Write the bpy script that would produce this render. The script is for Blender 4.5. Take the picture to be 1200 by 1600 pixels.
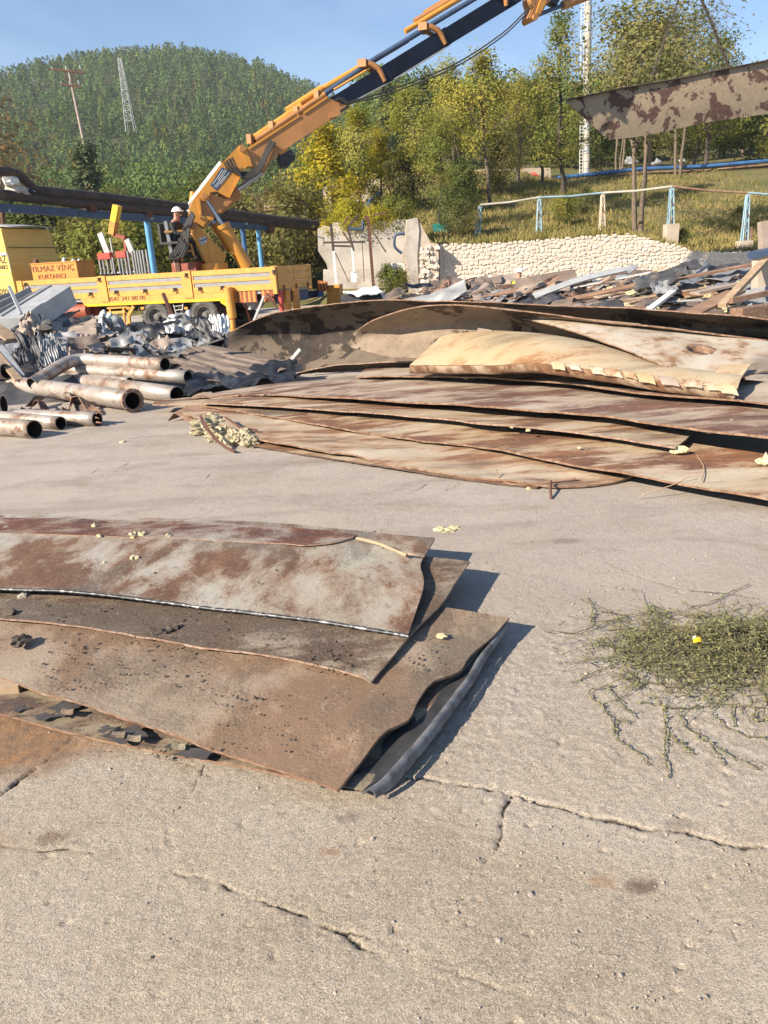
import bpy, math, random
import numpy as np
from math import sin, cos, tan, pi, radians, atan2, hypot, sqrt
from mathutils import Vector, Matrix

for o in list(bpy.data.objects): bpy.data.objects.remove(o)
scene = bpy.context.scene
COL = scene.collection
random.seed(7)
RNG = np.random.default_rng(11)

# ------------------------------------------------------------------ camera
EYE = np.array([0.0, 0.0, 1.65])
FPX, PITCH, ROLL = 1164.0, radians(18.5), radians(3.3)
_F = np.array([0, cos(PITCH), -sin(PITCH)])
_R0 = np.array([1.0, 0, 0]); _U0 = np.array([0, sin(PITCH), cos(PITCH)])
_R = _R0 * cos(ROLL) - _U0 * sin(ROLL)
_U = _U0 * cos(ROLL) + _R0 * sin(ROLL)
cam_data = bpy.data.cameras.new('camera')
cam = bpy.data.objects.new('camera', cam_data); COL.objects.link(cam)
cam.matrix_world = Matrix(((_R[0], _U[0], -_F[0], 0), (_R[1], _U[1], -_F[1], 0),
                           (_R[2], _U[2], -_F[2], 1.65), (0, 0, 0, 1)))
cam_data.sensor_fit = 'VERTICAL'; cam_data.sensor_height = 36.0; cam_data.sensor_width = 27.0
cam_data.lens = 36.0 * FPX / 1600.0
cam_data.clip_start = 0.05; cam_data.clip_end = 5000
scene.camera = cam

def ray(x, y): return _F + _R * ((x - 600) / FPX) - _U * ((y - 800) / FPX)
def at_z(x, y, z=0.0):
    d = ray(x, y); return EYE + d * ((z - EYE[2]) / d[2])
def at_y(x, y, Y):
    d = ray(x, y); return EYE + d * (Y / d[1])
def on_plane(x, y, A, n):
    d = ray(x, y); return EYE + d * (((np.array(A, float) - EYE) @ n) / (d @ n))

# ------------------------------------------------------------------ light
SUN_TO = np.array([-0.835, -0.55]); SUN_TO /= np.linalg.norm(SUN_TO); SUN_EL = radians(31)
world = bpy.data.worlds.new('World'); scene.world = world; world.use_nodes = True
wn = world.node_tree; wn.nodes.clear()
w_out = wn.nodes.new('ShaderNodeOutputWorld'); w_bg = wn.nodes.new('ShaderNodeBackground')
sky = wn.nodes.new('ShaderNodeTexSky'); sky.sky_type = 'NISHITA'; sky.sun_disc = False
sky.sun_elevation = SUN_EL; sky.sun_rotation = atan2(SUN_TO[0], SUN_TO[1])
sky.altitude = 200; sky.air_density = 1.0; sky.dust_density = 0.15; sky.ozone_density = 3.6
w_bg.inputs['Strength'].default_value = 0.088
# thin streaks of high cloud laid on a plane far overhead
w_tc = wn.nodes.new('ShaderNodeTexCoord'); w_sep = wn.nodes.new('ShaderNodeSeparateXYZ')
wn.links.new(w_tc.outputs['Generated'], w_sep.inputs[0])
w_zc = wn.nodes.new('ShaderNodeMath'); w_zc.operation = 'MAXIMUM'; w_zc.inputs[1].default_value = 0.02
wn.links.new(w_sep.outputs['Z'], w_zc.inputs[0])
w_dx = wn.nodes.new('ShaderNodeMath'); w_dx.operation = 'DIVIDE'
w_dy = wn.nodes.new('ShaderNodeMath'); w_dy.operation = 'DIVIDE'
for a, s in ((w_dx, 'X'), (w_dy, 'Y')):
    wn.links.new(w_sep.outputs[s], a.inputs[0]); wn.links.new(w_zc.outputs[0], a.inputs[1])
w_cmb = wn.nodes.new('ShaderNodeCombineXYZ')
wn.links.new(w_dx.outputs[0], w_cmb.inputs[0]); wn.links.new(w_dy.outputs[0], w_cmb.inputs[1])
w_map = wn.nodes.new('ShaderNodeMapping'); w_map.inputs['Scale'].default_value = (0.9, 0.35, 1)
w_map.inputs['Rotation'].default_value = (0, 0, 0.5); w_map.inputs['Location'].default_value = (2.2, 0.7, 0)
wn.links.new(w_cmb.outputs[0], w_map.inputs[0])
w_noi = wn.nodes.new('ShaderNodeTexNoise'); w_noi.inputs['Scale'].default_value = 1.1
w_noi.inputs['Detail'].default_value = 6; w_noi.inputs['Distortion'].default_value = 0.7
wn.links.new(w_map.outputs[0], w_noi.inputs['Vector'])
w_rmp = wn.nodes.new('ShaderNodeMapRange'); w_rmp.inputs['From Min'].default_value = 0.42
w_rmp.inputs['From Max'].default_value = 0.78; w_rmp.inputs['To Max'].default_value = 0.28
wn.links.new(w_noi.outputs['Fac'], w_rmp.inputs['Value'])
w_mix = wn.nodes.new('ShaderNodeMix'); w_mix.data_type = 'RGBA'
w_mix.inputs[7].default_value = (5.2, 6.3, 7.8, 1)
wn.links.new(w_rmp.outputs[0], w_mix.inputs[0]); wn.links.new(sky.outputs[0], w_mix.inputs[6])
wn.links.new(w_mix.outputs[2], w_bg.inputs['Color']); wn.links.new(w_bg.outputs[0], w_out.inputs['Surface'])

sun_data = bpy.data.lights.new('sun', 'SUN'); sun_data.energy = 5.0; sun_data.angle = radians(0.5)
sun_data.color = (1.0, 0.875, 0.70)
sun = bpy.data.objects.new('sun', sun_data); COL.objects.link(sun)
_sd = Vector((SUN_TO[0] * cos(SUN_EL), SUN_TO[1] * cos(SUN_EL), sin(SUN_EL)))
sun.rotation_euler = (-_sd).to_track_quat('-Z', 'Y').to_euler(); sun.location = (-30, -20, 40)
vs = scene.view_settings; vs.view_transform = 'Standard'; vs.look = 'None'
vs.exposure = 1.0; vs.gamma = 1; vs.use_curve_mapping = False
scene.render.engine = 'CYCLES'

# ------------------------------------------------------------------ materials
class NT:
    def __init__(s, name):
        s.m = bpy.data.materials.new(name); s.m.use_nodes = True
        s.t = s.m.node_tree; s.t.nodes.clear()
        s.out = s.t.nodes.new('ShaderNodeOutputMaterial')
        s.b = s.t.nodes.new('ShaderNodeBsdfPrincipled')
        s.t.links.new(s.b.outputs[0], s.out.inputs[0])
        s._c = None
    def new(s, k): return s.t.nodes.new(k)
    def put(s, sock, v):
        if v is None: return
        if isinstance(v, bpy.types.NodeSocket): s.t.links.new(v, sock)
        elif isinstance(v, tuple) and len(v) == 3 and sock.type == 'RGBA': sock.default_value = (*v, 1)
        else: sock.default_value = v
    def co(s):
        if s._c is None:
            tc = s.new('ShaderNodeTexCoord'); oi = s.new('ShaderNodeObjectInfo')
            ad = s.new('ShaderNodeVectorMath'); ad.operation = 'MULTIPLY_ADD'
            cb = s.new('ShaderNodeCombineXYZ')
            for i in range(3): s.put(cb.inputs[i], oi.outputs['Random'])
            s.put(ad.inputs[0], cb.outputs[0]); ad.inputs[1].default_value = (37, 53, 71)
            s.put(ad.inputs[2], tc.outputs['Object']); s._c = ad.outputs[0]
        return s._c
    def rand(s): return s.new('ShaderNodeObjectInfo').outputs['Random']
    def pos(s): return s.new('ShaderNodeNewGeometry').outputs['Position']
    def isl(s): return s.new('ShaderNodeNewGeometry').outputs['Random Per Island']
    def mp(s, v, scale=(1, 1, 1), rot=(0, 0, 0), loc=(0, 0, 0)):
        m = s.new('ShaderNodeMapping'); s.put(m.inputs[0], v)
        m.inputs['Scale'].default_value = scale; m.inputs['Rotation'].default_value = rot
        m.inputs['Location'].default_value = loc; return m.outputs[0]
    def noise(s, v=None, scale=5., detail=4., rough=.55, dist=0.):
        n = s.new('ShaderNodeTexNoise'); s.put(n.inputs['Vector'], v if v is not None else s.co())
        n.inputs['Scale'].default_value = scale; n.inputs['Detail'].default_value = detail
        n.inputs['Roughness'].default_value = rough; n.inputs['Distortion'].default_value = dist
        return n.outputs['Fac']
    def voro(s, v=None, scale=5., feat='F1', out='Distance'):
        n = s.new('ShaderNodeTexVoronoi'); n.feature = feat
        s.put(n.inputs['Vector'], v if v is not None else s.co()); n.inputs['Scale'].default_value = scale
        return n.outputs[out]
    def rng(s, v, a, b, c=0., d=1.):
        n = s.new('ShaderNodeMapRange'); s.put(n.inputs['Value'], v)
        for k, x in (('From Min', a), ('From Max', b), ('To Min', c), ('To Max', d)): n.inputs[k].default_value = x
        return n.outputs[0]
    def mix(s, f, a, b, mode='MIX'):
        n = s.new('ShaderNodeMix'); n.data_type = 'RGBA'; n.blend_type = mode
        s.put(n.inputs[0], f); s.put(n.inputs[6], a); s.put(n.inputs[7], b); return n.outputs[2]
    def ma(s, op, a, b=0.):
        n = s.new('ShaderNodeMath'); n.operation = op; s.put(n.inputs[0], a); s.put(n.inputs[1], b)
        return n.outputs[0]
    def bump(s, h, strength=.5, dist=.01):
        n = s.new('ShaderNodeBump'); s.put(n.inputs['Height'], h)
        n.inputs['Strength'].default_value = strength; n.inputs['Distance'].default_value = dist
        s.put(s.b.inputs['Normal'], n.outputs[0])
    def fin(s, col, rough=.8, metal=0., spec=None):
        s.put(s.b.inputs['Base Color'], col); s.put(s.b.inputs['Roughness'], rough)
        s.put(s.b.inputs['Metallic'], metal)
        if spec is not None: s.b.inputs['Specular IOR Level'].default_value = spec
        return s.m

def m_plain(name, c, rough=.6, metal=0., var=.25, scale=6., dirt=None, dirtc=(.12, .09, .07), spec=None):
    n = NT(name); f = n.noise(scale=scale, detail=5)
    lo = tuple(x * (1 - var) for x in c); hi = tuple(min(1, x * (1 + var)) for x in c)
    col = n.mix(n.rng(f, .3, .7), lo, hi)
    if dirt:
        col = n.mix(n.rng(n.noise(scale=scale * .7, detail=7, rough=.7), 1 - dirt - .08, 1 - dirt + .1), col, dirtc)
    n.bump(n.noise(scale=scale * 12, detail=3), .15, .004)
    return n.fin(col, rough, metal, spec)

def m_plate(name, paint, paint2, rust=(.20, .085, .04), rust2=(.11, .05, .035), cover=.5, dirt=.35,
            dirtc=(.085, .066, .05), scale=1.6, stretch=(1, 1, 1), rot=0., rough=.78, blo=.6):
    """old painted steel: paint, streaked rust, caked dirt"""
    n = NT(name); v = n.mp(n.co(), stretch, (0, 0, rot))
    big = n.noise(v, scale, 6, .62, .4); med = n.noise(v, scale * 3.1, 7, .65, .3)
    fine = n.noise(n.co(), 60, 4, .6); grain = n.noise(n.co(), 230, 2, .6)
    p = n.mix(n.rng(n.noise(v, scale * .8, 4, .5), .35, .65), paint, paint2)
    r = n.mix(n.rng(med, .35, .65), rust, rust2)
    mk = n.ma('ADD', n.ma('MULTIPLY', big, .62), n.ma('MULTIPLY', med, .38))
    rm = n.rng(n.ma('ADD', mk, n.ma('MULTIPLY', fine, .06)), .56 - cover * .16, .60 - cover * .16 + .03)
    col = n.mix(rm, p, r)
    halo = n.rng(mk, .46 - cover * .16, .6 - cover * .16, 0, .55)
    col = n.mix(n.ma('MULTIPLY', halo, n.ma('SUBTRACT', 1., rm)), col, tuple(x * 1.15 for x in rust))
    dv = n.mp(n.co(), stretch, (0, 0, rot), (9.1, 4.7, 2.2))
    dm = n.rng(n.ma('ADD', n.noise(dv, scale * .75, 6, .66, .6), n.ma('MULTIPLY', fine, .1)), .66 - dirt * .2, .78 - dirt * .2, 0, .85)
    col = n.mix(dm, col, dirtc)
    col = n.mix(n.rng(grain, .3, .7, 0, .35), col, n.mix(1., col, (.55, .52, .5), 'MULTIPLY'))
    sv = n.voro(n.co(), 210, 'F1', 'Color'); sc = n.new('ShaderNodeSeparateColor'); n.put(sc.inputs[0], sv)
    col = n.mix(n.rng(sc.outputs[0], .2, .12, 0, .22), col, tuple(x * .55 for x in dirtc)); col = n.mix(n.rng(sc.outputs[1], .84, .92, 0, .14), col, tuple(min(.6, x * 1.25) for x in paint))
    blot = n.noise(n.mp(n.co(), (1, 1, 1), loc=(4.4, 1.7, 0)), 17, 6, .75); col = n.mix(n.rng(blot, .54, .68, 0, blo), col, rust2); col = n.mix(n.rng(blot, .30, .42, .4, 0), col, paint)
    h = n.ma('ADD', n.ma('MULTIPLY', rm, .25), n.ma('ADD', n.ma('MULTIPLY', dm, .9), n.ma('MULTIPLY', fine, .5)))
    h = n.ma('ADD', h, n.ma('ADD', n.ma('MULTIPLY', grain, .3), n.ma('MULTIPLY', blot, .5)))
    n.bump(h, .7, .006)
    return n.fin(col, n.rng(rm, 0, 1, rough - .12, rough + .1), 0., .35)

def m_peel(name, base=(.20, .15, .10), under=(.10, .045, .03), k=.5, scale=1.8):
    """thick coat of mud-coloured paint flaking off brown primer"""
    n = NT(name); v = n.co()
    c = n.ma('ADD', n.ma('MULTIPLY', n.noise(v, scale, 8, .6, .5), .75), n.ma('MULTIPLY', n.noise(v, scale * 4, 5, .6), .25))
    mk = n.rng(c, .555 - .05 * k, .565 - .05 * k + .01)
    a = n.mix(n.rng(n.noise(v, 6, 6, .6), .3, .7), base, tuple(x * 1.45 for x in base))
    a = n.mix(n.rng(n.noise(v, 40, 3), .55, .7, 0, .5), a, tuple(x * .5 for x in base))
    col = n.mix(mk, a, n.mix(n.rng(n.noise(v, 9, 4), .4, .6), under, tuple(x * .6 for x in under)))
    n.bump(n.ma('ADD', n.ma('MULTIPLY', n.ma('SUBTRACT', 1., mk), 1.), n.ma('MULTIPLY', n.noise(v, 25, 5), .7)), .6, .012)
    return n.fin(col, .85)

MAT = {}
def make_materials():
    P = m_plain
    MAT['yellow'] = P('yellow_paint', (.60, .295, .06), .45, 0, .14, 5, .32, (.33, .19, .07))
    MAT['skirt'] = P('bright_yellow_paint', (.80, .47, .015), .4, 0, .06, 3)
    MAT['cabyellow'] = P('cab_yellow_paint', (.62, .44, .11), .4, 0, .08, 2, .15, (.45, .33, .12))
    MAT['orange'] = P('orange_paint', (.56, .23, .035), .5, 0, .12, 3, .25, (.25, .12, .05))
    MAT['craney'] = P('crane_orange_paint', (.56, .255, .04), .45, 0, .12, 2.5, .22, (.26, .13, .05))
    MAT['craneb'] = P('crane_boom_paint', (.38, .175, .06), .55, 0, .15, 2, .3, (.30, .14, .07))
    MAT['navy'] = P('navy_paint', (.008, .013, .027), .55, 0, .3, 2, .15, (.02, .02, .024), .15)
    MAT['chrome'] = P('cylinder_rod_steel', (.42, .46, .52), .28, .8, .1)
    MAT['redpaint'] = P('red_paint', (.48, .055, .035), .5, 0, .15, 4, .2)
    MAT['oxide'] = P('red_oxide_steel', (.24, .055, .025), .6, 0, .25, 4, .3)
    MAT['grey'] = P('grey_paint', (.24, .24, .25), .5, 0, .15, 4, .25)
    MAT['lgrey'] = P('light_grey_steel', (.38, .39, .40), .5, .2, .15, 4, .25, (.2, .17, .14))
    MAT['white'] = P('white_paint', (.74, .74, .72), .45, 0, .06, 4, .18, (.4, .36, .3))
    MAT['black'] = P('black_paint', (.015, .015, .017), .5)
    MAT['rim'] = P('dusty_wheel_rim', (.12, .115, .11), .7, .2, .3, 8, .35)
    MAT['rubber'] = P('rubber', (.030, .029, .028), .85, 0, .3, 8, .35, (.12, .105, .09))
    MAT['tyre'] = P('dusty_tyre', (.085, .08, .075), .9, 0, .3, 8, .4, (.17, .155, .135))
    MAT['ink'] = P('dark_red_lettering', (.16, .035, .02), .5, 0, .1)
    MAT['ink2'] = P('dark_lettering', (.06, .05, .04), .5, 0, .1)
    MAT['glass'] = P('cab_glass', (.02, .025, .03), .1)
    MAT['bluepaint'] = P('sky_blue_paint', (.12, .33, .56), .55, 0, .15, 3, .28, (.38, .40, .42))
    MAT['palebluepaint'] = P('faded_blue_paint', (.24, .37, .45), .65, 0, .25, 2, .42, (.24, .18, .14))
    MAT['bluesteel'] = P('dull_blue_steel', (.045, .075, .14), .55, 0, .25, 3, .3, (.09, .08, .075))
    MAT['bluepipe'] = P('blue_pipe_paint', (.045, .125, .29), .55, 0, .25, 2, .35, (.12, .17, .24))
    MAT['darkpipe'] = P('rusty_black_pipe', (.050, .036, .030), .7, 0, .35, 3, .38, (.13, .075, .05))
    MAT['rustpost'] = P('rusty_steel', (.105, .045, .028), .8, 0, .35, 5, .3, (.19, .1, .06))
    MAT['pipe'] = m_plate('old_pipe_steel', (.44, .39, .34), (.55, .50, .45), (.26, .15, .09), (.17, .10, .07), .06, .12, (.13, .09, .07), 2.2, (1, 1, 1), 0, .5)
    MAT['pipe'].node_tree.nodes['Principled BSDF'].inputs['Metallic'].default_value = .35
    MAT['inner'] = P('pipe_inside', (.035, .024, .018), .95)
    MAT['film'] = P('white_plastic_film', (.62, .66, .68), .35, 0, .1)
    MAT['dfilm'] = P('black_plastic_film', (.018, .019, .023), .38, 0, .3, 4, .25, (.07, .065, .06))
    MAT['dsheet'] = P('dark_roof_sheet', (.060, .060, .066), .5, .1, .35, 4, .4, (.15, .125, .105))
    MAT['gsheet'] = P('grey_roof_sheet', (.27, .275, .285), .5, .15, .2, 3, .3, (.3, .23, .17))
    MAT['tsheet'] = P('tan_roof_sheet', (.34, .27, .22), .65, 0, .2, 3, .3, (.2, .13, .09))
    MAT['rsheet'] = P('rust_brown_sheet', (.24, .14, .09), .8, 0, .3, 3, .4, (.36, .25, .17))
    MAT['brsheet'] = P('dusty_brown_sheet', (.15, .115, .095), .75, 0, .25, 3, .35, (.25, .19, .15))
    MAT['wood'] = P('old_wood', (.34, .24, .155), .85, 0, .25, 7, .25, (.2, .13, .08))
    MAT['foam'] = P('yellow_insulation', (.50, .44, .26), .95, 0, .3, 25)
    MAT['wool'] = P('grey_mineral_wool', (.36, .31, .20), .95, 0, .4, 18, .4, (.55, .49, .36))
    MAT['mud'] = P('dry_mud', (.075, .058, .044), .95, 0, .35, 12)
    MAT['pebble'] = P('pebbles', (.32, .27, .23), .9, 0, .5, 30)
    MAT['plaster'] = P('weathered_plaster', (.46, .42, .37), .9, 0, .22, .9, .42, (.30, .25, .20))
    MAT['concw'] = P('rough_concrete', (.46, .38, .30), .9, 0, .2, 1.5, .35, (.28, .21, .15))
    MAT['road'] = P('dusty_road', (.42, .34, .27), .95, 0, .12, 1)
    MAT['skin'] = P('skin', (.42, .22, .15), .55, 0, .1)
    MAT['jacket'] = P('dark_jacket', (.016, .018, .023), .8)
    MAT['hivis'] = P('yellow_safety_vest', (.58, .72, .03), .7, 0, .1)
    MAT['helmet'] = P('white_helmet', (.82, .82, .80), .3, 0, .03)
    MAT['tarp'] = P('blue_tarp', (.02, .045, .11), .6)
    MAT['teal'] = P('teal_sheet', (.03, .20, .17), .6)
    MAT['bark'] = P('grey_bark', (.15, .115, .085), .95, 0, .35, 9)
    MAT['barkd'] = P('dark_bark', (.070, .055, .043), .95, 0, .35, 9)
    MAT['twig'] = P('bare_twigs', (.20, .16, .135), .95, 0, .3, 3)
    MAT['stem'] = P('weed_stem', (.13, .115, .065), .9, 0, .4, 20)
    # mortar / stones
    n = NT('pale_limestone'); r = n.rand()
    c = n.mix(r, (.60, .52, .43), (.74, .68, .61)); c = n.mix(n.rng(n.noise(scale=9, detail=6), .45, .7, 0, .6), c, (.48, .38, .29))
    n.bump(n.noise(scale=30, detail=5), .5, .02); MAT['stone'] = n.fin(c, .9)
    MAT['mortar'] = P('wall_mortar', (.58, .50, .42), .95, 0, .15, 3)
    # foliage: one leaf = one mesh island
    def leaf(name, a, b, c3, trans=.45, tint=False):
        n = NT(name); i = n.isl(); r = n.rand()
        col = n.mix(i, a, b); col = n.mix(n.rng(n.noise(n.pos(), .55, 3), .45, .62, 0, .8), col, c3)
        col = n.mix(n.rng(r, 0, 1, 0, .35), col, n.mix(1., col, (1.12, .92, .72), 'MULTIPLY'))
        if tint: va = n.new('ShaderNodeAttribute'); va.attribute_name = 'tint'; col = n.mix(1., col, va.outputs['Color'], 'MULTIPLY')
        d = n.new('ShaderNodeBsdfDiffuse'); t = n.new('ShaderNodeBsdfTranslucent'); mx = n.new('ShaderNodeMixShader')
        n.put(d.inputs[0], col); n.put(t.inputs[0], n.mix(1., col, (1.1, 1.15, .6), 'MULTIPLY')); mx.inputs[0].default_value = trans
        n.t.links.new(d.outputs[0], mx.inputs[1]); n.t.links.new(t.outputs[0], mx.inputs[2])
        n.t.links.new(mx.outputs[0], n.out.inputs[0]); n.t.nodes.remove(n.b); MAT[name] = n.m
    leaf('leaf_yellow', (.42, .37, .045), (.32, .31, .05), (.50, .40, .04))
    leaf('leaf_autumn', (.33, .335, .085), (.43, .37, .09), (.235, .265, .08))
    leaf('leaf_green', (.155, .20, .055), (.23, .26, .075), (.33, .29, .085))
    leaf('leaf_dark', (.075, .115, .042), (.125, .16, .06), (.18, .185, .07))
    leaf('leaf_olive', (.20, .20, .085), (.29, .255, .11), (.135, .155, .065))
    leaf('leaf_dry', (.24, .19, .125), (.19, .155, .11), (.29, .20, .105))
    leaf('leaf_pine', (.085, .120, .058), (.14, .165, .080), (.065, .095, .055), .15)
    leaf('leaf_forest', (.092, .165, .058), (.165, .235, .082), (.065, .115, .055), .2, True)
    leaf('leaf_weed', (.195, .22, .105), (.33, .335, .17), (.27, .25, .145), .32)
    leaf('grass_blade', (.26, .225, .085), (.36, .29, .13), (.16, .17, .055), .2)
# ------------------------------------------------------------------ mesh helpers
def vnoise(x, y, seed=0):
    xi = np.floor(x).astype(np.int64); yi = np.floor(y).astype(np.int64); fx = x - xi; fy = y - yi
    def h(a, b):
        k = (a * 374761393 + b * 668265263 + seed * 982451653) & 0xffffffff
        k = ((k ^ (k >> 13)) * 1274126177) & 0xffffffff
        return ((k ^ (k >> 16)) & 0xffff) / 65535.0
    sx = fx * fx * (3 - 2 * fx); sy = fy * fy * (3 - 2 * fy)
    a = h(xi, yi) * (1 - sx) + h(xi + 1, yi) * sx; b = h(xi, yi + 1) * (1 - sx) + h(xi + 1, yi + 1) * sx
    return a * (1 - sy) + b * sy - .5
def fbm(x, y, seed=0, oct=4, gain=.5):
    s = 0; a = 1.
    for i in range(oct): s = s + a * vnoise(x * 2 ** i, y * 2 ** i, seed + i * 17); a *= gain
    return s

class MB:
    """collects geometry (world or local coordinates) for ONE mesh object"""
    def __init__(s): s.v = []; s.f = []; s.mi = []; s.sm = []
    def add(s, vs, fs, mi=0, smooth=False):
        b = len(s.v); s.v += [tuple(map(float, p)) for p in vs]
        for f in fs: s.f.append(tuple(b + i for i in f)); s.mi.append(mi); s.sm.append(smooth)
        return s
    def box(s, lo, hi, mi=0, fr=None):
        (a, b, c), (d, e, g) = lo, hi
        vs = [(a, b, c), (d, b, c), (d, e, c), (a, e, c), (a, b, g), (d, b, g), (d, e, g), (a, e, g)]
        if fr: vs = [fr(p) for p in vs]
        return s.add(vs, [(0, 3, 2, 1), (4, 5, 6, 7), (0, 1, 5, 4), (1, 2, 6, 5), (2, 3, 7, 6), (3, 0, 4, 7)], mi)
    def beam(s, p, q, w, h, mi=0, up=(0, 0, 1)):
        p = np.array(p, float); q = np.array(q, float); d = q - p; d /= np.linalg.norm(d)
        r = np.cross(d, up); n = np.linalg.norm(r)
        r = np.cross(d, (0, 1, 0)) if n < 1e-3 else r; r /= np.linalg.norm(r); u = np.cross(r, d)
        vs = [e + r * a * w / 2 + u * b * h / 2 for e in (p, q) for a, b in ((-1, -1), (1, -1), (1, 1), (-1, 1))]
        return s.add(vs, [(0, 3, 2, 1), (4, 5, 6, 7), (0, 1, 5, 4), (1, 2, 6, 5), (2, 3, 7, 6), (3, 0, 4, 7)], mi)
    def prism(s, poly, off, mi=0):
        """poly: 3-D outline, off: extrusion vector"""
        n = len(poly); P = [np.array(p, float) for p in poly]; o = np.array(off, float)
        return s.add(P + [p + o for p in P], [tuple(range(n)), tuple(range(2 * n - 1, n - 1, -1))] +
                     [(i, i + n, (i + 1) % n + n, (i + 1) % n) for i in range(n)], mi)
    def tube(s, pts, r, n=8, mi=0, cap=True, smooth=True):
        P = [np.array(p, float) for p in pts]; m = len(P)
        R = [r] * m if np.isscalar(r) else list(r); rings = []
        ref = np.array((.13, .21, .97))
        for i, p in enumerate(P):
            t = P[min(i + 1, m - 1)] - P[max(i - 1, 0)]; t /= (np.linalg.norm(t) + 1e-9)
            a = np.cross(t, ref)
            if np.linalg.norm(a) < .2: a = np.cross(t, (1, 0, 0))
            a /= np.linalg.norm(a); b = np.cross(t, a)
            rings.append([p + R[i] * (cos(2 * pi * k / n) * a + sin(2 * pi * k / n) * b) for k in range(n)])
        vs = [q for g in rings for q in g]
        fs = [(i * n + k, i * n + (k + 1) % n, (i + 1) * n + (k + 1) % n, (i + 1) * n + k) for i in range(m - 1) for k in range(n)]
        s.add(vs, fs, mi, smooth)
        if cap: s.add(rings[0], [tuple(range(n - 1, -1, -1))], mi); s.add(rings[-1], [tuple(range(n))], mi)
        return s
    def pipe(s, pts, r, wall, n=20, mi=0, mi_in=1):
        """hollow pipe with open ends"""
        s.tube(pts, r, n, mi, False); s.tube(pts, np.array(r) - wall if not np.isscalar(r) else r - wall, n, mi_in, False)
        b = len(s.v); half = len(pts) * n; o0 = b - 2 * half; i0 = b - half
        for base in (0, (len(pts) - 1) * n):
            for k in range(n):
                s.f.append((o0 + base + k, o0 + base + (k + 1) % n, i0 + base + (k + 1) % n, i0 + base + k)); s.mi.append(mi); s.sm.append(False)
        return s
    def sheet(s, G, th, mi=0, mi_back=None, mi_rim=None):
        """solid sheet from a grid of points G[u][v], thickness th"""
        G = np.array(G, float); nu, nv, _ = G.shape
        du = np.gradient(G, axis=0); dv = np.gradient(G, axis=1)
        N = np.cross(du, dv); N /= (np.linalg.norm(N, axis=2, keepdims=True) + 1e-9)
        T = (G + N * th / 2).reshape(-1, 3); B = (G - N * th / 2).reshape(-1, 3)
        ix = lambda i, j: i * nv + j
        q = [(ix(i, j), ix(i + 1, j), ix(i + 1, j + 1), ix(i, j + 1)) for i in range(nu - 1) for j in range(nv - 1)]
        s.add(T, q, mi, True); s.add(B, [f[::-1] for f in q], mi if mi_back is None else mi_back, True)
        bd = [ix(i, 0) for i in range(nu)] + [ix(nu - 1, j) for j in range(1, nv)] + \
             [ix(i, nv - 1) for i in range(nu - 2, -1, -1)] + [ix(0, j) for j in range(nv - 2, 0, -1)]
        m = len(bd)
        s.add([T[k] for k in bd] + [B[k] for k in bd], [(i, i + m, (i + 1) % m + m, (i + 1) % m) for i in range(m)],
              mi if mi_rim is None else mi_rim, True)
        return s
    def mesh(s, name, mats, loc=(0, 0, 0)):
        me = bpy.data.meshes.new(name)
        v = np.array(s.v, float) - np.array(loc, float)
        me.from_pydata(v.tolist(), [], s.f)
        for m in (mats if isinstance(mats, (list, tuple)) else [mats]): me.materials.append(MAT[m] if isinstance(m, str) else m)
        me.polygons.foreach_set('material_index', s.mi); me.polygons.foreach_set('use_smooth', s.sm)
        me.update(); return me
    def build(s, name, mats, parent=None, loc=None):
        """parent given: geometry is in the parent's coordinates when the parent is turned, else world minus its location"""
        if parent is not None:
            l = (0, 0, 0) if parent.name in LOCAL else tuple(parent.location)
            o = bpy.data.objects.new(name, s.mesh(name, mats, l)); COL.objects.link(o); o.parent = parent
            BASE[o.name] = l; return o
        l = (0, 0, 0) if loc is None else tuple(map(float, loc))
        o = bpy.data.objects.new(name, s.mesh(name, mats, l)); COL.objects.link(o); o.location = l
        BASE[o.name] = l; return o
BASE = {}; LOCAL = set()
def sub(mb, name, mats, part):
    """a sub-part: same origin as its part"""
    o = bpy.data.objects.new(name, mb.mesh(name, mats, BASE.get(part.name, (0, 0, 0)))); COL.objects.link(o); o.parent = part
    return o
def tag(o, label=None, cat=None, group=None, kind=None):
    for k, v in (('label', label), ('category', cat), ('group', group), ('kind', kind)):
        if v: o[k] = v
    return o
def empty(name, loc, label=None, cat=None, group=None, rz=None):
    o = bpy.data.objects.new(name, None); COL.objects.link(o); o.empty_display_size = .2
    o.location = tuple(map(float, loc)); tag(o, label, cat, group)
    if rz is not None: o.rotation_euler = (0, 0, rz); LOCAL.add(o.name)
    return o
def copy_tree(o, parent=None):
    c = o.copy(); COL.objects.link(c)
    if parent: c.parent = parent
    for ch in list(o.children): copy_tree(ch, c)
    return c
def np_mesh(name, V, Q, mats, smooth=False):
    me = bpy.data.meshes.new(name); V = np.asarray(V, np.float32); Q = np.asarray(Q, np.int32); k = Q.shape[1]
    me.vertices.add(len(V)); me.vertices.foreach_set('co', V.ravel())
    me.loops.add(Q.size); me.loops.foreach_set('vertex_index', Q.ravel())
    me.polygons.add(len(Q)); me.polygons.foreach_set('loop_start', np.arange(0, Q.size, k, dtype=np.int32))
    me.polygons.foreach_set('loop_total', np.full(len(Q), k, np.int32))
    me.polygons.foreach_set('use_smooth', np.full(len(Q), smooth, bool))
    for m in (mats if isinstance(mats, (list, tuple)) else [mats]): me.materials.append(MAT[m] if isinstance(m, str) else m)
    me.update(calc_edges=True); me.validate(); return me
def np_obj(name, me, parent=None, loc=(0, 0, 0)):
    o = bpy.data.objects.new(name, me); COL.objects.link(o); o.location = tuple(map(float, loc))
    if parent: o.parent = parent
    return o
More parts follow.
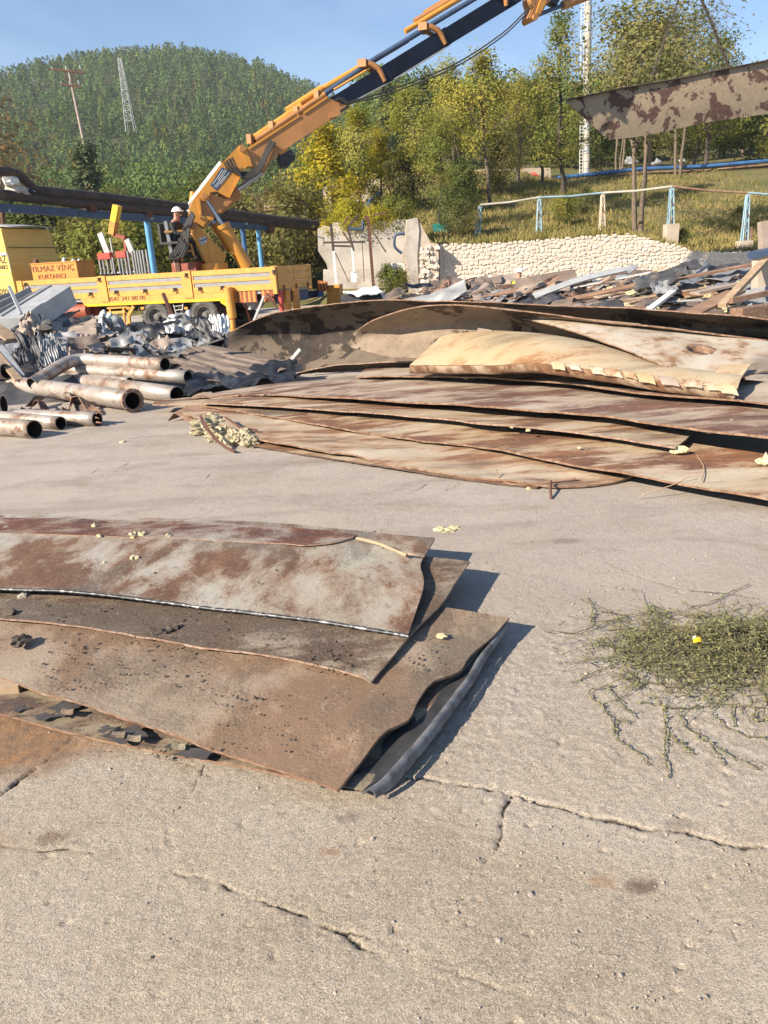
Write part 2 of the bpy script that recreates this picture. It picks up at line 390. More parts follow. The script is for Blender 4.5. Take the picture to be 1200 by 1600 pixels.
def text_mesh(name, body, size, frame, mat, parent, depth=.004, sx=1., align='LEFT'):
    """raised lettering; frame(x, y, z) maps letter plane -> parent coordinates"""
    cu = bpy.data.curves.new(name, 'FONT'); cu.body = body; cu.size = size; cu.extrude = depth; cu.align_x = align
    cu.resolution_u = 3
    t = bpy.data.objects.new(name + '_src', cu); COL.objects.link(t)
    dg = bpy.context.evaluated_depsgraph_get(); dg.update()
    me = bpy.data.meshes.new_from_object(t.evaluated_get(dg)); bpy.data.objects.remove(t)
    for v in me.vertices: v.co = Vector(frame(v.co.x * sx, v.co.y, v.co.z))
    me.materials.clear(); me.materials.append(MAT[mat])
    o = bpy.data.objects.new(name, me); COL.objects.link(o); o.parent = parent; return o
def resample(P, n):
    P = np.array(P, float); d = np.r_[0, np.cumsum(np.linalg.norm(np.diff(P, axis=0), axis=1))]; t = np.linspace(0, d[-1], n)
    return np.stack([np.interp(t, d, P[:, k]) for k in range(P.shape[1])], 1)
def smooth_line(P, n):
    """Catmull-Rom through the points, then even steps"""
    P = np.array(P, float); E = np.vstack([2 * P[0] - P[1], P, 2 * P[-1] - P[-2]]); out = []
    for i in range(1, len(E) - 2):
        for t in np.linspace(0, 1, 12, endpoint=False):
            a, b, c, d = E[i - 1:i + 3]
            out.append(.5 * ((2 * b) + (c - a) * t + (2 * a - 5 * b + 4 * c - d) * t * t + (3 * b - a - 3 * c + d) * t ** 3))
    out.append(P[-1]); return resample(out, n)

# ------------------------------------------------------------------ ground
def crack_lines():
    C = [
     ([(560, 1196), (600, 1205), (660, 1215), (740, 1228), (795, 1240), (850, 1255), (905, 1270), (965, 1282), (1010, 1297), (1075, 1302), (1140, 1318), (1200, 1322), (1300, 1345)], .0075, .018),
     ([(795, 1240), (788, 1275), (782, 1300), (772, 1330), (758, 1348)], .007, .014),
     ([(745, 1355), (730, 1390), (716, 1420), (690, 1450)], .003, .006),
     ([(270, 1357), (330, 1378), (400, 1408), (440, 1420), (500, 1445), (570, 1475), (640, 1500), (700, 1510), (760, 1535), (830, 1565), (905, 1590), (960, 1610)], .0065, .012),
     ([(-60, 1318), (0, 1325), (130, 1330)], .005, .008), ([(130, 1330), (200, 1345), (270, 1357)], .003, .006),
     ([(-80, 1300), (0, 1240), (40, 1210), (80, 1180), (118, 1150)], .012, .022),
     ([(700, 1510), (650, 1480), (600, 1462), (520, 1455)], .003, .006),
     ([(1120, 1415), (1100, 1460), (1075, 1490)], .0035, .006), ([(1200, 1500), (1150, 1470), (1120, 1420)], .003, .005),
     ([(640, 773), (700, 735), (760, 705)], .008, .007), ([(690, 770), (760, 735), (830, 745)], .006, .005),
     ([(940, 875), (1010, 905), (1060, 920), (1200, 935)], .007, .006), ([(860, 985), (900, 960), (950, 965)], .005, .006),
     ([(120, 1175), (200, 1170), (290, 1190), (330, 1215)], .0025, .004), ([(320, 1195), (300, 1240), (270, 1280)], .003, .005),
     ([(-40, 790), (60, 780), (110, 745), (220, 720)], .012, .008), ([(60, 745), (300, 742), (520, 760)], .007, .005)]
    return [(np.array([at_z(*p)[:2] for p in pts]), w, d) for pts, w, d in C]

def make_yard():
    xs = np.r_[-70., -50, -35, -25, -18, -13, -9.5, -7, np.arange(-5.5, -2.6, .09), np.arange(-2.6, 2.4, .0085), np.arange(2.4, 6.5, .09), 8, 10.5, 14, 19, 26, 35, 50, 70.]
    ys = [-6., -3, -1, 0, .5, .8]
    while ys[-1] < 5.6: ys.append(ys[-1] + .0042 + .0016 * (ys[-1] - .8) ** 1.5)
    while ys[-1] < 34: ys.append(ys[-1] * 1.03 + .01)
    ys = np.array(ys); X, Y = np.meshgrid(xs, ys, indexing='ij')
    warp = fbm(X * 9, Y * 9, 5, 3) * .022 + fbm(X * 40, Y * 40, 8, 2) * .008
    warp2 = fbm(X * 9, Y * 9, 55, 3) * .022 + fbm(X * 40, Y * 40, 58, 2) * .008
    px, py = X + warp, Y + warp2
    crack = np.zeros_like(X); Z = np.zeros_like(X)
    for L, w, dep in crack_lines():
        D = np.full(X.shape, 9.)
        for (a, b) in zip(L[:-1], L[1:]):
            ab = b - a; t = np.clip(((px - a[0]) * ab[0] + (py - a[1]) * ab[1]) / (ab @ ab), 0, 1)
            D = np.minimum(D, np.hypot(px - a[0] - t * ab[0], py - a[1] - t * ab[1]))
        wv = w * (.2 + 1.0 * np.clip(fbm(X * 7, Y * 7, 71, 3) + .45, 0, 1.2))
        br = np.clip(fbm(X * 14, Y * 14, 61, 3) * 2.0 + .75, .25, 1); k = np.exp(-(D / wv) ** 4); Z -= dep * .8 * k * br; crack = np.maximum(crack, k * br)
        sp_ = np.exp(-(D / (w * 5 + .015)) ** 2); Z -= sp_ * min(dep, .010) * .28 * np.clip(fbm(X * 45, Y * 45, 31, 2, .7) * 3 - .2, 0, 1)
    # broken, stony band between the crack and the smoother slab further out
    rough = np.clip((3.35 + fbm(X * 1.3, Y * 1.3, 3, 3) * .9 - Y) / .8, 0, 1) * np.clip((Y - 1.55 + fbm(X * 1.5, Y * 1.5, 9, 3) * .9) / .7, .12, 1) * np.clip((X + .5) / .6, .3, 1)
    fade = np.clip((6.5 - Y) / 4, 0, 1) * np.clip((4 - np.abs(X)) / 1.5, 0, 1)
    g = fbm(X * 34, Y * 34, 41, 3, .6)
    Z += fade * (rough * (np.abs(fbm(X * 38, Y * 38, 21, 2, .7)) * .0085 + np.maximum(g - .2, 0) * .010) + g * .0012 + fbm(X * 3, Y * 3, 2, 2) * .004 + fbm(X * 95, Y * 95, 77, 1) * .0026)
    pit = np.clip(fbm(X * 26, Y * 26, 91, 2) - .46, 0, 1); Z -= pit * .045 * fade
    inner = (Y < 34.1)
    Z += fbm(X * .5, Y * .5, 6, 3) * .02 * np.clip((Y - 1) / 6, 0, 1) * np.clip((14 - Y) / 5, 0, 1)
    nu, nv = X.shape; I = np.arange(nu * nv).reshape(nu, nv)
    Q = np.stack([I[:-1, :-1], I[1:, :-1], I[1:, 1:], I[:-1, 1:]], -1).reshape(-1, 4)
    n = NT('yard_concrete'); p = n.pos()
    at = n.new('ShaderNodeAttribute'); at.attribute_name = 'crack'; ck = at.outputs['Fac']
    at2 = n.new('ShaderNodeAttribute'); at2.attribute_name = 'rough'; rg = at2.outputs['Fac']
    l1 = n.noise(p, .55, 6, .6); l2 = n.noise(p, 2.3, 6, .65, .3); m1 = n.noise(p, 14, 6, .7); f1 = n.noise(p, 130, 3, .7); f2 = n.noise(p, 420, 2, .6)
    col = n.mix(n.rng(l1, .35, .65), (.405, .35, .30), (.50, .442, .392))
    sp = n.new('ShaderNodeSeparateXYZ'); n.put(sp.inputs[0], p)
    near = n.rng(n.ma('ADD', sp.outputs['Y'], n.ma('MULTIPLY', l2, 1.5)), 2.6, 4.4, 1, 0)
    col = n.mix(near, col, n.mix(n.rng(l2, .3, .7), (.42, .34, .25), (.525, .44, .335)))
    col = n.mix(n.rng(l2, .53, .72, 0, .45), col, (.27, .22, .185))
    col = n.mix(n.rng(m1, .5, .75, 0, .5), col, (.24, .20, .155)); col = n.mix(n.rng(m1, .26, .42, .5, 0), col, (.50, .45, .385))
    b1 = n.noise(n.mp(p, (1, 1.6, 1), (0, 0, .4), (7, 3, 0)), 1.1, 5, .6, .8); col = n.mix(n.rng(b1, .5, .68, 0, .55), col, (.52, .46, .385)); col = n.mix(n.rng(b1, .33, .45, .5, 0), col, (.285, .225, .165))
    # sand grains and chips
    col = n.mix(n.rng(f1, .56, .70, 0, .75), col, (.145, .12, .095)); col = n.mix(n.rng(f1, .28, .40, .7, 0), col, (.60, .53, .45))
    col = n.mix(n.rng(f2, .58, .68, 0, .6), col, (.17, .14, .11)); col = n.mix(n.rng(f2, .32, .42, .5, 0), col, (.56, .5, .43))
    vo = n.voro(n.mp(p, (1, 1, .3)), 38, 'F1', 'Color'); vd = n.voro(n.mp(p, (1, 1, .3)), 38)
    chip = n.ma('MULTIPLY', n.rng(vd, .22, .3, 1, 0), n.rng(vo, .72, .8)); col = n.mix(n.ma('MULTIPLY', chip, n.ma('MULTIPLY', rg, .8)), col, (.62, .56, .49))
    a1 = n.voro(p, 230, 'F1', 'Color'); s1 = n.new('ShaderNodeSeparateColor'); n.put(s1.inputs[0], a1); ag = s1.outputs[0]
    fadeN = n.rng(sp.outputs['Y'], 2.6, 4.4, 1, .12)
    col = n.mix(n.ma('MULTIPLY', n.rng(ag, .22, .12, 0, .38), fadeN), col, (.16, .13, .10)); col = n.mix(n.ma('MULTIPLY', n.rng(ag, .80, .90, 0, .6), fadeN), col, (.62, .55, .46))
    a2 = n.voro(p, 480, 'F1', 'Color'); s2 = n.new('ShaderNodeSeparateColor'); n.put(s2.inputs[0], a2); n2 = s2.outputs[1]
    col = n.mix(n.ma('MULTIPLY', n.rng(n2, .28, .18, 0, .38), fadeN), col, (.17, .14, .11)); col = n.mix(n.ma('MULTIPLY', n.rng(n2, .78, .88, 0, .5), fadeN), col, (.60, .53, .45))
    col = n.mix(n.ma('MULTIPLY', rg, .45), col, n.mix(1., col, (.93, .97, 1.03), 'MULTIPLY')); col = n.mix(n.ma('MULTIPLY', n.rng(rg, .5, .9), n.rng(m1, .38, .5, .35, 0)), col, (.57, .52, .46))
    # long dark drag streaks on the middle of the yard
    st = n.noise(n.mp(p, (.35, 2.4, 1), (0, 0, .35)), 1.2, 5, .6); col = n.mix(n.ma('MULTIPLY', n.rng(st, .52, .7, 0, .45), n.rng(sp.outputs['Y'], 3.4, 4.4)), col, (.245, .205, .175))
    # rust seeped from the sheets, lower left
    dx = n.ma('SUBTRACT', sp.outputs['X'], -1.55); dy = n.ma('SUBTRACT', sp.outputs['Y'], 2.42)
    dd = n.ma('ADD', n.ma('MULTIPLY', dx, dx), n.ma('MULTIPLY', n.ma('MULTIPLY', dy, dy), 5.))
    ru = n.rng(n.ma('ADD', dd, n.ma('MULTIPLY', n.ma('SUBTRACT', l2, .5), .5)), .1, .36, .75, 0)
    col = n.mix(ru, col, n.mix(n.rng(m1, .35, .6), (.33, .15, .04), (.17, .085, .04)))
    ru2 = n.rng(n.noise(n.mp(p, (1, 1, 1), loc=(3, 8, 1)), .9, 5, .6, .5), .62, .75, 0, .33); col = n.mix(ru2, col, (.33, .18, .095))
    for (sx_, sy_, a_, c_, k_) in ((at_z(1000, 1384), 0, .055, (.13, .085, .065), .75), (at_z(945, 1378), 0, .05, (.36, .20, .11), .5), (at_z(545, 1278), 0, .05, (.20, .16, .13), .6), (at_z(515, 1332), 0, .035, (.30, .18, .11), .6), (at_z(80, 1310), 0, .06, (.16, .10, .07), .6), (at_z(180, 1335), 0, .05, (.30, .24, .18), .4), (at_z(885, 845), 0, .10, (.2, .165, .135), .6), (at_z(1060, 1290), 0, .06, (.2, .165, .135), .5)):
        ux = n.ma('SUBTRACT', sp.outputs['X'], float(sx_[0])); uy = n.ma('MULTIPLY', n.ma('SUBTRACT', sp.outputs['Y'], float(sx_[1])), 1.7)
        dd_ = n.ma('SQRT', n.ma('ADD', n.ma('MULTIPLY', ux, ux), n.ma('MULTIPLY', uy, uy))); dd_ = n.ma('ADD', dd_, n.ma('MULTIPLY', n.ma('SUBTRACT', n.noise(p, 30, 4, .6), .5), .12))
        col = n.mix(n.rng(dd_, a_ * .45, a_ * 1.05, k_, 0), col, c_)
    col = n.mix(n.rng(ck, .35, .8, 0, .9), col, (.05, .04, .03))
    h = n.ma('ADD', n.ma('MULTIPLY', f1, .6), n.ma('ADD', n.ma('MULTIPLY', f2, .5), n.ma('ADD', n.ma('MULTIPLY', m1, .7), n.ma('ADD', n.ma('MULTIPLY', ag, .35), n.ma('MULTIPLY', n2, .16)))))
    n.bump(h, .9, .008); n.fin(col, .92, 0, .25)
    me = np_mesh('concrete_yard', np.stack([X, Y, Z], -1).reshape(-1, 3), Q, [n.m], True)
    for nm, arr in (('crack', crack), ('rough', rough)):
        a = me.attributes.new(nm, 'FLOAT', 'POINT'); a.data.foreach_set('value', arr.astype(np.float32).ravel())
    o = np_obj('concrete_yard', me); tag(o, kind='structure')
    # loose grit and small stones
    k = 3600; sx = RNG.uniform(-1.5, 1.9, k); sy = 1.1 + RNG.uniform(0, 1, k) ** 1.2 * 3.2
    keep = (sx > .15 + .2 * RNG.normal(size=k)) | (RNG.uniform(size=k) < .25); sx, sy = sx[keep], sy[keep]
    scatter_stones('grit', sx, sy, np.clip(RNG.lognormal(-6.0, .6, len(sx)), .0012, .010), lambda a, b: 0.003)

def scatter_stones(name, sx, sy, r, zf, mat='pebble'):
    base = np.array([(1, 0, -.3), (.2, .9, -.3), (-.9, .5, -.3), (-.7, -.8, -.3), (.5, -.9, -.3), (.5, .1, .6), (-.4, .4, .7), (-.1, -.5, .55)])
    tri = np.array([(0, 1, 5), (1, 6, 5), (1, 2, 6), (2, 3, 6), (3, 7, 6), (3, 4, 7), (4, 0, 7), (0, 5, 7), (5, 6, 7)])
    V = []; T = []
    for i in range(len(sx)):
        a = RNG.uniform(0, 6.28); b = base * (1 + RNG.uniform(-.25, .25, base.shape)) * r[i] * np.array([1, RNG.uniform(.5, 1), RNG.uniform(.4, .9)])
        ca, sa = cos(a), sin(a); q = np.stack([b[:, 0] * ca - b[:, 1] * sa + sx[i], b[:, 0] * sa + b[:, 1] * ca + sy[i], b[:, 2] + zf(sx[i], sy[i])], 1)
        T.append(tri + 8 * i); V.append(q)
    o = np_obj(name, np_mesh(name, np.vstack(V), np.vstack(T), mat)); return tag(o, 'small stones and grit scattered over the cracked concrete', 'grit', kind='stuff')

# terrain beyond the yard -----------------------------------------------------
WALL_Y = 33.0
def sstep(x, a, b): t = np.clip((x - a) / (b - a), 0, 1); return t * t * (3 - 2 * t)
def wall_top(x):
    return np.interp(x, [1.0, 2.9, 4.9, 10.9, 14.0, 16.4, 30], [2.2, 2.22, 2.14, 2.18, 1.28, 1.23, 1.22])
def height(x, y):
    x = np.asarray(x, float); y = np.asarray(y, float)
    # right bank: from the wall top up to the road, then gently on
    bank = wall_top(x) + np.interp(y, [33.2, 38, 46, 58, 60.5, 66, 90, 150, 230, 400, 900], [0.0, .55, 2.1, 5.2, 5.6, 5.7, 9.5, 22, 29, 34, 40])
    left = np.interp(y, [0, 33, 36, 40, 60, 100, 200], [-.3, -.3, -.1, .3, 2, 5, 14])
    s = sstep(x, -3.0, 1.5) * np.where(x < 2.7, sstep(y, 35.0, 36.6), 1.); z = left * (1 - s) + bank * s
    # big wooded hill, far left
    hx, hy = x + 150., y - 560.
    r1 = 112 * np.exp(-(np.where(hx < 0, (hx / 108.) ** 2, np.abs(hx / 190.) ** 3)) - (np.where(hy < 0, hy / 250., hy / 200.)) ** 2)
    r2 = 0 * np.exp(-((x + 330) / 120.) ** 2 - ((y - 470) / 180.) ** 2) + 0 * np.exp(-((x - 60) / 130.) ** 2 - ((y - 560) / 160.) ** 2)
    z = z + (r1 + r2) * sstep(y, 90, 330) * 1.0
    n = fbm(x * .05, y * .05, 12, 3) * np.clip((y - 60) / 60, 0, 3) + fbm(x * .6, y * .6, 15, 3) * .22 * np.clip((y - 33.6) / 4, 0, 1)
    return z + n
def make_terrain():
    ys = [33.25]
    while ys[-1] < 735: ys.append(ys[-1] * 1.028 + .12)
    ys = np.array(ys); ts = np.linspace(-1, 1, 190)
    xs = np.sign(ts) * (np.abs(ts) * 34 + np.abs(ts) ** 3.2 * 900)
    X, Y = np.meshgrid(xs, ys, indexing='ij'); Z = height(X, Y)
    nu, nv = X.shape; I = np.arange(nu * nv).reshape(nu, nv)
    Q = np.stack([I[:-1, :-1], I[1:, :-1], I[1:, 1:], I[:-1, 1:]], -1).reshape(-1, 4)
    n = NT('hillside_ground'); p = n.pos()
    a = n.noise(p, .12, 6, .65, .4); b = n.noise(p, .8, 6, .7); c = n.noise(p, 6, 5, .7)
    col = n.mix(n.rng(a, .4, .6), (.125, .14, .045), (.20, .175, .080)); col = n.mix(n.rng(b, .46, .7, 0, .85), col, (.25, .175, .095))
    col = n.mix(n.rng(c, .45, .7, 0, .6), col, (.085, .085, .035))
    sp = n.new('ShaderNodeSeparateXYZ'); n.put(sp.inputs[0], p)
    col = n.mix(n.rng(sp.outputs['Y'], 75, 130, 0, .8), col, (.045, .06, .028))
    n.bump(n.ma('ADD', b, c), .8, .15); n.fin(col, .95, 0, .1)
    o = np_obj('hillside', np_mesh('hillside', np.stack([X, Y, Z], -1).reshape(-1, 3), Q, [n.m], True)); tag(o, kind='structure')
    # the road along the top of the bank
    xs = np.arange(-2., 46, 1.5); V = []; Qr = []
    for i, x in enumerate(xs):
        for yy in (60.6, 65.8): V.append((x, yy, float(max(height(x, 60.6), height(x, 65.8))) + .12))
        if i: Qr.append((2 * i - 2, 2 * i, 2 * i + 1, 2 * i - 1))
    o = np_obj('road', np_mesh('road', V, Qr, 'road')); tag(o, kind='structure')

# ------------------------------------------------------------------ foliage
def leaf_cards(C, size, droop=.2, aspect=.55, flat=.0, nrm=None):
    """rhombic leaves at points C"""
    n = len(C); d = RNG.normal(size=(n, 3)); d[:, 2] = d[:, 2] * (1 - flat) - droop; d /= np.linalg.norm(d, axis=1, keepdims=True)
    if nrm is not None:   # leaves on the outside of a crown face outwards, as they do toward the light
        d = d - nrm * (d * nrm).sum(1, keepdims=True) * .75; d /= np.linalg.norm(d, axis=1, keepdims=True) + 1e-9
    w = np.cross(d, RNG.normal(size=(n, 3)) if nrm is None else nrm + .4 * RNG.normal(size=(n, 3))); w /= (np.linalg.norm(w, axis=1, keepdims=True) + 1e-9)
    L = size * RNG.uniform(.6, 1.35, (n, 1)); V = np.stack([C - d * L * .5, C + w * L * aspect * .5, C + d * L * .5, C - w * L * aspect * .5], 1)
    return V.reshape(-1, 3), np.arange(4 * n).reshape(n, 4)
def tree_mesh(kind, H=8., spread=2.2, leaf='leaf_green', size=.2, nl=4500, bark='bark', base=.3, limbs=16, trunks=1, up=.55, seed=1, dens=.5, lean=0.0, pts_jit=.30):
    """trunk with limbs (one mesh) and a crown of separate leaves (another)"""
    r = random.Random(seed); mb = MB(); pts = []
    for k in range(trunks):
        a = r.uniform(0, 6.28); off = np.array((cos(a), sin(a), 0)) * (.0 if trunks == 1 else .25)
        top = np.array((cos(a) * lean * H + r.uniform(-.06, .06) * H, sin(a) * lean * H + r.uniform(-.06, .06) * H, H * r.uniform(.88, 1)))
        P = [off + top * t + np.array((r.uniform(-1, 1), r.uniform(-1, 1), 0)) * .035 * H * t * (1 - t) * 2 for t in np.linspace(0, 1, 8)]
        R0 = H * .016 / sqrt(trunks); mb.tube(P, [R0 * (1 - .88 * t) for t in np.linspace(0, 1, 8)], 6, 0, False)
        T = resample(P, 60)
        for j in range(limbs):
            t = base + (1 - base) * (j + r.random()) / limbs; p = T[min(59, int(t * 59))]
            ang = r.uniform(0, 6.28); prof = sin(pi * min(1, .22 + .78 * (t - base) / (1 - base + 1e-6))) if kind != 'pine' else (1.05 - (t - base) / (1 - base))
            l = spread * max(.25, prof) * r.uniform(.65, 1.15); dv = np.array((cos(ang), sin(ang), up * r.uniform(.5, 1.5) + (.3 if t > .8 else 0)))
            dv /= np.linalg.norm(dv); q = [p]
            for s_ in range(1, 5): q.append(p + dv * l * s_ / 4 + np.array((r.uniform(-1, 1), r.uniform(-1, 1), r.uniform(-.6, 1))) * .07 * l * s_ / 2)
            br = max(.006, R0 * .42 * (1.15 - t)); mb.tube(q, [br, br * .8, br * .6, br * .4, br * .2], 5, 0, False)
            qq = resample(q, 20)
            for s_ in range(6):
                b0 = qq[r.randrange(7, 20)]; dd = np.array((r.gauss(0, 1), r.gauss(0, 1), r.gauss(.25, .7))); dd /= np.linalg.norm(dd); ll = l * r.uniform(.18, .45)
                e = b0 + dd * ll; mb.tube([b0, (b0 + e) / 2 + np.array((0, 0, .03 * ll)), e], [br * .3, br * .22, br * .1], 4, 0, False)
                for w_ in np.linspace(.25, 1, 4): pts.append((b0 + (e - b0) * w_, ll))
    me1 = mb.mesh('trunk', bark); me2 = None
    if nl:
        C = np.array([p for p, _ in pts]); keep = vnoise(C[:, 0] * 1.1 + 5, C[:, 2] * 1.1 + C[:, 1], seed) > -.5 + (1 - dens) * .7
        C = C[keep] if keep.sum() > 8 else C
        i = RNG.integers(0, len(C), nl); pp = C[i] + RNG.normal(size=(nl, 3)) * pts_jit * spread * .42
        nn = pp - np.array((0, 0, H * .5)); nn = nn / np.array((spread, spread, H * .5)); nn /= np.linalg.norm(nn, axis=1, keepdims=True) + 1e-9
        V, Q = leaf_cards(pp, size, .25 if kind != 'pine' else -.1, .55, 0., nn)
        me2 = np_mesh('crown', V, Q, leaf)
    return me1, me2
TREES = {}
def plant(kind, x, y, h=1., w=None, label='', cat='tree', group=None, name='tree', rz=None, z=None):
    t = TREES[kind]; z = float(height(x, y)) - .08 if z is None else z
    e = empty(name, (x, y, z), label, cat, group); w = h if w is None else w
    rz = random.uniform(0, 6.28) if rz is None else rz
    for nm, me in (('trunk', t[0]), ('crown', t[1])):
        if me is None: continue
        o = np_obj(nm, me, e); o.scale = (w, w, h); o.rotation_euler = (0, 0, rz)
    return e
# ------------------------------------------------------------------ crane lorry
TRUCK_O = np.array((-6.51, 23.05, 0.0)); TA = radians(19)
TU = np.array((cos(TA), -sin(TA), 0)); TV = np.array((sin(TA), cos(TA), 0))
def TL(px, py, v=0.0):
    P = on_plane(px, py, TRUCK_O + TV * v, TV) - TRUCK_O; return np.array((P @ TU, v, P[2]))
def W2T(P): P = np.array(P) - TRUCK_O; return np.array((P @ TU, P @ TV, P[2]))

def wheel(parent, u, v, R=.46, w=.30, side=-1):
    """tyre with tread blocks, dished rim, hub and nuts; axle along v"""
    mb = MB(); prof = [(-w / 2, R * .58), (-w / 2, R * .86), (-w / 2 + .035, R * .97), (w / 2 - .035, R * .97), (w / 2, R * .86), (w / 2, R * .58)]
    n = 36; vs = []; fs = []
    for k in range(n):
        a = 2 * pi * k / n
        for (y, r) in prof: vs.append((u + r * cos(a), v + y, R + r * sin(a)))
    m = len(prof)
    for k in range(n):
        for j in range(m): fs.append((k * m + j, ((k + 1) % n) * m + j, ((k + 1) % n) * m + (j + 1) % m, k * m + (j + 1) % m))
    mb.add(vs, fs, 0, True)
    for k in range(28):
        for s_ in (-1, 1):
            a = 2 * pi * (k + .25 * s_) / 28; t = np.array((-sin(a), 0, cos(a))); e = np.array((cos(a), 0, sin(a)))
            c = np.array((u, v + s_ * w * .27, R)) + e * R * .985
            mb.beam(c - np.array((0, 1, 0)) * w * .22, c + np.array((0, 1, 0)) * w * .22, R * .13, R * .05, 0, up=tuple(e))
    tyre = mb.build('wheel', ['tyre'], parent)
    rm = MB(); y0 = v + side * (w / 2 - .01); y1 = v + side * (w / 2 - .14)
    rings = [(R * .60, y0), (R * .54, y0 + side * .012), (R * .50, y0 - side * .02), (R * .42, y1), (R * .24, y1), (R * .20, y0 - side * .04), (R * .12, y0 - side * .03), (.005, y0 - side * .03)]
    vs = [(u + r * cos(2 * pi * k / 24), y, R + r * sin(2 * pi * k / 24)) for r, y in rings for k in range(24)]
    fs = [(j * 24 + k, j * 24 + (k + 1) % 24, (j + 1) * 24 + (k + 1) % 24, (j + 1) * 24 + k) for j in range(len(rings) - 1) for k in range(24)]
    rm.add(vs, fs, 0, True)
    for k in range(10):
        a = 2 * pi * k / 10; c = (u + R * .34 * cos(a), y1, R + R * .34 * sin(a)); rm.tube([c, (c[0], c[1] + side * .03, c[2])], .016, 6, 0)
    sub(rm, 'rim', ['rim'], tyre)
    return tyre

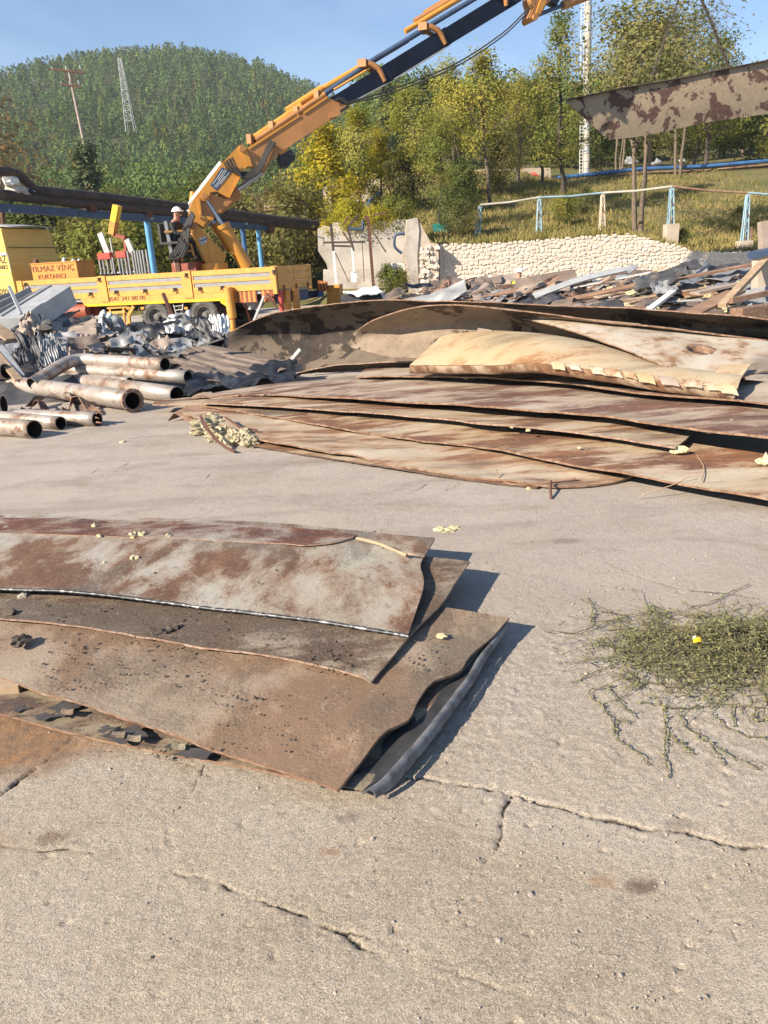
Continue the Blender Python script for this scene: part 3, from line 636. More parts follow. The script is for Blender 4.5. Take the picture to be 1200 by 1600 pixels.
def make_truck():
    T = empty('crane_lorry', TRUCK_O, 'yellow recovery lorry with flat bed and an orange loader crane reaching up to the right', 'lorry', None, -TA)
    Lc = lambda px, py, v=0.: TL(px, py, v)
    # chassis, axles
    mb = MB()
    for v in (.72, 1.60): mb.box((-7.4, v, .74), (3.9, v + .12, .98))
    for u in (-6.6, -4.3, -2.4, -.9, .9, 2.4, 3.7): mb.box((u, .84, .78), (u + .1, 1.6, .94))
    for u in (.03, 1.69): mb.tube([(u, .1, .46), (u, 2.3, .46)], .10, 8)
    mb.build('chassis', ['black'], T)
    for u in (.03, 1.69):
        wheel(T, u, .16, .47, .30); wheel(T, u, .50, .47, .28); wheel(T, u, 2.26, .47, .30, 1)
    wheel(T, -6.25, .16, .47, .30); wheel(T, -6.25, 2.26, .47, .30, 1)
    # ---- cab
    ur = -4.92; zt = 3.30; mb = MB()
    side_prof = [(ur, .98), (ur - .10, 3.28), (ur - .5, 3.34), (ur - 1.7, 3.25), (ur - 2.15, 2.2), (ur - 2.35, 1.6), (ur - 2.35, .98)]
    a = [(u, 0.0, z) for u, z in side_prof]; b = [(u, .34 if z > 3 else (.12 if z > 2.1 else 0.), z) for u, z in side_prof]
    n = len(a); far = [(u, 2.42 - p[1], z) for (u, z), p in zip(side_prof, b)]
    mb.add(a + far, [tuple(range(n - 1, -1, -1)), tuple(range(n, 2 * n))] + [(i, (i + 1) % n, (i + 1) % n + n, i + n) for i in range(n)])
    cab = mb.build('cab', ['cabyellow'], T)
    mb = MB()  # pressed ribs on the cab's back wall
    for k in range(11):
        z = 1.85 + k * .125; t = (z - .98) / 2.3; u = ur - .10 * t; w = 2.36 - .34 * max(0, (z - 2.2) / 1.1)
        rb = MB().box((u + .001, .06, z), (u + .022, w - .05, z + .055)); rb.build('back_rib', ['cabyellow'], T)
    mb = MB(); mb.box((ur + .0, .05, 2.72), (ur - .04, 2.2, 2.735)); mb.build('back_seam', ['black'], T)
    mb = MB(); mb.box((ur - 2.2, -.014, 2.50), (ur - .066, .012, 2.58)); mb.build('side_stripe', ['lgrey'], T)
    mb = MB(); mb.box((ur - 2.34, -.02, 1.06), (ur + .01, .02, 1.21)); mb.build('side_sill', ['white'], T)
    mb = MB(); mb.box((ur - 1.9, -.012, 1.9), (ur - .95, .01, 2.42)); mb.build('side_window', ['glass'], T)
    vs = [(ur - 2.0 + 2.25 * t, .1, 3.30 + .13 * sin(pi * min(1, .25 + t * .75))) for t in np.linspace(0, 1, 9)]
    mb = MB(); mb.sheet([[np.array(p) + np.array((0, 1.9 * s_, .05 * sin(pi * s_))) for s_ in np.linspace(0, 1, 6)] for p in vs], .03); mb.build('roof_spoiler', ['lgrey'], T)
    mb = MB().box((ur - 2.2, -.06, .5), (ur - 1.2, .3, .97)); mb.build('cab_step', ['black'], T)
    fr = lambda x, y, z: (x, -.006 - z, y)
    F = lambda px, py: (lambda P: (lambda x, y, z: (P[0] + x, -.007 - z, P[2] + y)))(Lc(px, py))
    text_mesh('lettering', 'YILMAZ', .33, F(11, 411), 'ink2', T, .004, .72, 'RIGHT')
    text_mesh('lettering', 'KURTARICI', .17, F(12.5, 420), 'ink2', T, .004, .72, 'RIGHT')
    text_mesh('lettering', 'WWW.', .19, F(21, 457), 'ink2', T, .004, 1.1, 'RIGHT')
    text_mesh('lettering', 'KURTARICI', .19, F(28, 463), 'ink2', T, .004, .95, 'RIGHT')
    mb = MB(); P0 = Lc(13.5, 428); P1 = Lc(12, 396)
    for s_ in ((P1[0] - 1.6, P0[2] - .012, P1[0] - .04, P0[2]), (P1[0] - .012, P0[2] + .05, P1[0], P1[2])): mb.box((s_[0], -.006, s_[1]), (s_[2], .004, s_[3]))
    mb.build('sign_border', ['lgrey'], T)
    # ---- bed
    u0, u1, zb, ztop = -4.84, 4.12, 1.10, 1.71
    mb = MB().box((u0, .06, 1.0), (u1 - .06, 2.38, zb)); mb.build('bed_floor', ['grey'], T)
    posts = [(-4.82, -4.62), (Lc(152, 430)[0], Lc(164, 430)[0]), (Lc(285, 430)[0], Lc(298, 430)[0]), (Lc(425, 430)[0], u1)]
    def panel(ua, ub, v, out, name='side_panel'):
        mb = MB(); e = .05
        rails = [(zb + .0, zb + .16), (zb + .27, zb + .36), (zb + .47, ztop)]
        for z0, z1 in rails: mb.box((ua, v - .0, z0), (ub, v + .05, z1))
        for a_, b_ in ((ua, ua + .05), (ub - .05, ub)): mb.box((a_, v + .003, zb + .163), (b_, v + .047, zb + .267)); mb.box((a_, v + .003, zb + .363), (b_, v + .047, zb + .467))
        p = mb.build(name, ['yellow'], T)
        for z0, z1 in ((zb + .163, zb + .267), (zb + .363, zb + .467)):
            sub(MB().box((ua + .053, v + .022, z0), (ub - .053, v + .044, z1)), 'slat', ['grey'], p)
        return p
    for k in range(3): panel(posts[k][1] + .012, posts[k + 1][0] - .012, 0.0, -1)
    for k in range(3): panel(posts[k][1] + .012, posts[k + 1][0] - .012, 2.37, 1)
    for a_, b_ in posts:
        MB().box((a_, -.03, .98), (b_, .06, 1.725)).build('bed_post', ['yellow'], T)
    # latches: little black hooks on rails and posts
    for (px, py) in ((39.5, 443), (141, 458), (181, 455), (226, 453), (273, 451), (155, 435), (291, 428), (312, 450), (347, 448), (428, 423)):
        P = Lc(px, py, -.03); mb = MB(); mb.box((P[0] - .05, -.055, P[2] - .02), (P[0] + .05, -.004, P[2] + .02)); mb.beam(P + (.03, -.02, 0), P + (-.045, -.05, -.09), .025, .03); mb.beam(P + (-.03, -.02, 0), P + (.045, -.05, -.08), .025, .03)
        mb.build('latch', ['black'], T)
    # tailgate across the rear
    mb = MB()
    for z0, z1 in ((zb, zb + .20), (zb + .30, zb + .38), (zb + .52, ztop + .01)): mb.box((u1 - .03, .10, z0), (u1 + .02, 2.34, z1))
    for v in (.10, 1.18, 2.24): mb.box((u1 - .02, v, zb + .2), (u1 + .012, v + .08, zb + .52))
    tg = mb.build('tailgate', ['yellow'], T)
    sub(MB().box((u1 - .02, .18, zb + .203), (u1 - .002, 2.24, zb + .297)), 'slat', ['yellow'], tg); sub(MB().box((u1 - .02, .18, zb + .383), (u1 - .002, 2.24, zb + .517)), 'slat', ['yellow'], tg)
    for v in (.35, 1.2, 2.05): MB().box((u1 + .015, v, zb - .03), (u1 + .06, v + .06, zb + .1)).build('hinge', ['oxide'], T)
    MB().box((u1 - .1, 2.33, .98), (u1 + .015, 2.44, 1.725)).build('bed_post', ['yellow'], T)
    # skirt and its bright lower edge, number
    P = [Lc(124, 457), Lc(137, 480), Lc(352, 469), Lc(358, 450)]; z_lo = .86
    poly = [(P[0][0], .0, 1.095), (P[1][0] - .12, 0., z_lo + .07), (P[2][0], 0., z_lo + .07), (P[3][0] + .02, 0., 1.095)]
    MB().prism(poly, (0, .05, 0)).build('side_skirt', ['yellow'], T)
    MB().prism([(P[1][0] - .12, -.006, z_lo + .067), (P[1][0], -.006, z_lo), (P[2][0], -.006, z_lo), (P[2][0], -.006, z_lo + .067)], (0, .06, 0)).build('skirt_edge', ['skirt'], T)
    text_mesh('lettering', '0541 341 00 00', .165, F(169, 470.5), 'ink', T, .004, 1.28)
    # front stowage: red tank, brackets
    mb = MB().box((-3.75, .25, .42), (-2.45, .9, 1.0)); mb.tube([(-3.75, .24, .72), (-2.45, .24, .72)], .24, 12); mb.build('red_tank', ['oxide'], T)
    mb = MB()
    for q in (((168, 481), (200, 479)), ((168, 489), (196, 487)), ((172, 508), (203, 505))):
        mb.beam(Lc(*q[0], .1), Lc(*q[1], .1), .06, .07)
    mb.beam(Lc(193, 478, .12), Lc(195, 508, .12), .06, .06); mb.beam(Lc(172, 480, .12), Lc(173, 509, .12), .05, .05); mb.build('step_frame', ['yellow'], T)
    mb = MB().beam(Lc(209, 478, .02), Lc(201, 493, .02), .07, .09).beam(Lc(201, 493, .02), Lc(203, 512, .02), .07, .09); mb.build('wheel_guard_strut', ['yellow'], T)
    mb = MB().beam(Lc(271, 476, .06), Lc(277, 496, .06), .025, .025).beam(Lc(286, 474, .06), Lc(284, 494, .06), .025, .025)
    for t in (.15, .45, .75): mb.beam(Lc(271 + 6 * t, 476 + 20 * t, .06), Lc(286 - 2 * t, 474 + 20 * t, .06), .02, .02)
    mb.build('ladder', ['lgrey'], T)
    for px in (200, 222, 290): c = Lc(px, 478, -.02); MB().box((c[0] - .06, -.03, c[2] - .10), (c[0] + .06, .0, c[2] - .03)).build('marker_lamp', ['orange'], T)
    # stabiliser leg on the near side
    a_, b_ = Lc(356, 449, -.12), Lc(363, 497, -.12); mb = MB().tube([a_, b_], .13, 14); mb.build('stabiliser_leg', ['yellow'], T)
    mb = MB().tube([b_, Lc(364, 514, -.12)], .075, 10); mb.tube([Lc(364, 513, -.12), Lc(364, 517, -.12)], .16, 10); mb.build('stabiliser_foot', ['yellow'], T)
    MB().beam(Lc(346, 470, -.05), Lc(358, 478, -.1), .05, .10).build('gusset', ['skirt'], T)
    # striped mudguards: red with orange diagonals
    for (xa, xb, ya, yb) in ((363, 402, 448, 472), (407, 429, 445, 471)):
        A, B = Lc(xa, ya, .04), Lc(xb, yb, .04); g = MB().box((A[0], .03, B[2]), (B[0], .06, A[2])).build('mudguard', ['oxide'], T)
        k = A[0] - .1
        while k < B[0] - .12:
            hgt = A[2] - B[2]; pl = [(k + .13, .024, A[2] - .01), (k + .20, .024, A[2] - .01), (k + .07 + hgt * .28, .024, B[2] + .01), (k + hgt * .28, .024, B[2] + .01)]
            if pl[0][0] > A[0] and max(p[0] for p in pl) < B[0]: sub(MB().prism(pl, (0, .008, 0)), 'stripe', ['orange'], g)
            k += .15
    # tanks and struts under the rear
    c = Lc(390, 482, .5); MB().tube([c + (0, 0, .16), c + (0, .6, .16)], .2, 14).build('air_tank', ['lgrey'], T)
    MB().beam(Lc(413, 462, -.08), Lc(396, 503, -.08), .06, .06).build('strut', ['lgrey'], T)
    MB().beam(Lc(417, 458, -.1), Lc(432, 482, -.1), .05, .05).build('strut', ['rustpost'], T)
    MB().beam(Lc(383, 474, .3), Lc(392, 505, .3), .05, .05).build('strut', ['oxide'], T)
    # rear underrun bar, lamps, rear posts
    mb = MB().box((u1 - .25, .3, .70), (u1 - .08, 2.3, .98)); mb.build('rear_crossmember', ['bluesteel'], T)
    for v, w, z0, m in ((.12, .18, .35, 'redpaint'), (.50, .28, .2, 'orange'), (1.05, .36, .45, 'orange')):
        MB().box((u1 - .05, v, z0), (u1 + .03, v + w, 1.06)).build('rear_bracket', [m], T)
    # far outrigger: beam, leg box, chevron board, blue lamp
    mb = MB().box((u1 - .35, 2.2, .72), (u1 - .1, 3.6, .92)); mb.build('outrigger_beam', ['navy'], T)
    pl = [Lc(512, 446, 3.4), Lc(530, 444, 3.4), Lc(533, 500, 3.4), Lc(509, 502, 3.4)]
    MB().prism(pl, (0, .3, 0)).build('outrigger_box', ['orange'], T)
    A = [Lc(495, 438, 3.2), Lc(511, 440, 3.2), Lc(512, 455, 3.2), Lc(495, 456, 3.2)]
    g = MB().prism(A, (0, .04, 0)).build('warning_board', ['oxide'], T)
    for t in (.1, .4, .7):
        p0 = A[0] + (A[1] - A[0]) * t; p1 = A[3] + (A[2] - A[3]) * (t + .22); w = (A[1] - A[0]) * .11; o = np.array((0, -.012, 0))
        sub(MB().prism([p0 + o, p0 + w + o, p1 + w * .5 + o, p1 - w * .5 + o], (0, .01, 0)), 'stripe', ['orange'], g)
    A = [Lc(496, 456, 3.1), Lc(503, 456, 3.1), Lc(503, 464, 3.1), Lc(496, 464, 3.1)]; MB().prism(A, (0, .1, 0)).build('lamp', ['bluepipe'], T)
    # ---- orange tool box with lettering
    A, B = Lc(48.5, 417, .12), Lc(119, 413, .12); bx = MB().box((A[0], .12, 1.66), (B[0], .95, 2.18)); tb = bx.build('tool_box', ['orange'], T)
    sub(MB().box((A[0] - .02, .10, 2.183), (B[0] + .02, .97, 2.21)), 'lid', ['orange'], tb)
    fb = lambda z0, u_: (lambda x, y, z: (u_ + x, .113 - z, z0 + y))
    mid = (A[0] + B[0]) / 2
    text_mesh('lettering', 'YILMAZ VİNÇ', .235, fb(1.955, mid - .05), 'ink', T, .004, 1.12, 'CENTER'); text_mesh('lettering', 'KURTARICI', .19, fb(1.735, mid - .12), 'ink', T, .004, 1.1, 'CENTER')
    for (px, py, r) in ((57, 411, .12), (101, 409, .10), (115, 411, .10), (124, 411, .09)):
        c = Lc(px, py + 2, .4); MB().tube([c, c + (0, 0, .08), c + (.03, 0, .16)], [r, r * .8, r * .4], 8).build('fitting', ['lgrey' if px > 60 else 'rustpost'], T)
    # ---- rack of stabiliser pads: red boxes and upright bars
    for (xa, xb, ya, yb) in ((151.5, 172, 396, 404.5), (180, 196, 393, 402)):
        A, B = Lc(xa, ya, 1.5), Lc(xb, yb, 1.5); MB().box((A[0], 1.5, B[2]), (B[0], 1.75, A[2])).build('red_box', ['redpaint'], T)
    for i, px in enumerate((154.5, 160, 166, 172.5, 175.5, 184, 189, 195, 200, 207, 211, 215, 219, 223.5, 229)):
        c = Lc(px, 403 - (px - 154) * .06, 1.55); MB().box((c[0] - .022, 1.53, 1.12), (c[0] + .022, 1.58, c[2] + (.16 if px > 198 else 0))).build('rack_bar', ['grey'], T)
    A, B = Lc(156, 424, 1.6), Lc(232, 417, 1.6); MB().box((A[0], 1.585, 1.78), (B[0], 1.62, 1.83)).build('rack_rail', ['lgrey'], T)
    for q in (((156, 364), (170, 400), .2), ((198, 374), (207, 395), .18), ((172, 371), (177, 400), .03)):
        MB().beam(Lc(*q[0], 1.7), Lc(*q[1], 1.7), q[2], .05, up=(0, 1, 0)).build('leaning_bar', ['lgrey'], T)
    # raised yellow and red stabiliser arm
    a_, b_, c_ = Lc(183.5, 321, 1.9), Lc(179, 346, 1.9), Lc(176, 366, 1.9)
    MB().beam(a_, b_, .2, .22, up=(0, 1, 0)).build('stabiliser_arm', ['skirt'], T); MB().beam(b_, c_, .2, .22, up=(0, 1, 0)).build('stabiliser_arm', ['orange'], T)
    MB().beam(c_, Lc(196, 372, 1.9), .12, .12, up=(0, 1, 0)).beam(Lc(195, 372, 1.9), Lc(200, 430, 1.9), .08, .08, up=(0, 1, 0)).build('stabiliser_bracket', ['oxide'], T)

    # ---- crane (boom plane turns a little toward the photographer)
    CO = TRUCK_O + TU * 2.2 + TV * 1.25; AZ = radians(-17); bd = np.array((cos(AZ), -sin(AZ), 0)); bn = np.array((sin(AZ), cos(AZ), 0))
    C3 = lambda px, py, off=0.: W2T(on_plane(px, py, CO + bn * off, bn)); lb = W2T(TRUCK_O + bn)  # local boom-plane normal
    def plate(name, pts, th, mat, off=0.):
        return MB().prism([C3(*p) - lb * (th / 2) + lb * off for p in pts], lb * th).build(name, [mat], T)
    def cyl(name, p, q, r, mat, off=0., n=16): return MB().tube([C3(*p) + lb * off, C3(*q) + lb * off], r, n).build(name, [mat], T)
    b0 = C3(335, 425); MB().tube([(b0[0], b0[1], 1.05), (b0[0], b0[1], 1.62)], .55, 24).tube([(b0[0], b0[1], 1.62), (b0[0], b0[1], 1.9)], .42, 20).build('slewing_base', ['craney'], T)
    plate('column', [(295, 357), (294.5, 352), (298, 348), (304, 349), (352, 399), (346, 419), (344, 432), (318, 432), (325, 420)], .62, 'craney')
    plate('column_web', [(321, 372), (347, 400), (341, 420), (331, 420)], .66, 'craney')
    for p, r in (((300.7, 354), .105), ((318, 308), .08), ((376.5, 235), .09), ((314.5, 341.5), .06)):
        c = C3(*p); MB().tube([c - lb * .37, c + lb * .37], r, 12).build('hinge_pin', ['craneb'], T)
    plate('knuckle_link', [(295, 350), (295, 328), (301, 313), (324, 284), (345, 257), (371, 230), (377, 228), (384, 233), (384, 262), (373.5, 276), (354, 310), (337, 300.5), (327, 302), (325, 314), (313, 316), (314, 338), (330, 340), (317, 356), (305, 348)], .52, 'craney')
    plate('link_web', [(313, 316), (326, 302), (352, 312), (366, 300), (366, 312), (342, 333), (330, 341), (314, 338)], .30, 'craneb')
    plate('link_flange', [(355, 309), (373, 276), (374.5, 277), (356.5, 311)], .62, 'craney'); plate('link_flange', [(318, 356), (331, 340.5), (332.5, 342), (319, 357.5)], .62, 'craney')
    plate('link_rib', [(306, 312), (310.5, 311), (313.5, 336), (311, 337)], .60, 'craney')
    MB().tube([C3(*p) - lb * .1 for p in ((294, 331), (297, 320), (302, 312), (324, 283), (345, 256))], .075, 8).build('white_pipe', ['white'], T)
    # load chart panel with white bars
    lp = [(345, 263), (360.5, 270), (337, 299.5), (327, 291)]; g = plate('load_chart', lp, .008, 'bluesteel', -.268)
    Q = [np.array(p, float) for p in lp]
    for t, s0, s1 in ((.18, .1, .9), (.36, .05, .6), (.52, .05, .95), (.70, .3, .9), (.85, .1, .7)):
        a_ = (Q[0] * (1 - t) + Q[1] * t); b_ = (Q[3] * (1 - t) + Q[2] * t); p = a_ + (b_ - a_) * s0; q = a_ + (b_ - a_) * s1; d = (Q[1] - Q[0]) * .045
        pts = [C3(*p) - lb * .28, C3(*(p + d)) - lb * .28, C3(*(q + d)) - lb * .28, C3(*q) - lb * .28]; sub(MB().prism(pts, lb * .006), 'chart_line', ['white'], g)
    # maker's sticker on the column, with dark slanted letters
    g = plate('sticker', [(309, 375), (317, 370), (323, 372), (321, 379), (315, 384), (311, 382)], .006, 'lgrey', -.318)
    o3 = C3(310.5, 378.5, 0) - lb * .324; e3 = C3(321.5, 376.5, 0) - lb * .324 - o3; L3 = np.linalg.norm(e3); e3 /= L3; up3 = np.cross(lb, e3); up3 = up3 / np.linalg.norm(up3) * (1 if up3[2] > 0 else 1); up3 = np.array((0.10, 0, 1.)) if up3[2] < 0 else up3
    text_mesh('lettering', 'ALM', .105, lambda x, y, z: tuple(o3 + e3 * (x * .95 + y * .25) + up3 * y - lb * z), 'navy', T, .003, 1.)
    # rams
    cyl('ram_barrel', (347, 353), (385, 418), .20, 'craney', -.12, 20); cyl('ram_rod', (321.5, 313), (347, 353), .062, 'chrome', -.12)
    cyl('ram_collar', (346, 351), (349, 357), .225, 'craney', -.12, 20)
    cyl('ram_barrel', (336, 349), (362, 392), .12, 'craney', .30); cyl('ram_rod', (327, 335), (337, 350), .05, 'chrome', .30)
    cyl('ram_barrel', (338, 325), (371, 296.5), .21, 'craneb', .1, 18); cyl('ram_rod', (370, 297.5), (414, 266), .085, 'chrome', .1)
    # main boom
    boom = [(385, 234.5), (508, 155.5), (528, 163.5), (538, 168), (524, 182.5), (434, 241), (421, 254), (412, 270), (399, 264), (384, 258)]
    plate('main_boom', boom, .50, 'craneb')
    plate('boom_top_flange', [(386, 232.5), (465, 182), (467, 184), (388, 235.5)], .56, 'craney'); plate('boom_top_flange', [(470, 178.5), (507, 153.5), (509, 156), (472, 181)], .56, 'craney')
    plate('boom_end_collar', [(513, 178), (536, 167), (539, 169), (525, 184), (510, 188)], .55, 'craneb')
    plate('boom_cheek', [(374, 240), (383, 234), (392, 262), (384, 262)], .6, 'craney')
    cyl('extension_ram', (395, 218), (470, 167), .10, 'craney', -.1); cyl('extension_ram', (449, 173), (504, 138), .11, 'craney', .08)
    cyl('extension_ram', (398, 221), (505, 150), .08, 'craneb', -.2); cyl('extension_ram', (500, 141), (566, 103), .09, 'craney', .1)
    for p in ((468, 176), (500, 151), (396, 219), (430, 199)): c = C3(*p); MB().box(tuple(c - (.07, .3, .12)), tuple(c + (.07, .3, .12))).build('ram_bracket', ['craneb'], T)
    plate('winch_bracket', [(434, 240), (447, 232), (449, 235), (437, 244)], .4, 'craney')
    plate('winch_housing', [(434, 245), (453, 234.5), (460, 245), (459, 251), (447, 263), (440, 262), (436, 254)], .42, 'black')
    # telescopic sections, navy
    secs = [([(511, 156.5), (600, 102), (612, 127), (537, 166)], .40), ([(596, 104), (692, 45), (703, 70), (604, 130)], .37), ([(690, 47.5), (800, -20), (812, 3), (698, 72)], .34)]
    for pts, th in secs: plate('boom_extension', pts, th, 'navy')
    plate('boom_underside', [(537, 166.3), (604, 130.5), (604.6, 132), (537.5, 167.8)], .40, 'lgrey'); plate('boom_underside', [(604, 130.5), (698, 72.5), (698.8, 74), (604.8, 132)], .37, 'lgrey')
    for (x0, y0, x1, y1) in ((572, 101, 598, 130), (666, 44, 692, 72), (776, -6, 786, 13)):
        pts = [C3(*p) - lb * .215 for p in smooth_line([(x0, y0, 0), ((x0 + x1) / 2 + 3, (y0 + y1) / 2 - 5, 0), (x1, y1, 0)], 6)[:, :2]]
        MB().tube(pts, [.07, .085, .085, .08, .07, .06], 6).tube([p + lb * .43 for p in pts], .07, 6).build('boom_clamp', ['craneb'], T)
        c = C3(x0 - 1, y0); MB().box(tuple(c - (.16, .26, .10)), tuple(c + (.10, .26, .10))).build('clamp_block', ['craneb'], T)
    cyl('ram_rod', (507, 147), (578, 98), .075, 'bluesteel', -.05); cyl('ram_rod', (575, 99), (664, 45.5), .075, 'bluesteel', -.05); cyl('ram_rod', (660, 47), (772, -20), .07, 'bluesteel', -.05)
    cyl('guide_tube', (560, 110), (640, 62), .05, 'craneb', .12); cyl('guide_tube', (520, 142), (575, 109), .035, 'yellow', -.15)
    cyl('extension_ram', (632, 50), (790, -45), .075, 'craney', -.05); cyl('extension_ram', (650, 32), (790, -52), .085, 'craneb', .12); cyl('extension_ram', (668, 16), (790, -58), .07, 'craneb', .25)
    # jib swung a little away from the photographer
    tip0 = on_plane(830, 12, CO, bn); tip1 = at_y(1078, -62, tip0[1] + 2.7); jd = tip1 - tip0; jd[2] = 0; jd /= np.linalg.norm(jd); jn = np.array((-jd[1], jd[0], 0)); ljn = W2T(TRUCK_O + jn)
    J3 = lambda px, py: W2T(on_plane(px, py, tip0, jn))
    def jplate(name, pts, th, mat): return MB().prism([J3(*p) - ljn * (th / 2) for p in pts], ljn * th).build(name, [mat], T)
    jplate('jib_knuckle', [(795, -32), (824, -14), (823, 4), (827, 16), (821, 31), (828, 36), (838, 27), (846, 12), (856, 2), (866, -24), (840, -50), (800, -50)], .44, 'craneb')
    jplate('jib_cheek', [(829, 26), (836, 26), (852, -6), (846, -12), (838, 0)], .52, 'craney'); c = J3(828, 31); MB().tube([c - ljn * .3, c + ljn * .3], .09, 10).build('hinge_pin', ['craneb'], T)
    jplate('jib_boom', [(840, -46), (1085, -115), (1088, -82), (860, -12)], .32, 'navy')
    MB().tube([J3(839, 24), J3(882, 7)], .06, 12).build('ram_rod', ['bluesteel'], T); MB().tube([J3(879, 8.5), J3(1000, -38)], .13, 14).build('ram_barrel', ['craneb'], T)
    jplate('jib_motor', [(853, 4), (866, 10), (873, -3), (868, -20), (856, -16)], .3, 'black')
    # hoses
    def hose(pts, r=.024, off=-.3, mat='rubber', n=22, name='hose'):
        P = [C3(*p[:2]) + lb * (off + (p[2] if len(p) > 2 else 0)) for p in pts]; return MB().tube(smooth_line(P, n), r, 6, cap=False).build(name, [mat], T)
    for k in range(6):
        j = k * 2.7 + (k % 2) * .8; hose([(348 + j * .8, 256 - j * .5), (356 + j, 268 + j * .2), (378, 276 + j * .7 - 4), (396 + j * .4, 266 + j * .5), (408 + j * .5, 246), (418 + j * .6, 222 + j * .3)], .024, -.32 - .02 * k)
    for k in range(8):
        j = k * 3.1 + (k % 3) * .7; hose([(298 + k * .5, 332 + k), (291 + j * .3 - 3, 352 + k), (279 + j * .55, 380), (266 + j * .8, 398 + k * .4), (262 + j * .9, 404), (276 + j * .5, 398), (290 + k * .3, 385)], .026, -.40 - .03 * k)
    for d_ in (0, 5): hose([(528, 178 - d_), (545, 164 - d_ * .5), (600, 150 - d_), (700, 111 - d_), (775, 64 - d_), (812, 30 - d_), (832, 8 - d_)], .022, -.2, 'rubber', 40, 'cable')
    hose([(380, 272), (390, 277), (402, 270), (410, 262)], .03, -.3)
    for k in range(3): hose([(520, 160 + k), (528, 156 + k * 2), (540, 166 + k * 2), (528, 176 + k)], .02, -.3)
    # control platform, control stand
    seat = MB(); s0 = C3(268, 372); MB().beam(C3(258, 346) - lb * .1, C3(268, 400) - lb * .1, .12, .08).build('platform_post', ['lgrey'], T)
    MB().beam(C3(256, 363) - lb * .2, C3(285, 361) - lb * .2, .05, .05).build('guard_rail', ['yellow'], T)
    c = C3(272, 378); MB().box((c[0] - .30, c[1] - .3, c[2] - .06), (c[0] + .32, c[1] + .35, c[2])).build('seat', ['black'], T)
    MB().box((c[0] - .34, c[1] - .22, c[2]), (c[0] - .27, c[1] + .28, c[2] + .5)).build('seat_back', ['black'], T)
    MB().beam(c - (0, 0, .06), (c[0] + .1, c[1], 1.1), .14, .14).build('seat_post', ['rustpost'], T)
    f = C3(284, 402); MB().box((f[0] - .3, f[1] - .3, f[2] - .04), (f[0] + .25, f[1] + .3, f[2])).build('foot_plate', ['black'], T)
    mb = MB()
    for a_, b_ in (((282, 384), (283, 408)), ((297, 382), (303, 405)), ((282, 384), (297, 382)), ((283, 394), (300, 392))): mb.beam(C3(*a_) - lb * .35, C3(*b_) - lb * .35, .05, .05)
    mb.build('control_frame', ['orange'], T)
    A = C3(302, 412); MB().box((A[0] - .55, A[1] - .3, 1.1), (A[0] + .25, A[1] + .25, A[2] + .05)).build('control_block', ['oxide'], T)
    for k in range(6): c = C3(284 + k * 2.6, 404); MB().tube([c, c + (0, -.04, .22)], .014, 6).build('lever', ['black'], T)
    MB().tube([C3(302, 313) + lb * .35, C3(303, 298) + lb * .35], [.1, .085], 10).build('beacon', ['orange'], T)
    plate('yellow_arm', [(270, 408), (274, 407), (284, 424), (277, 424)], .06, 'white')
    return T, C3, lb, tip1

def make_person(name, label, loc, joints, edges, radii, mats, helmet_c, helmet_r, facing, extra=None, group=None):
    """one continuous body grown over a skeleton; clothing and helmet are children"""
    e = empty(name, loc, label, 'person', group)
    me = bpy.data.meshes.new('body'); me.from_pydata([tuple(np.array(j) - loc) for j in joints], edges, [])
    o = bpy.data.objects.new('body_src', me); COL.objects.link(o)
    sk = o.modifiers.new('s', 'SKIN'); ss = o.modifiers.new('d', 'SUBSURF'); ss.levels = ss.render_levels = 1
    for v, r in zip(me.skin_vertices[0].data, radii): v.radius = (r, r); v.use_root = False
    me.skin_vertices[0].data[0].use_root = True
    dg = bpy.context.evaluated_depsgraph_get(); dg.update()
    m2 = bpy.data.meshes.new_from_object(o.evaluated_get(dg)); bpy.data.objects.remove(o)
    m2.materials.clear()
    for m in mats: m2.materials.append(MAT[m])
    hz = helmet_c[2] - loc[2] - helmet_r * .95; hands = [np.array(joints[i]) - loc for i in (extra or [])]
    for p in m2.polygons:
        c = np.array(p.center); p.use_smooth = True
        p.material_index = 1 if c[2] > hz - .16 or any(np.linalg.norm(c - h) < .11 for h in hands) else 0
    b = np_obj('body', m2, e)
    f = np.array((cos(facing), sin(facing), 0)); s_ = np.array((-f[1], f[0], 0)); hc = np.array(helmet_c, float)
    mb = MB(); vs = []; n = 16
    for j in range(6):
        a = j / 5 * pi / 2
        for k in range(n):
            t = 2 * pi * k / n; r = helmet_r * cos(a) * (1.0 if j else 1.06); vs.append(hc + f * cos(t) * r * 1.1 + s_ * sin(t) * r + np.array((0, 0, helmet_r * 1.0 * sin(a))))
    mb.add(vs, [(j * n + k, j * n + (k + 1) % n, (j + 1) * n + (k + 1) % n, (j + 1) * n + k) for j in range(5) for k in range(n)], 0, True)
    br = [hc + f * (cos(t) * helmet_r * 1.5 if abs(t) < 1.2 else cos(t) * helmet_r * 1.05) + s_ * sin(t) * helmet_r * 1.0 for t in np.linspace(-pi / 2, pi / 2, 9)]
    mb.prism(br, (0, 0, .018)); mb.build('helmet', ['helmet'], e)
    # face: nose, eyes, mouth, ears
    hd = hc - np.array((0, 0, helmet_r * .62)); fc = MB()
    fc.tube([hd + f * .095 + (0, 0, .02), hd + f * .128 - np.array((0, 0, .025))], [.012, .02], 6); fc.build('nose', ['skin'], e)
    ey = MB()
    for q in (-.035, .035): ey.box(tuple(hd + f * .09 + s_ * q + (0, 0, .012) - .011), tuple(hd + f * .09 + s_ * q + (0, 0, .012) + .011))
    ey.build('eyes', ['black'], e); ea = MB()
    for q in (-.085, .085): ea.tube([hd + s_ * q - (0, 0, .03), hd + s_ * q + (0, 0, .03)], .018, 6)
    ea.build('ears', ['skin'], e)
    return e

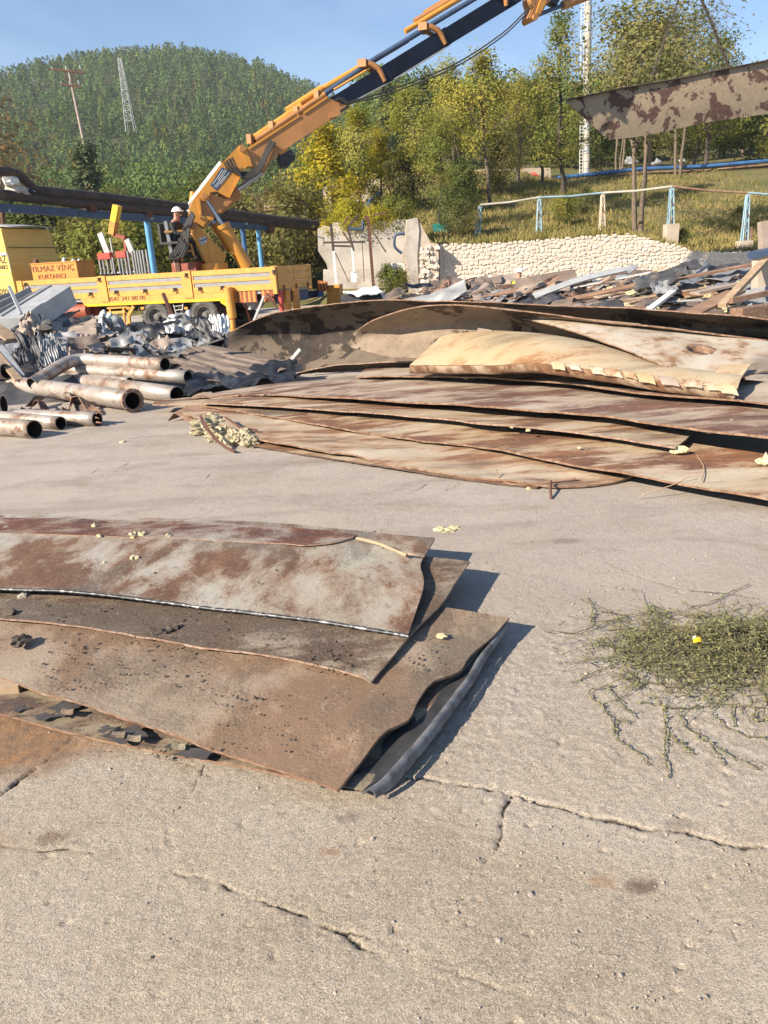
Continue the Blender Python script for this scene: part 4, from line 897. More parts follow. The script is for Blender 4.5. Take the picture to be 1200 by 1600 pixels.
def make_people(C3, lb):
    # operator sitting at the controls, in profile, facing right
    h = TRUCK_O + TU * C3(275, 328)[0] + TV * C3(275, 328)[1]; hz = C3(275, 326)[2] - .06
    f = TU; s = TV; B = np.array((h[0], h[1], 0)) - f * .08
    J = lambda fx, sy, z: tuple(B + f * fx + s * sy + np.array((0, 0, z)))
    z0 = hz - .82
    jo = [J(-.05, 0, z0), J(-.03, 0, z0 + .25), J(.0, 0, z0 + .48), J(.05, 0, z0 + .60), J(.09, 0, z0 + .72), J(.10, 0, z0 + .80),
          J(.0, -.2, z0 + .47), J(.10, -.27, z0 + .22), J(.36, -.18, z0 + .16), J(.44, -.15, z0 + .17),
          J(.0, .2, z0 + .47), J(.10, .27, z0 + .22), J(.36, .18, z0 + .16), J(.44, .15, z0 + .17),
          J(.0, -.12, z0 - .02), J(.42, -.13, z0 + .0), J(.44, -.13, z0 - .42), J(.56, -.13, z0 - .47),
          J(.0, .12, z0 - .02), J(.42, .13, z0 + .0), J(.44, .13, z0 - .42), J(.56, .13, z0 - .47)]
    ed = [(0, 1), (1, 2), (2, 3), (3, 4), (4, 5), (2, 6), (6, 7), (7, 8), (8, 9), (2, 10), (10, 11), (11, 12), (12, 13), (0, 14), (14, 15), (15, 16), (16, 17), (0, 18), (18, 19), (19, 20), (20, 21)]
    ra = [.17, .17, .17, .065, .10, .10, .085, .065, .045, .045, .085, .065, .045, .045, .11, .085, .06, .05, .11, .085, .06, .05]
    make_person('person', 'crane operator in a dark jacket and white helmet seated behind the black hoses', J(0, 0, z0 - .5), jo, ed, ra, ['jacket', 'skin'], np.array(J(.10, 0, z0 + .80)), .135, -TA, (9, 13))
    # worker in a yellow vest walking behind the scrap heap
    p = at_y(808, 425, 24.5); zb = p[2]; hd = zb; f = np.array((.75, .66, 0)); f /= np.linalg.norm(f); s = np.array((-f[1], f[0], 0)); B = np.array((p[0], p[1], 0)); z0 = hd - .80
    J = lambda fx, sy, z: tuple(B + f * fx + s * sy + np.array((0, 0, z)))
    jo = [J(0, 0, z0), J(.0, 0, z0 + .25), J(.03, 0, z0 + .48), J(.06, 0, z0 + .60), J(.09, 0, z0 + .72), J(.10, 0, z0 + .80),
          J(.03, -.2, z0 + .47), J(-.05, -.27, z0 + .2), J(.12, -.28, z0 - .04), J(.16, -.27, z0 - .1), J(.03, .2, z0 + .47), J(.10, .27, z0 + .2), J(.28, .24, z0 + .02), J(.34, .22, z0 - .02),
          J(.02, -.1, z0 - .04), J(.16, -.11, z0 - .44), J(.05, -.11, z0 - .84), J(.2, -.12, z0 - .88), J(.0, .1, z0 - .04), J(-.06, .11, z0 - .46), J(-.25, .11, z0 - .84), J(-.1, .12, z0 - .88)]
    make_person('person', 'worker in a yellow safety vest half hidden by scrap before the stone wall', J(0, 0, z0 - .9), jo, ed, ra, ['jacket', 'skin'], np.array(J(.10, 0, z0 + .80)), .135, atan2(f[1], f[0]), (9, 13))
    e = [o for o in bpy.data.objects if o.name.startswith('person')][-1]
    mb = MB(); rings = []
    for z, a, b in ((-.06, .17, .21), (.12, .165, .20), (.30, .175, .215), (.44, .16, .225), (.53, .10, .15)):
        rings.append([J(.02 + cos(t) * a, sin(t) * b, z0 + z) for t in np.linspace(0, 2 * pi, 17)[:-1]])
    mb.add([q for r in rings for q in r], [(j * 16 + k, j * 16 + (k + 1) % 16, (j + 1) * 16 + (k + 1) % 16, (j + 1) * 16 + k) for j in range(4) for k in range(16)], 0, True)
    v = mb.build('safety_vest', ['hivis'], e)

def make_hanging_plate(tip1):
    Y = tip1[1] + .05; n = 30
    yy = lambda x: Y + (x - 1078) / 1164 * 25 * .28
    top = resample([at_y(*p, yy(p[0])) for p in ((885, 156), (987, 135), (1058, 123), (1200, 94), (1300, 71))], n)
    bot = resample([at_y(*p, yy(p[0])) for p in ((886, 160), (920, 190), (950, 219), (1008, 212), (1100, 192), (1200, 178), (1280, 166), (1302, 120), (1301, 75))], n)
    G = np.zeros((n, 9, 3))
    for j, t in enumerate(np.linspace(0, 1, 9)):
        G[:, j] = bot * (1 - t) + top * t; G[:, j, 1] += -.07 * sin(pi * t) * np.clip(np.linspace(0, 1, n) * 5, 0, 1) + .10 * t + .03 * np.sin(np.linspace(0, 9, n))
    c = (top.mean(0) + bot.mean(0)) / 2
    e = empty('hanging_plate', c, 'long muddy brown steel plate with flaking coat hanging in the air from the crane chains', 'steel plate')
    MB().sheet(G, .014, 0, 0, 1).build('plate', ['peel', 'rustpost'], e)
    up = MB().sheet([[top[i] + np.array((0, a, b)) for a, b in ((-.06, -.01), (.0, .012), (.10, .0))] for i in range(n)], .02); up.build('top_lip', ['mud'], e)
    hk = tip1 + np.array((0, 0, -.25)); s = empty('lifting_sling', hk, 'two-leg chain sling and hook holding the hanging steel plate', 'chain sling')
    MB().tube(smooth_line([hk + (0, 0, .35), hk + (0, 0, .1), hk + (.1, 0, -.02), hk + (.06, 0, -.16), hk + (-.08, 0, -.12)], 14), .035, 8).build('hook', ['craneb'], s)
    for px, py, r in ((1017, 122, .034), (1140, 106, .045)):
        q = at_y(px, py, yy(px) + .08); mb = MB(); L = np.linalg.norm(q - hk); k = int(L / .11)
        for i in range(k):
            a = hk + (q - hk) * (i / k); b = hk + (q - hk) * ((i + 1.15) / k); mb.beam(a, b, r * (2.2 if i % 2 else 1), r * (1 if i % 2 else 2.2), 0, (0, 1, 0))
        mb.build('chain_leg', ['mud'], s)
# ------------------------------------------------------------------ steel plates
def W3(p): return at_y(p[0], p[1], p[3]) if len(p) == 4 else at_z(p[0], p[1], p[2])
def make_plate_mats():
    g = (.20, .085, .04); d = (.11, .05, .033)
    MAT['pA'] = m_plate('grey_plate', (.46, .45, .395), (.40, .375, .31), (.25, .135, .07), (.12, .06, .038), .22, .42, (.13, .105, .085), 1.25, (1.0, .55, 1), .55, .6)
    MAT['pA2'] = m_plate('grey_strip', (.41, .40, .36), (.36, .33, .27), (.19, .075, .04), (.09, .04, .03), .55, .38, (.085, .06, .05), 1.4, (.7, 1.4, 1), .3, .6)
    MAT['pB'] = m_plate('dirty_plate', (.40, .35, .28), (.30, .25, .19), (.15, .09, .055), (.09, .06, .045), .4, .98, (.10, .078, .06), 1.8, (.6, 1.3, 1), .2)
    MAT['pC'] = m_plate('dusty_plate', (.38, .31, .235), (.31, .245, .18), (.25, .155, .10), (.19, .125, .08), .42, .62, (.135, .105, .078), 1.5, (1.0, .75, 1), .5)
    MAT['pD'] = m_plate('flaking_plate', (.33, .29, .20), (.25, .215, .15), (.17, .09, .05), (.08, .06, .05), .25, .45, (.06, .05, .045), 2.6, (.6, 1.3, 1), -.5)
    MAT['p1'] = m_plate('cream_plate', (.53, .455, .35), (.45, .36, .255), (.32, .16, .07), (.2, .10, .06), .20, .12, (.16, .12, .09), 1.5, (.45, 1.6, 1), -.2, blo=.25)
    MAT['p2'] = m_plate('maroon_plate', (.54, .47, .36), (.45, .35, .22), (.27, .12, .05), (.12, .055, .04), .42, .26, (.10, .07, .05), 1.5, (.5, 1.5, 1), -.25, blo=.25)
    MAT['p3'] = m_plate('rust_plate', (.52, .45, .35), (.44, .34, .215), (.29, .14, .06), (.14, .07, .045), .42, .26, (.11, .08, .06), 1.7, (.45, 1.7, 1), -.2, blo=.25)
    MAT['p4'] = m_plate('dull_red_plate', (.49, .43, .35), (.41, .34, .26), (.21, .105, .07), (.115, .055, .045), .38, .32, (.2, .165, .13), 1.5, (.5, 1.5, 1), -.2, blo=.25)
    MAT['q3'] = m_plate('pale_plate', (.55, .51, .43), (.47, .41, .33), (.36, .20, .09), (.2, .11, .06), .18, .25, (.19, .15, .12), 1.5, (1, 1, 1), .3, blo=.2)
    MAT['q4'] = m_plate('ochre_plate', (.47, .405, .295), (.42, .33, .195), (.34, .19, .08), (.27, .13, .06), .10, .08, (.17, .12, .08), 1.1, (.6, 1.2, 1), .2, blo=.2)
    MAT['q1'] = m_peel('mud_coat', (.115, .088, .066), (.042, .030, .024), .9, 1.3); MAT['q2'] = m_peel('thin_mud_coat', (.19, .145, .105), (.085, .052, .04), .35, 1.2)
    MAT['peel'] = m_peel('mud_coat_flaking', (.225, .175, .118), (.105, .055, .042), .55, 1.5)
    P = m_plain
    MAT['edge_orange'] = P('torch_cut_edge', (.17, .092, .055), .85, 0, .4, 22, .45, (.30, .21, .15)); MAT['edge_pale'] = P('scaly_edge', (.24, .15, .105), .9, 0, .45, 30, .42, (.38, .32, .27))
    MAT['edge_tar'] = P('tarry_edge', (.045, .047, .052), .4, .3, .5, 40, .42, (.34, .35, .36)); MAT['shade_tar_coat'] = P('shade_dark_tar', (.035, .034, .035), .6, 0, .4, 16, .25, (.12, .105, .09)); MAT['tar_lip'] = P('tar_coated_lip', (.12, .122, .13), .5, 0, .6, 18, .4, (.19, .19, .20)); MAT['flake_dark'] = P('bare_dark_steel', (.062, .055, .052), .7, 0, .25, 20); MAT['edge_dark'] = P('dark_edge', (.09, .055, .04), .85, 0, .4, 20)

def plate_thing(name, label, near, far, mats, th=.012, nu=90, nv=22, wave=.01, jit=.006, right=None, seed=1, cat='steel plate', bulge=None, hole=None, group=None, smooth=True, drop=0., noisefreq=1.2):
    N = [W3(p) for p in near]; Fp = [W3(p) for p in far]
    N = smooth_line(N, nu) if smooth else resample(N, nu); Fp = smooth_line(Fp, nu) if smooth else resample(Fp, nu)
    t = np.linspace(0, 1, nv)[None, :, None]; G = N[:, None, :] * (1 - t) + Fp[:, None, :] * t
    if right is not None:
        Rr = smooth_line([W3(p) for p in right], nv); base = G[-1]; G = G + (Rr - base)[None] * (np.linspace(0, 1, nu) ** 5)[:, None, None]
    if bulge is not None:
        s = np.sin(pi * np.linspace(0, 1, nv))[None, :, None] * np.minimum(1, np.linspace(0, 1, nu) * 6)[:, None, None]; G = G + s * np.array(bulge)[None, None]
    e = np.minimum(np.minimum(np.linspace(0, 1, nv), 1 - np.linspace(0, 1, nv)) * nv, 1)[None, :]
    G[:, :, 2] += wave * (fbm(G[:, :, 0] * noisefreq, G[:, :, 1] * noisefreq, seed, 3) * 1.6) + .25 * wave * fbm(G[:, :, 0] * 7, G[:, :, 1] * 7, seed + 3, 2)
    # torch-cut edges wander a little
    k = np.linspace(0, 1, nu); L = np.linalg.norm(N[-1] - N[0]); dirn = G[:, 0] - G[:, 1]; dirn /= np.linalg.norm(dirn, axis=1, keepdims=True) + 1e-9
    G[:, 0] += dirn * (jit * fbm(k * L * 9, k * 0 + 3.3, seed + 9, 3))[:, None]
    c = G.reshape(-1, 3).mean(0); c[2] = G[:, :, 2].min()
    e = empty(name, c, label, cat, group); mb = MB()
    if hole is not None:
        hc = None; q = None
        for i in range(nu):
            for j in range(nv):
                v = G[i, j] - EYE; px = 600 + FPX * (v @ _R) / (v @ _F); py = 800 - FPX * (v @ _U) / (v @ _F); dd = (px - hole[0]) ** 2 + (py - hole[1]) ** 2
                if q is None or dd < q: q = dd; hc = G[i, j].copy(); ij = (i, j)
        mb.sheet(G, th, 0, 1, 2)
        keep = [k for k, f in enumerate(mb.f) if np.linalg.norm(np.mean([mb.v[a] for a in f], 0) - hc) > hole[2]]
        mb.f = [mb.f[k] for k in keep]; mb.mi = [mb.mi[k] for k in keep]; mb.sm = [mb.sm[k] for k in keep]
        i, j = ij; nrm = np.cross(G[i + 1, j] - G[i - 1, j], G[i, j + 1] - G[i, j - 1]); nrm /= np.linalg.norm(nrm); nrm *= 1 if nrm[2] > 0 else -1
        a = np.cross(nrm, (0, 1, 0)); a /= np.linalg.norm(a); b = np.cross(nrm, a); rg = MB(); n = 28; rr = hole[2]
        rings = [(rr * .70, -.16), (rr * .74, -.05), (rr * .76, .010), (rr * 1.0, .014), (rr * 1.22, .010), (rr * 1.28, -.012)]
        vs = [hc + nrm * z + (a * cos(2 * pi * q / n) + b * sin(2 * pi * q / n)) * r * (1 + .04 * sin(3 * q)) for r, z in rings for q in range(n)]
        rg.add(vs, [(w * n + q, w * n + (q + 1) % n, (w + 1) * n + (q + 1) % n, (w + 1) * n + q) for w in range(len(rings) - 1) for q in range(n)], 0, True); rg.mi = [1 if k < n else 0 for k in range(len(rg.mi))]  # inner wall coloured dark to stand in for the shade down the hole
        rg.build('hole_rim', ['edge_orange', 'inner'], e)
    else: mb.sheet(G, th, 0, 1, 2)
    mb.build('sheet', mats, e); return e, G

def chunk(name, loc, r, mat, label, cat, group=None, seed=0, flat=.6, n=2, kind=None):
    """small ragged lump"""
    import bmesh
    bm = bmesh.new(); bmesh.ops.create_icosphere(bm, subdivisions=n, radius=1.0)
    for v in bm.verts:
        c = np.array(v.co); k = 1 + .8 * fbm(np.array([c[0] * 1.7 + seed * 3.1 + c[2]]), np.array([c[1] * 1.7 - c[2] * 1.3]), seed, 3)[0] + .7 * fbm(np.array([c[0] * 5 + c[2] * 3]), np.array([c[1] * 5 - c[2] * 4]), seed, 2)[0]
        v.co = Vector((c[0] * r * k, c[1] * r * k * .8, max(-.25, c[2]) * r * k * flat))
    me = bpy.data.meshes.new(name); bm.to_mesh(me); bm.free(); me.materials.append(MAT[mat])
    o = np_obj(name, me, None, loc); o.rotation_euler = (0, 0, seed * 1.7); return tag(o, label, cat, group, kind)

def make_near_stack():
    D, _ = plate_thing('steel_plate', 'lowest plate of the near stack with flaking coat and tarry black curled end', 
        [(-160, 1082, 0.018), (0, 1118, 0.018), (110, 1145, 0.018), (233, 1172, 0.021), (400, 1203, 0.033), (475, 1218, 0.042), (566, 1236, 0.057)],
        [(-160, 890, 0.03), (0, 905, 0.03), (300, 930, 0.036), (560, 960, 0.048), (786, 976, 0.06)], ['pD', 'edge_dark', 'edge_orange'], .010, 110, 26, .008, .006,
        [(566, 1236, 0.057), (627, 1182, 0.051), (684, 1118, 0.051), (735, 1052, 0.054), (786, 976, 0.06)], 3)
    lip = smooth_line([W3(p) for p in ((578, 1236, 0.06), (606, 1216, 0.063), (636, 1185, 0.066), (688, 1122, 0.069), (735, 1058, 0.069), (748, 1036, 0.069), (793, 972, 0.075))], 40)
    mb = MB(); G = []
    for i, p in enumerate(lip):
        t = i / 39; w = .62 - .30 * t; k = .005 * fbm(np.array([i * .35]), np.array([.5]), 4, 2)[0]; q = lambda a, b, c: p + np.array((a * w, b * w + k, c * w + k))
        G.append([q(-.040, -.013, -.006), q(-.025, -.009, .001), q(-.008, -.003, .004), q(.012, .004, -.010), q(.024, .009, -.034), q(.022, .009, -.056)])
    mb.sheet(np.array(G), .010).build('curled_lip', ['tar_lip'], D)
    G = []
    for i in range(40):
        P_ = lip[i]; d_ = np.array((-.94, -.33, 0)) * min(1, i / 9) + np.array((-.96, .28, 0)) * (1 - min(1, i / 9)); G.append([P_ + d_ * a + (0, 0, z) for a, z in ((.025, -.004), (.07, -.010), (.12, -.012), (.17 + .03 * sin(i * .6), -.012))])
    mb = MB().sheet(np.array(G)[:, ::-1], .003); mb.build('shaded_tar_end', ['shade_tar_coat'], D)  # dark strip: tar plus the deep shade below the next plate, painted in
    # dark bare patches where the coat has come off, with small curled scales at their edge
    for i, (px, py, sx, sy) in enumerate(((102, 1107, .055, .05), (70, 1120, .05, .022), (165, 1139, .03, .02), (205, 1146, .055, .055), (180, 1148, .04, .02), (275, 1166, .03, .02), (310, 1178, .07, .03), (30, 1108, .03, .02))):
        zb = (.046 + .00013 * px) * .6 + .004; p = at_z(px, py, zb); n_ = 15
        out = [p + np.array((cos(t) * sx * (1 + .45 * sin(3 * t + i) + .25 * sin(7 * t + 2 * i)), sin(t) * sy * (1 + .4 * sin(4 * t + i)), 0)) for t in np.linspace(0, 2 * pi, n_ + 1)[:-1]]
        MB().prism(out, (0, 0, 0.0015)).build('bare_patch', ['flake_dark'], D)
        if i in (0, 3, 4, 5):
            q = p + np.array((sx * .5, -sy * .9, .004)); s_ = .028
            MB().sheet([[q + np.array((a * s_, b * s_ * .45 - a * .01, .004 + .010 * (b > 0) * (.6 + .4 * a) + .004 * a * a)) for b in (-1, -.3, .4, 1)] for a in np.linspace(-1, 1, 6)], .002).build('paint_flake', ['pD'], D)
    plate_thing('steel_plate', 'wide dusty brown plate with wavy right end, second from the bottom of the near stack',
        [(-160, 1014, 0.063), (0, 1059, 0.063), (50, 1078, 0.063), (133, 1103, 0.06), (200, 1125, 0.06), (277, 1150, 0.06), (317, 1167, 0.063), (400, 1193, 0.069), (470, 1215, 0.075), (529, 1236, 0.081)],
        [(-160, 885, 0.078), (0, 890, 0.078), (300, 905, 0.084), (560, 930, 0.09), (699, 950, 0.099), (796, 964, 0.102)], ['pC', 'edge_dark', 'edge_orange'], .010, 130, 30, .010, .007,
        [(529, 1236, 0.081), (569, 1186, 0.087), (600, 1145, 0.102), (638, 1125, 0.099), (653, 1094, 0.093), (676, 1064, 0.105), (718, 1048, 0.099), (733, 1025, 0.093), (768, 995, 0.093), (796, 964, 0.102)], 5)
    plate_thing('steel_plate', 'plate caked with dark dirt lying between the dusty brown plate and the grey topmost plate',
        [(-160, 953, 0.105), (0, 966, 0.105), (112, 977, 0.105), (217, 994, 0.105), (300, 1009, 0.108), (442, 1029, 0.111), (553, 1054, 0.111), (579, 1066, 0.111)],
        [(-160, 845, 0.12), (0, 850, 0.12), (300, 860, 0.12), (560, 870, 0.135), (670, 873, 0.118), (734, 880, 0.122)], ['pB', 'edge_dark', 'edge_pale'], .010, 120, 24, .010, .008,
        [(579, 1066, 0.111), (612, 1028, 0.117), (648, 985, 0.123), (690, 945, 0.118), (712, 912, 0.12), (734, 880, 0.122)], 7)
    A, GA = plate_thing('steel_plate', 'grey plate with rust streaks on top of the near stack, its front edge shiny black',
        [(-160, 912, 0.165), (0, 919, 0.162), (112, 924, 0.159), (225, 936, 0.156), (337, 949, 0.153), (450, 963, 0.15), (560, 979, 0.147), (638, 992, 0.144)],
        [(-160, 803, 0.168), (0, 806, 0.168), (130, 808, 0.168), (337, 815, 0.171), (450, 820, 0.174), (553, 830, 0.172), (680, 842, 0.158)], ['pA', 'edge_dark', 'edge_tar'], .011, 110, 26, .008, .003,
        [(638, 992, 0.144), (653, 948, 0.15), (661, 922, 0.16), (662, 905, 0.162), (657, 884, 0.156), (667, 864, 0.156), (680, 842, 0.158)], 9)
    lip = GA[:, 0]; MB().tube(lip - np.array((0, .004, .004)), [.0075 + .0015 * sin(i * 2.7) for i in range(len(lip))], 6, 0, True).build('front_edge', ['edge_tar'], A)
    plate_thing('steel_plate', 'narrow loose strip of plate lying along the back of the topmost grey plate',
        [(-160, 826, 0.177), (0, 832, 0.177), (124, 837, 0.177), (244, 841, 0.177), (337, 845, 0.1788), (442, 850, 0.18), (477, 853, 0.1812), (519, 850, 0.1824), (550, 842, 0.1836)],
        [(-160, 807, 0.177), (0, 809, 0.177), (130, 811, 0.177), (337, 818, 0.18), (450, 824, 0.1818), (520, 830, 0.1836), (556, 836, 0.1848)], ['pA2', 'edge_dark', 'edge_pale'], .006, 90, 10, .008, .010, None, 12)
    # things lying on the stack
    st = empty('stick', W3((600, 853, 0.186)), 'bare brown stick lying across the back corner of the grey topmost plate', 'stick')
    MB().tube(smooth_line([W3((557, 841, 0.1908)), W3((590, 849, 0.195)), W3((615, 859, 0.1932)), W3((636, 868, 0.189))], 12), [.008, .012, .011, .012, .011, .010, .011, .010, .010, .009, .010, .012], 7).build('bark', ['wood'], st)
    MB().tube([W3((618, 861, 0.192)), W3((640, 866, 0.195)), W3((652, 868, 0.189))], [.008, .006, .004], 5).build('fork', ['wood'], st)
    for i, (px, py, r, z) in enumerate(((210, 838, .030, .30), (222, 836, .022, .30), (264, 838, .02, .30), (148, 822, .018, .30), (210, 874, .024, .28), (164, 880, .015, .28), (155, 838, .016, .30))):
        chunk('foam_scrap', W3((px, py, z * .6)), r, 'foam', 'small torn bit of yellow insulation on the grey topmost plate', 'insulation', 'yellow bits on the grey plate', i + 3, .9)
    for i, (px, py, r, m, lb) in enumerate(((240, 987, .035, 'mud', 'dark clod of mud at the near edge of the dirt-caked plate'), (270, 983, .03, 'mud', 'longer dark clod of mud lying beside the first on the dirt-caked plate'), (18, 957, .03, 'mud', 'black lump on the dirt-caked plate at the left edge of the photo'), (38, 930, .035, 'plaster', 'pale stone wedged under the front edge of the grey topmost plate'), (690, 995, .022, 'foam', 'pale crumpled scrap on the far corner of the dusty brown plate'), (30, 1003, .06, 'mud', 'heap of dark dirt on the left of the dusty brown plate'))):
        chunk('clod' if m == 'mud' else 'lump', W3((px, py, .115 if i < 4 else .105)), r, m, lb, 'debris', None, i + 20, .55)
    p = W3((22, 1078, 0.036)); w = empty('wood_block', p, 'end of a wooden block propping the dusty brown plate up at the left', 'wood block')
    MB().box(tuple(p + (-.35, -.02, -.02)), tuple(p + (.03, .07, .028))).build('timber', ['wood'], w)
    # dirt crumbs on the plates
    sx, sy, sz = [], [], []
    for (x0, y0, x1, y1, z, k) in ((60, 1010, 330, 1080, 0.0798, 160), (60, 935, 540, 1010, 0.1218, 220), (480, 1015, 560, 1050, 0.1230, 60), (580, 985, 700, 1050, 0.1080, 70), (230, 1150, 330, 1185, 0.0360, 40), (20, 820, 600, 940, 0.1728, 60), (330, 1080, 600, 1180, 0.0900, 90)):
        for i in range(k):
            p = at_z(random.uniform(x0, x1), random.uniform(y0, y1), z); sx.append(p[0]); sy.append(p[1]); sz.append(z)
    zz = {(a, b): c for a, b, c in zip(sx, sy, sz)}
    o = scatter_stones('dirt_crumbs', np.array(sx), np.array(sy), np.clip(RNG.lognormal(-5.5, .5, len(sx)), .0015, .010), lambda a, b: zz[(a, b)], 'mud'); o['label'] = 'crumbs of dark dirt scattered over the near stack of plates'

def make_far_stack():
    pt = lambda *a: list(a)
    plate_thing('steel_plate', 'cream flattened plate at the very bottom front of the long plate pile', 
        [(285, 646, .10), (330, 660, .10), (400, 684, .08), (470, 702, .06), (560, 716, .05), (640, 731, .045), (740, 745, .04), (850, 758, .03), (930, 757, .025), (980, 749, .02)],
        [(290, 628, .09), (400, 640, .07), (560, 660, .06), (740, 690, .05), (860, 715, .04), (990, 744, .02)], ['p1', 'edge_dark', 'edge_orange'], .016, 110, 18, .022, .02, None, 21, noisefreq=2.5)
    plate_thing('steel_plate', 'thin dark plate peeping out under the cream plate of the long pile',
        [(380, 694, .03), (430, 702, .02), (520, 717, .02), (620, 733, .02), (740, 750, .02), (840, 762, .015)], [(400, 680, .03), (520, 695, .03), (740, 725, .03), (850, 750, .015)], ['p3', 'edge_dark', 'edge_dark'], .012, 60, 6, .01, .02, None, 22)
    plate_thing('steel_plate', 'long maroon and cream plate reaching out lowest at the right of the long pile',
        [(238, 633, .12), (332, 637, .115), (454, 656, .11), (547, 672, .105), (640, 684, .10), (740, 698, .10), (817, 712, .10), (893, 726, .10), (1047, 753, .10), (1200, 781, .10), (1420, 822, .10)],
        [(246, 627, .12), (330, 621, .13), (450, 622, .13), (700, 645, .14), (1000, 680, .14), (1420, 745, .14)], ['p2', 'edge_dark', 'edge_orange'], .016, 130, 22, .018, .012, None, 23)
    plate_thing('steel_plate', 'narrow rusty plate ending in a square cut corner midway along the long pile',
        [(315, 631, .16), (401, 634, .18), (500, 640, .19), (585, 647, .195), (700, 656, .2), (740, 662, .2), (840, 670, .2), (932, 681, .195), (1056, 700, .19)],
        [(330, 622, .16), (420, 614, .17), (600, 625, .17), (740, 636, .17), (950, 655, .2), (1079, 680, .19)], ['p3', 'edge_dark', 'edge_pale'], .014, 110, 12, .010, .008, [(1056, 700, .19), (1068, 690, .19), (1079, 680, .19)], 24)
    plate_thing('steel_plate', 'broad dull red plate lying across the middle of the long pile',
        [(395, 617, .20), (450, 617, .23), (508, 620, .25), (600, 626, .265), (740, 637, .28), (909, 649, .285), (1000, 660, .29), (1108, 674, .295), (1200, 685, .30), (1420, 716, .30)],
        [(300, 622, .15), (360, 611, .18), (420, 602, .22), (500, 593, .26), (604, 585, .28), (740, 580, .30), (900, 588, .31), (1200, 620, .31), (1420, 648, .31)], ['p4', 'edge_dark', 'edge_orange'], .018, 130, 22, .016, .012, None, 25)
    plate_thing('steel_plate', 'brown plate under the fringed ochre plate at the back of the long pile',
        [(556, 590, .30), (604, 588, .33), (740, 591, .36), (878, 599, .38), (1010, 614, .385), (1200, 630, .39), (1420, 656, .39)],
        [(570, 577, .34), (700, 570, .38), (860, 572, .41), (1020, 585, .42), (1200, 600, .42), (1420, 625, .42)], ['p4', 'edge_dark', 'edge_orange'], .016, 90, 12, .014, .012, None, 26)
    plate_thing('steel_plate', 'low shallow curved plate in shadow left of the ochre plate, its rim catching light',
        [(462, 583, 0, 10.3), (490, 577, 0, 10.2), (524, 571, 0, 10.0), (580, 567, 0, 9.7), (643, 564, 0, 9.4), (700, 562, 0, 9.2)],
        [(470, 584, 0, 11.3), (530, 579, 0, 11.2), (600, 575, 0, 11.0), (700, 566, 0, 10.6)], ['p3', 'q1', 'edge_pale'], .012, 50, 10, .01, .006, None, 27, bulge=(0, 0, -.03))
    plate_thing('curved_plate', 'largest curved plate, standing on edge at the back with its muddy hollow side facing out',
        [(355, 547, 0, 12.8), (400, 561, 0, 12.7), (460, 578, 0, 12.4), (560, 572, 0, 11.9), (800, 552, 0, 10.9), (1000, 545, 0, 10.0), (1200, 545, 0, 9.1), (1420, 560, 0, 8.7)],
        [(357, 520, 0, 12.75), (397, 501, 0, 12.6), (455, 484, 0, 12.3), (539, 473, 0, 11.8), (608, 468, 0, 11.45), (723, 471, 0, 10.95), (800, 474, 0, 10.6), (893, 478, 0, 10.2), (1000, 483, 0, 9.75), (1200, 499, 0, 8.9), (1420, 520, 0, 8.5)],
        ['q1', 'rsheet', 'edge_orange'], .016, 130, 24, .02, .008, None, 31, bulge=(.05, .62, .02))
    plate_thing('curved_plate', 'smaller curved plate standing in front of the largest one, hollow side out',
        [(549, 543, 0, 9.9), (600, 556, 0, 9.5), (650, 560, 0, 9.25), (720, 562, 0, 9.0), (800, 562, 0, 8.8), (950, 560, 0, 8.4), (1200, 575, 0, 7.8)],
        [(552, 520, 0, 9.85), (585, 499, 0, 9.55), (631, 484, 0, 9.25), (685, 477.5, 0, 9.0), (740, 478, 0, 8.85), (800, 485, 0, 8.65), (909, 497, 0, 8.3), (1050, 514, 0, 7.9), (1200, 531, 0, 7.6)],
        ['q2', 'rsheet', 'edge_orange'], .014, 110, 22, .014, .006, None, 33, bulge=(.04, .42, .02))
    e, G = plate_thing('steel_plate', 'sunlit ochre plate with a fringe of bent tabs along its front edge',
        [(640, 571, 0, 8.7), (700, 571, 0, 8.35), (740, 571, 0, 8.1), (790, 570, 0, 7.8), (840, 568, 0, 7.55), (880, 572, 0, 7.3), (960, 582, 0, 6.95), (1058, 597, 0, 6.5), (1152, 609, 0, 6.15)],
        [(690, 528, 0, 9.15), (720, 522, 0, 9.0), (760, 519, 0, 8.8), (805, 519, 0, 8.6), (870, 525, 0, 8.3), (960, 545, 0, 7.8), (1060, 575, 0, 7.3), (1165, 595, 0, 6.6)], ['q4', 'edge_dark', 'edge_orange'], .014, 100, 20, .012, .008, None, 35, bulge=(0, 0, .07))
    MB().sheet([[a + np.array((0, .0, -.004)), a + np.array((0, .03, -.07)), a + np.array((0, .10, -.10))] for a in G[:, 0]], .010).build('front_lip', ['p3'], e)
    rt = random.Random(3)
    for i in range(10):
        k = int(52 + i * 4.9 + rt.uniform(-1, 1)); p = G[min(99, k), 0]; q = G[min(99, k + 4), 0] + np.array((rt.uniform(-.03, .02), 0, 0)); o = np.array((rt.uniform(-.025, .025), -.05 - rt.uniform(-.02, .02), -.012 - .03 * rt.random())); u = np.array((0, .05, .03))
        MB().sheet([[p + u, p + u * .3 + (0, 0, .012), p + o], [(p + q) / 2 + u, (p + q) / 2 + u * .3 + (0, 0, .022), (p + q) / 2 + o + (.01, 0, .004)], [q + u, q + u * .3 + (0, 0, .012), q + o * 1.1]], .010).build('tab', [('q4', 'tsheet', 'q3', 'p1', 'q4')[i % 5]], e)
